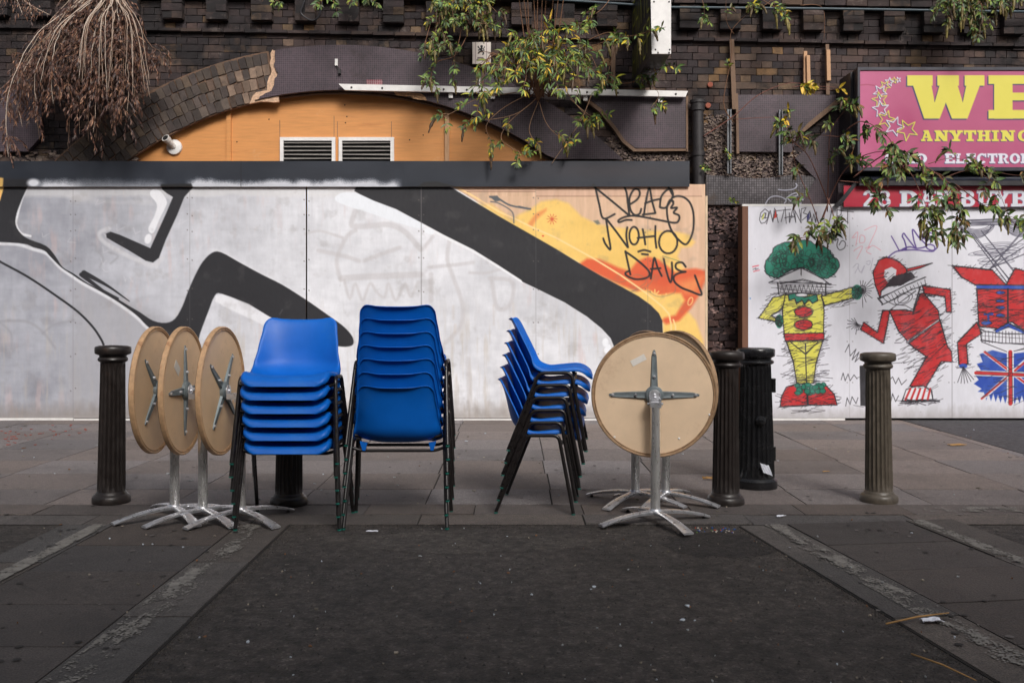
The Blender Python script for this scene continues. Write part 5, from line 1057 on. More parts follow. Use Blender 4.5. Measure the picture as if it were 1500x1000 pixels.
cv = Canvas(1260, 103, 1700, 245, .8, (172, 78, 116)); XX, YY = np.meshgrid(cv.xs, cv.ys)
cv.C += (np.array((190, 96, 138.)) - cv.C) * np.clip((1330 - XX) / 90, 0, 1)[..., None] * .8; cv.C += (fbm(cv.ny, cv.nx, 60, 60, 3)[..., None] - .5) * 10
SHD = (52, 56, 92); SY_ = (214, 204, 82); SW = (214, 214, 226)
slabtext(cv, [('W', 1329, 113), ('E', 1448, 84)], 110.5, 63.5, SY_, SHD, (-1.8, 1.8))
slabtext(cv, [('A', 1349, 17), ('N', 1369, 20.5), ('Y', 1390.5, 20), ('T', 1412, 18), ('H', 1431.5, 19.5), ('I', 1451.5, 13), ('N', 1466, 21), ('G', 1491, 18)], 191, 16, SY_, SHD, (-1, 1))
slabtext(cv, [('G', 1296, 15), ('O', 1312, 15), ('L', 1328, 13), ('D', 1342, 16)] + [('E', 1384, 15), ('L', 1400, 14), ('E', 1415.5, 14.5), ('C', 1431, 15), ('T', 1446.5, 14.5), ('R', 1462, 16), ('O', 1479, 15.5), ('N', 1495, 17), ('I', 1513, 10), ('C', 1524, 15), ('S', 1540, 14)], 225, 14.5, SW, SHD, (-.9, 1))
def star(cv, x, y, r, rot, col, w):
    pts = [(x + (r if k % 2 == 0 else r * .42) * math.sin(R(rot + 36 * k)), y - (r if k % 2 == 0 else r * .42) * math.cos(R(rot + 36 * k))) for k in range(11)]
    cv.stroke([(a - .8, b + .8) for a, b in pts], w, SHD, soft=.6); cv.stroke(pts, w, col, soft=.6)
for i, (x, y, r) in enumerate(((437, 157, 24), (402, 162, 28), (362, 175, 38), (325, 210, 48), (285, 258, 60), (283, 325, 68), (290, 402, 72), (335, 490, 76), (405, 550, 84), (515, 580, 92))):
    star(cv, 1240 + x / 5.77, 90 + y / 5.77, r / 5.77, i * 14 - 20 + (i % 2) * 10, SW if i % 2 == 0 else SY_, .9 + i * .06)
cv.stroke([(1260, 125), (1270, 124), (1281, 125.5)], 1.2, (150, 56, 84), soft=1)
sg = tag(empty('shop_sign', P(1480, 248, SY)), 'pink light box shop sign with large yellow letters and stars', 'sign')
o = cv.mesh('sign_face', M['canvas_gloss'], SY, parent=sg, thick=.01); o.location = -sg.location
def fbox(x0, y0, x1, y1, Ya, Yb, name, mat, root):
    a, b = P(x0, y0, Ya), P(x1, y1, Ya); q = MB(); q.box(a.x, b.x, Ya, Yb, b.z, a.z); rel(q, Matrix.Translation(-root.location)); return q.build(name, mat, root)
FB = pmat('dark_sign_frame', lin((48, 48, 60)), rough=.4, nscale=8, namt=.15, bump=0)
fbox(1256.5, 98.5, 1703, 102.9, SY - .012, SY + .03, 'frame', FB, sg); fbox(1256.5, 245.1, 1703, 250, SY - .012, SY + .03, 'frame', FB, sg); fbox(1256.5, 103, 1259.9, 245, SY - .012, SY + .03, 'frame', FB, sg)
a, b = P(1256.8, 99, SY), P(1702, 249.5, SY); q = MB(); q.box(a.x, b.x, SY + .031, YB - .1, b.z, a.z); rel(q, Matrix.Translation(-sg.location)); q.build('casing', M['blackmetal'], sg)
a, b = P(1243, 108, SY + .2), P(1256, 252, SY + .2); q = MB(); q.box(a.x, a.x + .075, SY + .14, YB - .09, b.z, a.z); rel(q, Matrix.Translation(-sg.location)); q.build('side_bracket', M['blackmetal'], sg)
# shutter box rail and red fascia under the sign
rl = tag(empty('shutter_rail', P(1450, 272, 9.9)), 'dark grey shutter box rail between the pink sign and the red fascia', 'shutter box')
fbox(1259, 260, 1750, 271.5, 9.93, YB - .1, 'casing', M['blackmetal'], rl)
q = MB(); a, b = P(1259, 262, 9.95), P(1750, 262, 9.95); q.tube([a, b], .03, 12); rel(q, Matrix.Translation(-rl.location)); q.build('roller_tube', pmat('slate_rail', lin((62, 66, 82)), rough=.4), rl, smooth=True)
fbox(1257, 250.5, 1750, 259.5, 10.05, YB - .1, 'recess', M['darkhole'], rl)
cv = Canvas(1236, 272, 1700, 303, .8, (168, 36, 58)); cv.C += (fbm(cv.ny, cv.nx, 10, 60, 3)[..., None] - .5) * 14
slabtext(cv, [('2', 1264, 17), ('8', 1286, 20), ('D', 1318, 27), ('A', 1347, 25), ('Y', 1369, 24), ('B', 1406, 23), ('U', 1431, 25), ('Y', 1454, 27), ('B', 1481, 25), ('A', 1508, 25), ('C', 1535, 24), ('K', 1561, 25)], 279, 23.5, (205, 208, 218), (96, 74, 110), (-1, 1))
rf = tag(empty('red_fascia', P(1450, 303, 10.0)), 'red fascia with white lettering above the white hoarding', 'sign')
o = cv.mesh('fascia_face', M['canvas_gloss'], 10.0, parent=rf, thick=.02); o.location = -rf.location
q = MB(); q.prism([P(x, y, 9.985) for x, y in ((1256, 262), (1262, 262), (1240, 290), (1231, 302), (1222, 302), (1236, 286))], (0, .05, 0)); rel(q, Matrix.Translation(-rf.location)); q.build('end_trim', M['blackmetal'], rf)
q = MB(); q.prism([P(x, y, 10.105) for x, y in ((1258, 268), (1240, 288), (1232, 302), (1228, 302), (1228, 268))], (0, .03, 0)); rel(q, Matrix.Translation(-rf.location)); q.build('mosaic_edge', M['mosaic'], rf)

# ================================================================== BOLLARDS
def bollard(px, ytop, ybase, mat, label, rs=1.0, group='fluted cast iron bollards', nm='bollard'):
    g = G(px, ybase); Hh = CH - (ytop - HY) / F * g.y
    root = tag(empty(nm, (g.x, g.y, 0)), label, 'bollard', group); root.rotation_euler = (R(((px * 7) % 10 - 5) * .12), R(((px * 3) % 10 - 5) * .12), R(px % 18))
    r0, r1 = .080 * rs, .070 * rs; NF = 20
    def fl(r, z, k, n): return r
    q = MB(); q.lathe([(.108 * rs, .0), (.110 * rs, .012), (.108 * rs, .034), (.100 * rs, .046), (.090 * rs, .052), (.086 * rs, .062), (.080 * rs, .068)], 48); q.build('base', mat, root, smooth=35)
    n = NF * 8; prof = []; q = MB()
    zs = [.06, .075, .09] + list(np.linspace(.12, Hh - .15, 12)) + [Hh - .12, Hh - .105, Hh - .09]
    def rf_(r, z, k, n):
        ph = (k % 8) / 8.0; dep = max(0, math.sin(math.pi * ph)) ** .7 if 1 <= (k % 8) <= 7 else 0
        fade = min(1, (z - .07) / .03) if z < .1 else min(1, (Hh - .095 - z) / .03); return r - .0085 * rs * dep * max(0, fade)
    q.lathe([(r0 + (r1 - r0) * (z - .06) / (Hh - .15), z) for z in zs], n, rf=rf_); q.build('fluted_shaft', mat, root, smooth=50)
    q = MB(); q.lathe([(r1, Hh - .095), (.082 * rs, Hh - .088), (.086 * rs, Hh - .078), (.082 * rs, Hh - .068), (.076 * rs, Hh - .062), (.078 * rs, Hh - .054), (.098 * rs, Hh - .046), (.103 * rs, Hh - .040), (.103 * rs, Hh - .010), (.099 * rs, Hh - .003), (.08 * rs, Hh + .003), (.03 * rs, Hh + .006)], 48); q.build('cap', mat, root, smooth=40)
    return root, g, Hh
bollard(163, 507, 735, M['iron'], 'dark brown fluted bollard at the far left beside the first folded table')
bollard(423, 507, 738, M['iron'], 'dark fluted bollard behind the blue chair stack facing the camera')
bollard(1063, 515, 737, M['iron'], 'dark brown fluted bollard between the folded tables and the fat bollard')
bollard(1287.5, 517, 734, M['iron_olive'], 'olive grey fluted bollard standing alone at the right with a pale spot on its cap')
# stout service bollard
g = G(1107, 713); Hh = CH - (510 - HY) / F * g.y
root = tag(empty('service_bollard', (g.x, g.y, 0)), 'stout glossy black tapered bollard with a lock knob, right of the folded tables', 'bollard')
q = MB(); q.lathe([(.135, 0), (.137, .01), (.135, .05), (.124, .064), (.118, .07)], 56); q.build('base', M['iron_gloss'], root, smooth=35)
q = MB(); NF = 22
def rf2(r, z, k, n):
    dep = math.sin(math.pi * (k % 8) / 8.0) ** .7 if (k % 8) else 0; fade = min(1, (z - .08) / .03) if z < .12 else min(1, max(0, (Hh - .105 - z) / .03)); return r - .011 * dep * max(0, fade)
zs = [.065, .08, .11] + list(np.linspace(.15, Hh - .16, 10)) + [Hh - .13, Hh - .115, Hh - .10]
q.lathe([(.120 + (.096 - .120) * (z - .065) / (Hh - .165), z) for z in zs], NF * 8, rf=rf2); q.build('fluted_shaft', M['iron_gloss'], root, smooth=50)
q = MB(); q.lathe([(.096, Hh - .104), (.110, Hh - .098), (.116, Hh - .088), (.110, Hh - .078), (.098, Hh - .072), (.100, Hh - .060), (.118, Hh - .052), (.122, Hh - .045), (.122, Hh - .010), (.118, Hh - .003), (.09, Hh + .003), (.03, Hh + .005)], 56); q.build('cap', M['iron_gloss'], root, smooth=40)
q = MB(); Mk = Matrix.Translation((.005, -.098, .44)) @ Matrix.Rotation(R(90), 4, 'X'); q.lathe([(.032, 0), (.032, .012), (.026, .02), (.016, .022), (.018, .04), (.012, .046)], 24, M=Mk); q.build('lock_knob', M['iron_gloss'], root, smooth=35)
for z in (.66, .22): q = MB(); q.box(.100, .122, -.03, .01, z - .045, z + .045); q.build('hinge', M['iron_gloss'], root)
pp = MB(); c0 = P(1120, 685, g.y - .145); w = .03
gv = [[c0 + Vector(((i - 2) * .014 + j * .006, -.006 + .004 * math.sin(i * 2 + j), .03 - j * .016 - i * .004 + rnd.uniform(-.003, .003))) for i in range(5)] for j in range(5)]
pp.add([v - c0 for r_ in gv for v in r_], [(j * 5 + i, j * 5 + i + 1, j * 5 + i + 6, j * 5 + i + 5) for j in range(4) for i in range(4)])
o = pp.build('paper_scrap', M['paper'], loc=c0 + Vector((0, .012, 0))); tag(o, 'white paper scrap stuck low on the glossy black bollard', 'paper'); sm = o.modifiers.new('s', 'SOLIDIFY'); sm.thickness = .001

# ================================================================== FOLDED BISTRO TABLES
def make_table(underside, rimmat, hub=.105, rot=0, zc=.706, RR=.349):
    """local frame: column at origin, underside of the tipped top faces -Y, top stands behind the column"""
    root = empty('folding_table')
    q = MB(); q.tube([(0, 0, .062), (0, 0, zc - .04)], .026, 28); q.build('column', M['alu'], root, smooth=40)
    q = MB(); q.lathe([(.034, .055), (.034, .068), (.030, .074), (.0265, .078)], 28); q.build('column_collar', M['alubase'], root, smooth=40)
    for k in range(4):
        a = R(25 + 90 * k + rot); d = Vector((math.cos(a), math.sin(a), 0)); n = Vector((-d.y, d.x, 0)); pts = []
        q = MB(); m = 12; sec = []
        for i in range(m + 1):
            t = i / m; r = .012 + .318 * t; z = .064 - .050 * t ** 2.0; w = .021 + .009 * t; th = .015 - .008 * t
            c = d * r; sec.append([c - n * w + Vector((0, 0, z)), c - n * w * .6 + Vector((0, 0, z + .005)), c + n * w * .6 + Vector((0, 0, z + .005)), c + n * w + Vector((0, 0, z)), c + n * w * .9 + Vector((0, 0, z - th)), c - n * w * .9 + Vector((0, 0, z - th))])
        vs = [v for s_ in sec for v in s_]; fs = []
        for i in range(m):
            for j in range(6): fs.append((i * 6 + j, i * 6 + (j + 1) % 6, (i + 1) * 6 + (j + 1) % 6, (i + 1) * 6 + j))
        fs += [tuple(range(6)), tuple(m * 6 + j for j in range(6))]; q.add(vs, fs); leg = q.build('foot', M['alubase'], root, smooth=35)
        q = MB(); q.lathe([(.011, 0), (.011, .006), (.006, .008), (.006, .014)], 12, M=Matrix.Translation(d * .305)); q.build('levelling_stud', M['pipe'], leg)
    # top: disc with lip; face plane at y = hub
    tl = R(0); Mt = Matrix.Translation((0, hub, zc)) @ Matrix.Rotation(R(90), 4, 'X')
    q = MB(); q.lathe([(RR - .022, .003), (RR - .020, -.004)][:1] + [(RR - .024, .0), (.2, .0), (.001, .0)], 96, M=Mt)
    q.v = []; q.f = []; q.c = []; q.lathe([(.001, -.004), (.001, .0), (.2, .0), (RR - .021, .0), (RR - .021, -.004)], 96, M=Mt); q.build('underside', underside, root, smooth=30)
    q = MB(); q.lathe([(RR - .022, -.006), (RR - .022, .003), (RR - .019, .006), (RR - .014, .003), (RR - .010, .007), (RR - .004, .008), (RR, .004), (RR, -.016), (RR - .004, -.021), (RR - .02, -.022)], 96, M=Mt); q.build('rim', rimmat, root, smooth=30)
    q = MB(); q.lathe([(RR - .005, -.022), (.001, -.0225)], 96, M=Mt); q.build('top_face', M['tableface'], root)
    # four armed bracket
    br_ = MB()
    for k in range(4):
        a = R(90 * k) ; d = Vector((math.cos(a), 0, math.sin(a))); n = Vector((-d.z, 0, d.x))
        sec = []
        for i in range(7):
            t = i / 6; r = .03 + .215 * t; w = .022 - .009 * t; hgt = .026 - .018 * t; c = Vector((0, hub, zc)) + d * r
            e = .4 if i == 6 else 1
            sec.append([c - n * w * e + Vector((0, -.001, 0)), c - n * w * .75 * e + Vector((0, -hgt * .6, 0)), c - n * w * .25 + Vector((0, -hgt * .5, 0)), c + n * w * .25 + Vector((0, -hgt * .5, 0)), c + n * w * .75 * e + Vector((0, -hgt * .6, 0)), c + n * w * e + Vector((0, -.001, 0))])
        vs = [v for s_ in sec for v in s_]; fs = []
        for i in range(6):
            for j in range(6): fs.append((i * 6 + j, i * 6 + (j + 1) % 6, (i + 1) * 6 + (j + 1) % 6, (i + 1) * 6 + j))
        fs += [tuple(range(6)), tuple(36 + j for j in range(6))]; br_.add(vs, fs)
    br_.lathe([(.050, -.001), (.050, .018), (.042, .026), (.03, .028)], 32, M=Mt); spd = br_.build('bracket', M['spider'], root, smooth=30)
    q = MB(); q.lathe([(.032, .028), (.032, .034), (.020, .036), (.010, .036), (.010, .044), (.004, .046)], 28, M=Mt); q.build('hub', M['alubase'], spd, smooth=30)
    for k in range(4):
        a = R(90 * k)
        for r in (.10, .225):
            q = MB(); q.lathe([(.008, .006), (.008, .020 if r < .2 else .012), (.003, .021 if r < .2 else .013)], 10, M=Mt @ Matrix.Translation((r * math.cos(a), r * math.sin(a), 0))); q.build('screw', M['alubase'], spd, smooth=30)
    q = MB(); q.box(-.030, .030, -.026, .026, zc - .06, zc - .033, jit=.001); q.box(-.030, -.024, -.01, hub - .030, zc - .045, zc - .015); q.box(.024, .030, -.01, hub - .030, zc - .045, zc - .015); q.box(-.020, .020, .0, hub - .045, zc - .033, zc - .019); q.tube([(-.042, .01, zc - .043), (.042, .01, zc - .043)], .007, 10); q.build('tilt_clamp', M['alubase'], root)
    return root
def sticker(root, x, z, w, h, rot, hub=.105, zc=.706):
    Ms = Matrix.Translation((x, hub - .0015, zc + z)) @ Matrix.Rotation(R(rot), 4, 'Y'); q = MB(); q.box(-w / 2, w / 2, -.0006, .0006, -h / 2, h / 2, M=Ms); q.build('sticker', M['sticker'], root)
def dots(root, pts, hub=.105, zc=.686):
    for x, z in pts: q = MB(); q.lathe([(.006, 0), (.006, .003), (.002, .005)], 10, M=Matrix.Translation((x, hub, zc + z)) @ Matrix.Rotation(R(90), 4, 'X')); q.build('rubber_stud', M['whitemetal'], root)
TGRP = 'folded bistro tables with tipped round tops'
pale = make_table(M['tabletop'], M['tablerim'], .075, zc=.682, RR=.342)
pale.location = (.772, 5.145, 0); pale.rotation_euler = (0, 0, R(-3)); tag(pale, 'pale beige folded round table in front of two others, right of the side-on chairs', 'table', TGRP)
second = copy_tree(pale); second.location = (.735, 5.70, 0); second.rotation_euler = (0, 0, R(-62)); tag(second, 'folded table half hidden directly behind the pale front table, left column', 'table')
third = copy_tree(pale); third.location = (.915, 5.69, 0); third.rotation_euler = (0, 0, R(-57)); tag(third, 'folded table behind the pale front table, its rim showing at upper right', 'table')
sticker(pale, -.085, .185, .085, .034, -28, .075, .686); dots(pale, ((.135, -.24), (-.215, -.235), (.30, -.11)), .075)
brown = make_table(M['tablebrown'], pmat('tan_table_rim', lin((196, 158, 120)), rough=.55, nscale=24, namt=.3, bump=.3, dark=lin((140, 92, 58)), dscale=12, dthr=.55), .10, rot=-88)
brown.location = (-1.86, 5.27, 0); brown.rotation_euler = (0, 0, R(90.5)); tag(brown, 'leftmost folded table of the three, next to the left bollard', 'table', TGRP)
b2 = copy_tree(brown); b2.location = (-1.688, 5.22, 0); b2.rotation_euler = (0, 0, R(90)); tag(b2, 'middle of the three folded tables on the left, with a paper diamond sticker', 'table')
b3 = copy_tree(brown); b3.location = (-1.475, 5.20, 0); b3.rotation_euler = (0, 0, R(87)); tag(b3, 'folded table closest to the blue chairs among the three on the left', 'table')
sticker(b2, -.12, .13, .085, .05, 38, .10)
for root, ang in ((brown, 11), (b2, 18), (b3, 24)):
    for ch in [c for c in root.children if c.name.startswith('foot')]: ch.rotation_euler = (0, 0, R(ang))
for root, ang in ((brown, 45), (b3, 38)):
    for ch in [c for c in root.children if c.name.startswith('bracket')]:
        ch.matrix_local = Matrix.Translation((0, 0, .706)) @ Matrix.Rotation(R(ang), 4, 'Y') @ Matrix.Translation((0, 0, -.706))

# ================================================================== STACKING CHAIRS
def shell_mesh(root):
    prof = smoothpts([(.000, .745), (.014, .728), (.030, .695), (.050, .620), (.066, .545), (.088, .480), (.132, .442), (.20, .430), (.28, .436), (.36, .448), (.42, .446), (.458, .428), (.474, .400)], False, 10)
    L = [0]
    for i in range(1, len(prof)): L.append(L[-1] + float(np.hypot(*(prof[i] - prof[i - 1]))))
    LT = L[-1]; pa = np.array(prof)
    ds = [0, .0015, .006, .014, .025, .040] + list(np.linspace(.058, LT - .058, 26)) + [LT - .040, LT - .026, LT - .014, LT - .006, LT - .0015, LT]
    def at(d): return np.array([np.interp(d, L, pa[:, 0]), np.interp(d, L, pa[:, 1])])
    hwk = [(0, .192), (.10, .201), (.25, .214), (.42, .231), (.52, .238), (.70, .236), (.88, .224), (1.0, .210)]
    def hw(s):
        for (a, x), (b, y) in zip(hwk[:-1], hwk[1:]):
            if s <= b: t = (s - a) / (b - a); return x + (y - x) * (t * t * (3 - 2 * t))
        return hwk[-1][1]
    NT = 20; vs = []; n = len(ds); rt, rf = .050, .055
    for i, d in enumerate(ds):
        s = d / LT; p = at(d); t = at(min(d + .004, LT)) - at(max(d - .004, 0)); t = t / np.hypot(*t); nr = np.array([-t[1], t[0]])
        w = hw(s)
        if d < rt: w = w - rt + math.sqrt(max(0, rt * rt - (rt - d) ** 2))
        if LT - d < rf: e_ = LT - d; w = w - rf + math.sqrt(max(0, rf * rf - (rf - e_) ** 2))
        wing = .050 * math.exp(-((s - .38) / .22) ** 2) + .014 + (.012 if s > .6 else 0) * min(1, (s - .6) / .1 if s > .6 else 0)
        if s > .86: wing *= max(0.05, 1 - (s - .86) / .14)
        lip = -.010 * max(0, 1 - d / .010)
        for j in range(NT + 1):
            jj = min(max(j - 1, 0), NT - 2); u = -1 + 2 * jj / (NT - 2); u = math.copysign(abs(u) ** .8, u); au = abs(u); k = au ** 3.0; outer = j in (0, NT)
            fl_ = .011 + .019 * min(1, max(0, (s - .38) / .12)); fl_ *= min(1, d / .03 + .3) * min(1, (LT - d) / .04 + .25); off = nr * (wing * k + lip - (fl_ if outer else 0)); bow = -.012 * (1 - u * u) * (1 if s < .35 else max(0, 1 - (s - .35) / .1))
            x = u * w + (math.copysign(.0045, u) if outer else 0)
            vs.append((x, p[0] + off[0] + bow, p[1] + off[1]))
    W = NT + 1; fs = [(i * W + j, i * W + j + 1, (i + 1) * W + j + 1, (i + 1) * W + j) for i in range(n - 1) for j in range(NT)]
    q = MB(); q.add(vs, fs); o = q.build('seat_shell', M['blue'], root, smooth=True)
    m = o.modifiers.new('thick', 'SOLIDIFY'); m.thickness = .0045; m.offset = 0; m2 = o.modifiers.new('sub', 'SUBSURF'); m2.levels = 1; m2.render_levels = 1
    return o
def bend(pts, r=.035, n=6):
    pts = [Vector(p) for p in pts]; out = [pts[0]]
    for a, b, c in zip(pts[:-2], pts[1:-1], pts[2:]):
        d1_, d2_ = (a - b).normalized(), (c - b).normalized(); p, q_ = b + d1_ * r, b + d2_ * r
        for i in range(n + 1): t = i / n; out.append(p * (1 - t) ** 2 + b * 2 * t * (1 - t) + q_ * t * t)
    out.append(pts[-1]); return out
def make_chair():
    root = empty('stacking_chair')
    shell_mesh(root)
    for s in (-1, 1):
        q = MB(); q.tube(bend([(s * .270, 0, .008), (s * .247, .172, .437), (s * .247, .354, .440), (s * .270, .437, .008)]), .0105, 14); fr = q.build('leg_frame', M['tubeblack'], root, smooth=60)
        for y in (0, .437):
            q = MB(); q.tube([(s * .2703, y, 0), (s * .2701, y, .006)], .0112, 14); q.build('foot_cap', M['green'], fr, smooth=60)
    for y, z in ((.150, .402), (.372, .402)):
        q = MB(); q.tube(bend([(-.250, y, z + .005), (-.20, y, z - .012), (.20, y, z - .012), (.250, y, z + .005)], .02, 4), .0085, 12); q.build('crossbar', M['tubeblack'], root, smooth=60)
    for s in (-1, 1):
        q = MB(); q.prism([(s * .165, .135, .432), (s * .205, .135, .440), (s * .19, .135, .392), (s * .175, .135, .392)], (0, .03, 0)); q.build('seat_lug', M['blue'], root)
    return root
chair0 = make_chair(); used = False
ORD = ['lowest', 'second up', 'third up', 'fourth up', 'fifth up', 'sixth up', 'seventh up']
def stack(x, y, rz, n, where, fwd=.0125, dz=.0705):
    global used
    for i in range(n):
        c = chair0 if not used else copy_tree(chair0); used = True
        f = Vector((-math.sin(rz), math.cos(rz), 0)); j = rnd.uniform(-.004, .004)
        c.location = (x + f.x * fwd * i + j * f.y, y + f.y * fwd * i + j * f.x, dz * i); c.rotation_euler = (0, 0, rz + R(rnd.uniform(-.9, .9)))
        nm = 'topmost' if i == n - 1 else ORD[i]
        tag(c, 'blue plastic chair, %s %s' % (nm, where), 'chair', 'stacked blue plastic chairs')
stack(-1.172, 5.405, R(180), 6, 'in the stack facing the camera beside the left tables')
stack(-.611, 4.99, 0, 7, 'in the middle stack with backs to the camera')
stack(-.062, 5.665, R(-95.5), 6, 'in the stack seen side-on at the centre')

# ================================================================== PLANTS
LG = [lin(c) for c in ((104, 126, 58), (84, 112, 56), (120, 142, 66), (72, 98, 54), (140, 152, 66), (92, 118, 78))]
LY = [lin(c) for c in ((196, 176, 44), (178, 150, 40), (160, 160, 52), (206, 168, 60))]
LD = [lin(c) for c in ((52, 66, 40), (44, 58, 36), (66, 78, 44), (72, 74, 44), (88, 84, 50))]
LB = [lin(c) for c in ((88, 60, 50), (104, 72, 58), (66, 46, 41), (54, 38, 35), (134, 98, 76), (78, 52, 44))]
def leaf(mb, p, d, L, w, col, droop=.4, curl=0.0):
    if p.y < 10.4 and -.50 < p.x < -.17 and 3.72 < p.z < 4.06: return
    d = d.normalized(); side = d.cross(Vector((rnd.uniform(-.5, .5), -1, rnd.uniform(-.2, .6)))); side = side.normalized() if side.length > .01 else Vector((1, 0, 0))
    nrm = side.cross(d).normalized(); g = Vector((0, 0, -1)); pts = []
    c = p.copy(); dd = d.copy(); mids = [c.copy()]
    for i in range(4): c = c + dd * L / 4; mids.append(c.copy()); dd = (dd + g * droop * .3 + nrm * curl * .3).normalized()
    ws = (0.02, .75, 1, .62, 0.02); k = rnd.uniform(.75, 1.25); vs = []; cs = tuple(v * k for v in col)
    for m, wv in zip(mids, ws): vs += [m + side * w * wv / 2 + nrm * w * .12, m.copy(), m - side * w * wv / 2 + nrm * w * .12]
    fs = []
    for i in range(4): a = i * 3; fs += [(a, a + 1, a + 4, a + 3), (a + 1, a + 2, a + 5, a + 4)]
    mb.add(vs, fs, cs)
def spike(mb, p, d, L, r, col):
    pts = [p.copy()]; dd = d.normalized(); rs = [r * .5]; n = 9
    for i in range(n): dd = (dd + Vector((0, 0, -.16)) + Vector((rnd.uniform(-.05, .05),) * 3)).normalized(); pts.append(pts[-1] + dd * L / n); rs.append(r * (1 - (i / n) ** 1.6) * rnd.uniform(.75, 1.2) + .002)
    b = len(mb.v); mb.tube(pts, rs, 7, col)
    for i in range(b, len(mb.v)): k = rnd.uniform(.55, 1.5); mb.c[i] = tuple(v * k for v in col); x, y, z = mb.v[i]; mb.v[i] = (x + rnd.uniform(-.004, .004), y + rnd.uniform(-.004, .004), z + rnd.uniform(-.004, .004))
def shoot(st, fo, sp, p, d, L, pal, lw, ll, gap, droop, sr, scol, spk=0.0, tipwhorl=True):
    pts = [p.copy()]; dd = d.normalized(); n = max(3, int(L / gap))
    for i in range(n):
        dd = (dd + Vector((rnd.uniform(-.12, .12), rnd.uniform(-.12, .08), rnd.uniform(-.08, .08) - droop * i / n))).normalized(); pts.append(pts[-1] + dd * L / n)
        if i >= 0:
            s0 = dd.cross(Vector((0, -1, .2))); s0 = s0.normalized() if s0.length > .01 else Vector((1, 0, 0)); a = rnd.uniform(0, 3.14); s1 = s0 * math.cos(a) + s0.cross(dd) * math.sin(a)
            for sg_ in (-1, 1):
                if rnd.random() < .88: leaf(fo, pts[-1], dd * .55 + s1 * sg_ + Vector((0, 0, .15)), ll * rnd.uniform(.6, 1.15), lw * rnd.uniform(.7, 1.1), rnd.choice(pal), droop=rnd.uniform(.4, 1.4))
    st.tube(pts, [sr * (1 - .6 * i / len(pts)) for i in range(len(pts))], 5, scol)
    if tipwhorl:
        for k in range(4): leaf(fo, pts[-1], dd + Vector((rnd.uniform(-.8, .8), rnd.uniform(-.5, .3), rnd.uniform(-.5, .3))), ll * .8, lw * .8, rnd.choice(pal), droop=.8)
    if rnd.random() < spk: spike(sp, pts[-1], dd + Vector((0, 0, -.6)), rnd.uniform(.09, .19), .016, rnd.choice([lin((104, 92, 52)), lin((88, 74, 46)), lin((120, 108, 58)), lin((76, 58, 42))]))
    return pts
def plant(name, label, cat, origin, branches, pal, scol, group=None, **kw):
    """branches: (pixel polyline, start depth, end depth, stem radius, shoots, shoot length, palette)"""
    st, fo, sp = MB(), MB(), MB()
    for (pl, Ya, Yb_, sr, ns, sl, pal2) in branches:
        pp = smoothpts(pl, False, 6); m = len(pp); pts = [P(x, y, Ya + (Yb_ - Ya) * i / (m - 1)) for i, (x, y) in enumerate(pp)]
        st.tube(pts, [sr * (1 - .65 * i / m) for i in range(m)], 7, scol)
        for k in range(int(ns * kw.get('mult', 1) + .5)):
            t = (rnd.uniform(kw.get('t0', .25), 1.0)) if k else 1.0; i = min(m - 2, int(t * (m - 1))); d = (pts[i + 1] - pts[i]).normalized()
            dv = d * .7 + Vector((rnd.uniform(-1, 1), rnd.uniform(-.8, .25), rnd.uniform(-.6, .7)))
            shoot(st, fo, sp, pts[i], dv, sl * rnd.uniform(.5, 1.2), pal2 or pal, kw.get('lw', .024), kw.get('ll', .085), kw.get('gap', .035), kw.get('droop', .5), sr * .4 + .0012, scol, kw.get('spk', .25))
    root = tag(empty(name, origin), label, cat, group); Mi = Matrix.Translation(-Vector(origin))
    fo.add(sp.v, sp.f); fo.c[len(fo.v) - len(sp.v):] = sp.c
    for mb, nm, mt in ((st, 'stems', M['stem']), (fo, 'foliage', M['leaf'])):
        if mb.v: rel(mb, Mi); mb.build(nm, mt, root, smooth=True, fix=False)
    return root
SB = lin((118, 84, 62)); SP_ = lin((150, 118, 92))
MIX = LG * 3 + LY + LD; MIXY = LG * 5 + LY * 2 + LD; 
# central shrub rooted on the rail, fountain of stems
rnd.seed(21)
o = P(790, 150, 10.2)
br_ = []
for (tx, ty, dy) in ((706, 122, -.35), (728, 104, -.45), (752, 62, -.3), (760, 70, -.55), (700, 142, -.3), (830, 72, -.4), (860, 100, -.5), (845, 48, -.35), (880, 118, -.4), (815, 95, -.6), (780, 85, -.6), (735, 130, -.5), (850, 130, -.5), (800, 50, -.3), (770, 120, -.55), (735, 110, -.4), (812, 118, -.45), (865, 75, -.3), (758, 100, -.6), (835, 92, -.5), (700, 160, -.3), (780, 60, -.35), (820, 60, -.5)):
    br_.append(([(790 + rnd.uniform(-26, 26), 142), (790 + (tx - 790) * .45 + rnd.uniform(-8, 8), 100), (790 + (tx - 790) * .8, min(ty, 88) - 8), (tx, ty)], 10.2, 10.1 + dy * 1.2, .0065, 6, .19, MIXY))
for x0, x1 in ((778, 772), (785, 788), (792, 801), (799, 812), (782, 765), (808, 828), (790, 795), (776, 758), (803, 820), (788, 781)): br_.append(([(788, 148), (x0, 110), ((x0 + x1) / 2, 50), (x1, -20)], 10.2, 9.75, .010, 1, .12, None))
plant('buddleia', 'leafy buddleia with yellowing tips growing out above the white rail', 'shrub', o, br_, MIX, SB, 'buddleias growing from the viaduct', spk=.35, ll=.115, lw=.019, gap=.05)
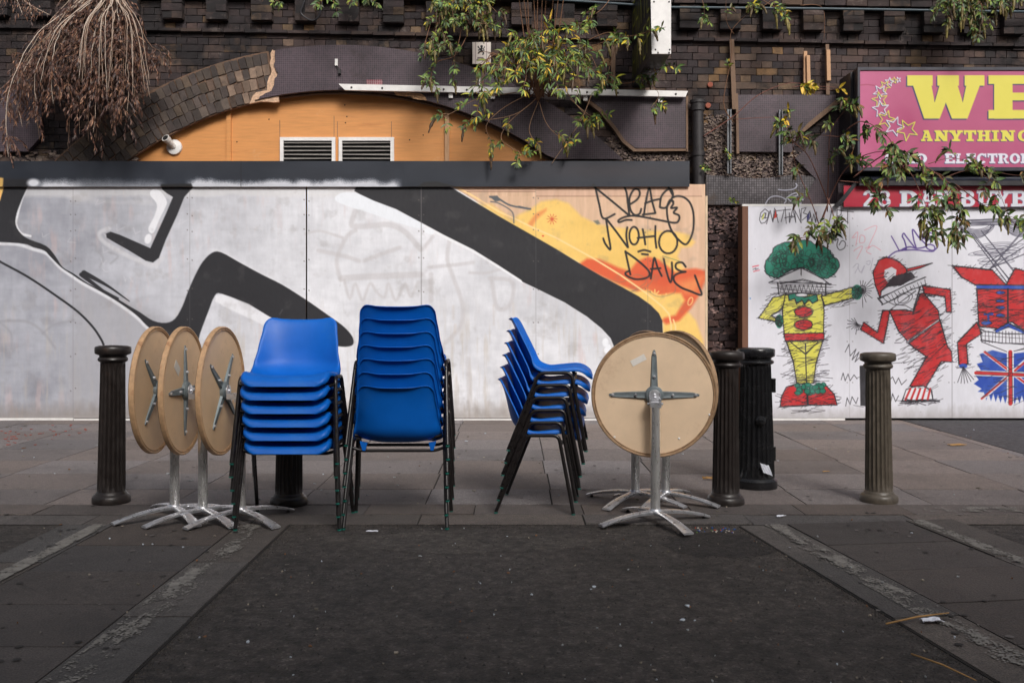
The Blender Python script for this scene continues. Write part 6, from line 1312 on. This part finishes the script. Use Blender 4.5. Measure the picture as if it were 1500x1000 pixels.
# lower hanging growth from the rail down over the arch
o = P(800, 150, 10.15); br_ = []
for (pl) in ([(790, 140), (760, 165), (720, 175), (690, 172)], [(790, 145), (775, 190), (790, 215), (782, 222)], [(770, 140), (735, 160), (712, 185), (722, 210)], [(790, 150), (800, 180), (818, 200), (838, 208)], [(760, 135), (700, 145), (672, 160), (650, 172)], [(830, 135), (850, 160), (866, 175)], [(780, 150), (745, 180), (735, 205), (765, 225)], [(835, 145), (862, 168), (880, 172)]):
    br_.append((pl, 10.2, 9.95, .005, 4, .13, MIXY))
br_.append(([(866, 140), (852, 175), (832, 205), (808, 240)], 10.15, 10.0, .006, 0, .1, None))
plant('buddleia', 'sparse buddleia sprays drooping from the white rail across the mosaic and plywood arch', 'shrub', o, br_, MIX, SP_, spk=.45, t0=.45)
# upper left leafy mass
o = P(690, -20, 10.1); br_ = []
for i in range(17):
    tx, ty = rnd.uniform(612, 742), rnd.uniform(8, 78); 
    if tx > 670: ty = min(ty, 40)
    br_.append(([(680 + rnd.uniform(-30, 30), -25), ((680 + tx) / 2 + rnd.uniform(-10, 10), -10 + ty * .3), (tx, ty)], 10.15, 9.75 + rnd.uniform(-.1, .2), .006, 6, .17, LG * 2 + LD * 2 + LY[:1]))
br_.append(([(690, 40), (668, 80), (640, 92), (630, 118)], 9.9, 9.8, .005, 6, .14, LG)); br_.append(([(676, 40), (672, 62), (664, 90), (660, 108)], 9.9, 9.9, .005, 4, .12, LG * 2 + LD))
plant('buddleia', 'green buddleia spilling over the cornice above the lion plaque', 'shrub', o, br_, LG, SB, spk=.5)
o = P(480, -20, 10.1)
plant('buddleia', 'small green sprigs hanging over the cornice above the cable loop', 'shrub', o, [([(rnd.uniform(440, 560), -30), (tx, -12), (tx + rnd.uniform(-10, 10), rnd.uniform(-2, 6))], 10.15, 9.9, .005, 3, .12, LD + LG) for tx in (462, 480, 495, 520, 545, 415)], LG, SB)
# right of centre: sprays around the projecting sign
o = P(900, 100, 10.1)
plant('buddleia', 'buddleia sprays reaching over the projecting sign', 'shrub', o, [
    ([(800, 60), (850, 72), (900, 56), (930, 52), (975, 40)], 10.1, 8.85, .006, 8, .12, LG * 2 + LY[:2]), ([(860, 60), (890, 48), (905, 55), (895, 90), (888, 125)], 10.1, 9.8, .006, 9, .15, LG),
    ([(870, 20), (850, 40), (868, 35), (880, 60)], 10.1, 9.8, .005, 6, .13, MIX), ([(880, 118), (920, 122), (950, 108), (978, 98)], 10.1, 9.5, .005, 8, .13, MIXY), ([(940, 110), (955, 125), (965, 140), (952, 160)], 9.9, 9.6, .004, 3, .09, MIXY),
    ([(900, -10), (880, 15), (860, 25)], 10.1, 9.8, .005, 4, .13, LG)], MIX, SB, t0=.35, spk=.35)
o = P(1075, -10, 10.1)
plant('buddleia', 'thin buddleia growth along the cornice right of the projecting sign', 'shrub', o, [
    ([(1075, 180), (1060, 150), (1072, 80), (1072, 45), (1105, 12)], 10.25, 10.0, .006, 3, .1, MIXY), ([(1075, 50), (1064, 30), (1064, -10)], 10.1, 10.0, .004, 2, .1, MIXY), ([(1020, -20), (1030, 5), (1032, 28)], 10.1, 9.9, .004, 4, .12, LG),
    ([(1080, -20), (1120, 2), (1150, 22), (1142, 30)], 10.1, 9.9, .005, 8, .12, MIX), ([(1150, -20), (1120, 8), (1095, 8)], 10.1, 9.9, .004, 5, .1, MIX), ([(1172, 8), (1205, 12), (1207, 60)], 10.2, 10.2, .005, 0, .1, None)], MIX, SB, ll=.075, lw=.02, t0=.4)
o = P(1155, 122, 10.2)
plant('creeper', 'bare creeper stem with a row of yellow leaves beside the pink sign', 'creeper', o, [([(1030, 200), (1075, 170), (1110, 140), (1155, 122), (1190, 126), (1225, 128)], 10.25, 10.05, .006, 0, .1, None), ([(1160, 128), (1180, 126), (1200, 130), (1222, 132)], 10.0, 9.95, .004, 4, .12, LY + LG[:1]), ([(1075, 175), (1130, 172), (1150, 175)], 10.2, 10.1, .004, 1, .06, LY)], MIXY, lin((120, 76, 66)), ll=.09, lw=.04, spk=0, t0=.1)
# big right plant, in front of signs
rnd.seed(5)
o = P(1215, 250, 9.3); RP = LD * 2 + LG * 2 + [lin((110, 96, 54)), lin((128, 92, 50))]
plant('buddleia', 'dark green buddleia with brown seed heads drooping before the pink sign', 'shrub', o, [
    ([(1200, 330), (1190, 300), (1165, 240), (1160, 200), (1150, 175)], 9.9, 9.5, .006, 6, .14, RP + LY[:2]), ([(1212, 310), (1214, 240), (1218, 190), (1248, 150)], 9.9, 9.3, .006, 7, .13, RP), ([(1215, 300), (1185, 230), (1160, 205), (1195, 198), (1240, 202)], 9.9, 9.4, .006, 6, .13, RP + LY[:1]),
    ([(1200, 330), (1230, 260), (1258, 232), (1290, 222), (1320, 226)], 9.9, 9.1, .007, 8, .14, RP), ([(1240, 190), (1265, 178), (1300, 200), (1310, 228), (1300, 262)], 9.4, 9.0, .006, 10, .16, RP), ([(1250, 260), (1300, 225), (1340, 235), (1380, 262), (1392, 290)], 9.4, 9.0, .007, 13, .17, RP),
    ([(1300, 240), (1330, 250), (1345, 275), (1360, 310)], 9.2, 9.0, .005, 7, .14, RP), ([(1230, 265), (1270, 270), (1290, 285), (1292, 305)], 9.4, 9.2, .005, 5, .12, RP), ([(1340, 245), (1400, 275), (1405, 320), (1402, 345)], 9.2, 9.0, .005, 8, .13, RP), ([(1380, 262), (1420, 250), (1455, 268), (1475, 310)], 9.2, 9.0, .005, 6, .12, RP),
    ([(1400, 270), (1440, 300), (1480, 322), (1490, 335)], 9.2, 9.0, .005, 7, .12, RP), ([(1215, 290), (1205, 320), (1182, 345), (1168, 350)], 9.7, 9.5, .005, 6, .13, RP), ([(1212, 290), (1222, 320), (1218, 335)], 9.7, 9.5, .005, 6, .13, RP), ([(1360, 240), (1400, 232), (1460, 252), (1500, 258)], 9.2, 9.1, .004, 5, .1, RP), ([(1372, 280), (1368, 310), (1358, 330), (1362, 335)], 9.1, 9.0, .004, 5, .12, RP)],
    RP, lin((110, 72, 60)), ll=.105, lw=.034, spk=.6, t0=.25, droop=.8, mult=1.1)
o = P(1410, -20, 10.0)
plant('buddleia', 'dark bushy buddleia hanging over the cornice above the pink sign', 'shrub', o, [([(1415 + rnd.uniform(-40, 40), -30), ((1415 + tx) / 2, -12), (tx, ty)], 10.1, 9.6, .006, 7, .17, LD * 2 + LG) for tx, ty in ((1385, 5), (1400, 20), (1412, 32), (1428, 28), (1440, 15), (1395, 30), (1420, 45), (1450, 5), (1475, 0), (1380, 20), (1410, 10), (1430, 40), (1445, 32), (1495, -5))], LD, SB, spk=.6, droop=.9)
for x, y, lab in ((1032, 248, 'tiny green weed growing from the pier beside the pipe'), (1072, 298, 'tiny green weed on the grey mosaic beside the white hoarding'), (1064, 228, 'tiny green weed above the grey mosaic')):
    o = P(x, y, 10.3); plant('weed', lab, 'weed', o, [([(x, y), (x + 3, y - 5)], 10.33, 10.2, .003, 3, .06, LG + LY[:1])], LG, SB, 'weeds on the viaduct', ll=.05, lw=.016, spk=0, t0=0)

# dead shrub at the upper left
rnd.seed(12)
st, fo = MB(), MB(); GS = [lin((170, 150, 134)), lin((140, 116, 98)), lin((112, 86, 70)), lin((186, 170, 156))]
for i in range(62):
    tx = 130 + rnd.gauss(0, 50); tx = max(20, min(236, tx)); low = 214 - ((tx - 118) / 118) ** 2 * 70 if tx > 118 else 222 - ((118 - tx) / 118) ** 2 * 20
    ty = rnd.uniform(95, max(110, low)); Y1 = rnd.uniform(9.35, 10.1)
    if i in (0, 1): tx, ty = 12, 230
    if i in (2,): tx, ty = 58, 205
    sx = rnd.uniform(150, 178); side = (tx - 158); mx = 160 + side * .82; my = 14 + abs(side) * .16 + rnd.uniform(-8, 20)
    pl = smoothpts([(sx, -22), (163 + side * .36 + rnd.uniform(-6, 6), -2 + rnd.uniform(-8, 16)), (160 + side * .78 + rnd.uniform(-6, 6), my + 14 + rnd.uniform(-6, 10)), (160 + side * 1.02 + rnd.uniform(-6, 6), (my + ty) / 2 + 6), (tx, ty)], False, 7); m = len(pl)
    pts = [P(x + rnd.uniform(-.8, .8), y, 10.05 + (Y1 - 10.05) * min(1, j / m * 1.5)) for j, (x, y) in enumerate(pl)]; c = rnd.choice(GS)
    st.tube(pts, [(.0075 * (1 - .75 * j / m)) * rnd.uniform(.85, 1.1) for j in range(m)], 5, c)
    for k in range(24):
        j = int(rnd.uniform(.26, .98) * (m - 1)); p = pts[j].copy(); d = Vector((rnd.uniform(-1, 1), rnd.uniform(-.7, .4), rnd.uniform(-1.0, .4))); n = 7; tw = [p.copy()]
        Ls = rnd.uniform(.10, .24)
        for q_ in range(n):
            d = (d.normalized() + Vector((rnd.uniform(-.15, .15), 0, -.22))).normalized(); p = p + d * Ls / n; tw.append(p.copy())
            for _ in range(2): leaf(fo, p, d + Vector((rnd.uniform(-.6, .6), rnd.uniform(-.6, .4), rnd.uniform(-1.0, .1))), rnd.uniform(.035, .08), rnd.uniform(.008, .016), rnd.choice(LB), droop=1.0, curl=rnd.uniform(-1.5, 1.5))
        st.tube(tw, .0018, 4, rnd.choice(LB))
for i in range(16):
    tx = rnd.uniform(50, 226); side = tx - 158; ty = rnd.uniform(80, 150); pl = smoothpts([(rnd.uniform(150, 176), -20), (163 + side * .32 + rnd.uniform(-5, 5), 3), (160 + side * .74 + rnd.uniform(-8, 8), 32 + abs(side) * .15), (tx, ty)], False, 7); m = len(pl)
    st.tube([P(x + rnd.uniform(-.7, .7), y, 10.0 - .75 * min(1, j / m * 1.6)) for j, (x, y) in enumerate(pl)], [.006 * (1 - .7 * j / m) for j in range(m)], 5, rnd.choice([GS[0], GS[3]]))
for i in range(9):
    x0 = rnd.uniform(-30, 60); pl = smoothpts([(x0, -20), (x0 + rnd.uniform(-10, 20), 0), (x0 + rnd.uniform(-20, 30), 22)], False, 5); pts = [P(x, y, 9.9) for x, y in pl]; st.tube(pts, .004, 5, rnd.choice(GS))
    for k in range(40): p = pts[rnd.randrange(len(pts))] + Vector((rnd.uniform(-.1, .1), rnd.uniform(-.1, .1), rnd.uniform(-.09, .05))); leaf(fo, p, Vector((rnd.uniform(-.6, .6), rnd.uniform(-.6, .4), -1)), rnd.uniform(.03, .07), rnd.uniform(.008, .014), rnd.choice(LB), droop=.8, curl=rnd.uniform(-1, 1))
o = P(165, -20, 10.05); root = tag(empty('dead_shrub', o), 'dead brown shrub with withered leaves hanging off the wall at upper left', 'shrub'); Mi = Matrix.Translation(-o)
rel(st, Mi); st.build('stems', M['stem'], root, smooth=True, fix=False); rel(fo, Mi); fo.build('withered_leaves', M['leaf'], root, smooth=True, fix=False)

# ================================================================== LITTER
rnd.seed(33)
def flake(px, py, w, h, name, mat, label, cat, z=.006, rot=None, thick=.002, crump=.006, n=5):
    g = G(px, py); rt = rnd.uniform(0, 3.1) if rot is None else rot; q = MB(); vs = []
    for j in range(n + 1):
        for i in range(n + 1):
            u, v = (i / n - .5), (j / n - .5); u *= 1 + rnd.uniform(-.12, .12); v *= 1 + rnd.uniform(-.12, .12)
            vs.append((u * w * math.cos(rt) - v * h * math.sin(rt), u * w * math.sin(rt) + v * h * math.cos(rt), rnd.uniform(0, crump)))
    q.add(vs, [(j * (n + 1) + i, j * (n + 1) + i + 1, (j + 1) * (n + 1) + i + 1, (j + 1) * (n + 1) + i) for j in range(n) for i in range(n)])
    o = q.build(name, mat, loc=(g.x, g.y, z)); m_ = o.modifiers.new('t', 'SOLIDIFY'); m_.thickness = thick; tag(o, label, cat); return o
flake(1365, 912, .075, .04, 'paper_scrap', M['paper'], 'crumpled white paper scrap on the kerb right of the tarmac bay', 'paper', rot=.1, crump=.012)
flake(1144, 757, .05, .022, 'paper_scrap', M['paper'], 'small white paper scrap on the kerb below the fat bollard', 'paper', rot=.4)
M['leafyel'] = pmat('fallen_leaf', lin((170, 130, 78)), rough=.7, bump=.2)
flake(1402, 652, .15, .07, 'fallen_leaf', M['leafyel'], 'flat tan cardboard piece lying on the far right pavement', 'cardboard', rot=.2, crump=.006)
flake(1210, 692, .05, .02, 'fallen_leaf', M['leafyel'], 'small tan leaf on the pavement left of the olive bollard', 'leaf', rot=.2)
flake(1037, 703, .07, .02, 'fallen_leaf', M['leafyel'], 'curled tan leaf on the pavement left of the dark bollard', 'leaf', rot=.1, crump=.02)
flake(545, 780, .06, .016, 'paper_scrap', M['paper'], 'thin white paper strip in front of the middle chair stack', 'paper', rot=.05)
def stick(pa, pb, r, label):
    a, b = G(*pa, .012), G(*pb, .014); q = MB(); q.tube([a - a, (b - a) * .5 + Vector((0, 0, .006)), b - a], [r, r, r * .6], 7)
    tag(q.build('straw_stick', M['leafyel'], loc=a, smooth=True), label, 'stick')
stick((1298, 913), (1390, 897), .0035, 'straw coloured stick lying across the right kerb beside the paper scrap'); stick((1335, 957), (1430, 996), .003, 'thin straw stick on the ground at the bottom right corner')
q = MB()
def speck(x, y, z, s, c):
    m = 5; a0 = rnd.uniform(0, 6); pts = [Vector((x + s * math.cos(a0 + 6.283 * k / m) * rnd.uniform(.5, 1.2), y + s * math.sin(a0 + 6.283 * k / m) * rnd.uniform(.4, 1.0), z + rnd.uniform(.001, .006))) for k in range(m)]
    q.prism(pts, (0, 0, -.004), c)
CL = [lin((186, 194, 204)), lin((150, 154, 156)), lin((130, 122, 112)), lin((96, 90, 80)), lin((150, 140, 126)), lin((120, 84, 58)), lin((100, 96, 92))]
for i in range(190):
    x, Y = rnd.uniform(-1.1, 1.4), rnd.uniform(2.9, 5.05); speck(x, Y, -.006, rnd.uniform(.002, .0055) if rnd.random() < .9 else rnd.uniform(.007, .013), rnd.choice(CL))
for i in range(190): speck(rnd.uniform(-5, 5.5), rnd.uniform(5.2, 9.8), .003, rnd.uniform(.004, .011) if rnd.random() < .88 else .02, rnd.choice(CL))
for i in range(70): speck(rnd.choice((-1, 1)) * rnd.uniform(1.4, 3), rnd.uniform(3.2, 5.1), .003, rnd.uniform(.003, .008), rnd.choice(CL))
for i in range(30): speck(1.05 + rnd.uniform(-.12, .12), 5.0 + rnd.uniform(-.06, .06), -.006, rnd.uniform(.003, .007), rnd.choice([lin((40, 90, 160)), lin((190, 80, 50)), lin((200, 190, 180)), lin((90, 120, 60))]))
for i in range(60): speck(-4.6 + rnd.gauss(0, .35), 8.9 + rnd.gauss(0, .35), .003, rnd.uniform(.006, .022), lin((150, 70, 56)))
tag(q.build('scattered_litter', pmat('litter_scraps', attr=True, rough=.7, bump=0)), 'tiny pale scraps of litter strewn over the tarmac and paving', 'litter', kind='stuff')
q = MB(); gz = 0.0026
for i in range(420):        # trodden gum and spots on the paving
    if i < 300: x, Y = rnd.uniform(-5, 5), rnd.uniform(5.2, 9.9)
    else: x, Y = rnd.choice((-1, 1)) * rnd.uniform(1.3, 2.4), rnd.uniform(3.0, 5.1)
    r = rnd.uniform(.005, .016); k = rnd.choice((.02, .03, .035, .04, .10, .15)) * rnd.uniform(.7, 1.1); gz += .0000045
    q.add([Vector((x + r * rnd.uniform(.8, 1.1) * math.cos(6.283 * j / 9), Y + r * rnd.uniform(.8, 1.1) * math.sin(6.283 * j / 9), gz)) for j in range(9)], [tuple(range(9))], (k, k * .9, k * .86))
tag(q.build('gum_spots', pmat('gum', attr=True, rough=.8, bump=0), fix=False), 'flattened gum and small stains dotted over the paving slabs', 'gum', kind='stuff')
def tarpatch(cx, cy, rx, ry, mt, seed, z):
    r = random.Random(seed); n = 26; g_ = [(cx + rx * math.cos(6.283 * k / n) * r.uniform(.75, 1.15), cy + ry * math.sin(6.283 * k / n) * r.uniform(.75, 1.15)) for k in range(n)]
    g_ = [tuple(p) for p in smoothpts(g_, True, 4)]; q = MB(); q.add([Vector((x, y, z)) for x, y in g_], [tuple(range(len(g_)))]); tag(q.build('tarmac_patch', mt, fix=False), kind='structure')
TP = ground_mat('dark_tarmac_patch', (0.018, 0.015, 0.0145), (0.009, 0.008, 0.008), (0.08, 0.07, 0.065), bumpd=.02); TQ = ground_mat('pale_tarmac_patch', (0.062, 0.053, 0.047), (0.03, 0.026, 0.024), (0.17, 0.15, 0.14), bumpd=.02)
tarpatch(1.02, 4.7, .26, .30, TP, 3, -.0068); tarpatch(-.2, 4.75, .75, .22, TQ, 4, -.0070); 
q = MB()
for i in range(4200):       # loose grit in the tarmac bay
    x, Y = rnd.uniform(-1.18, 1.75), rnd.uniform(2.6, 5.1)
    if x > 1.18 + (5.12 - Y) * .13: continue
    k = rnd.uniform(.3, 1.5) if rnd.random() < .9 else rnd.uniform(1.5, 3); s = rnd.uniform(.0025, .009); mm = 5; a0 = rnd.uniform(0, 6); c = (.045 * k, .04 * k, .038 * k)
    base = [Vector((x + s * math.cos(a0 + 6.283 * j / mm), Y + s * math.sin(a0 + 6.283 * j / mm), -.010)) for j in range(mm)]; b = len(q.v)
    q.add(base + [Vector((x + rnd.uniform(-.3, .3) * s, Y + rnd.uniform(-.3, .3) * s, -.008 + s * rnd.uniform(.4, .8)))], [(j, (j + 1) % mm, mm) for j in range(mm)], c)
for i in range(1700):      # dirt gathered against the kerbs
    t = rnd.random(); w_ = abs(rnd.gauss(0, .035)); e = rnd.choice((0, 1, 2))
    if e == 0: x, Y = -1.185 + w_, rnd.uniform(2.7, 5.1)
    elif e == 1: Y = rnd.uniform(2.7, 5.1); x = 1.2 + (5.12 - Y) * .1317 - w_
    else: x, Y = rnd.uniform(-1.17, 1.2), Y_K0 - w_
    k = rnd.uniform(.3, 1.5); s = rnd.uniform(.002, .007); c = (.05 * k, .042 * k, .036 * k); a0 = rnd.uniform(0, 6)
    q.add([Vector((x + s * math.cos(a0 + 6.283 * j / 5), Y + s * math.sin(a0 + 6.283 * j / 5), -.009)) for j in range(5)] + [Vector((x, Y, -.007 + s * .6))], [(j, (j + 1) % 5, 5) for j in range(5)], c)
tag(q.build('grit', pmat('grit', attr=True, rough=.85, bump=0)), 'loose dark grit on the tarmac bay', 'grit', kind='stuff')
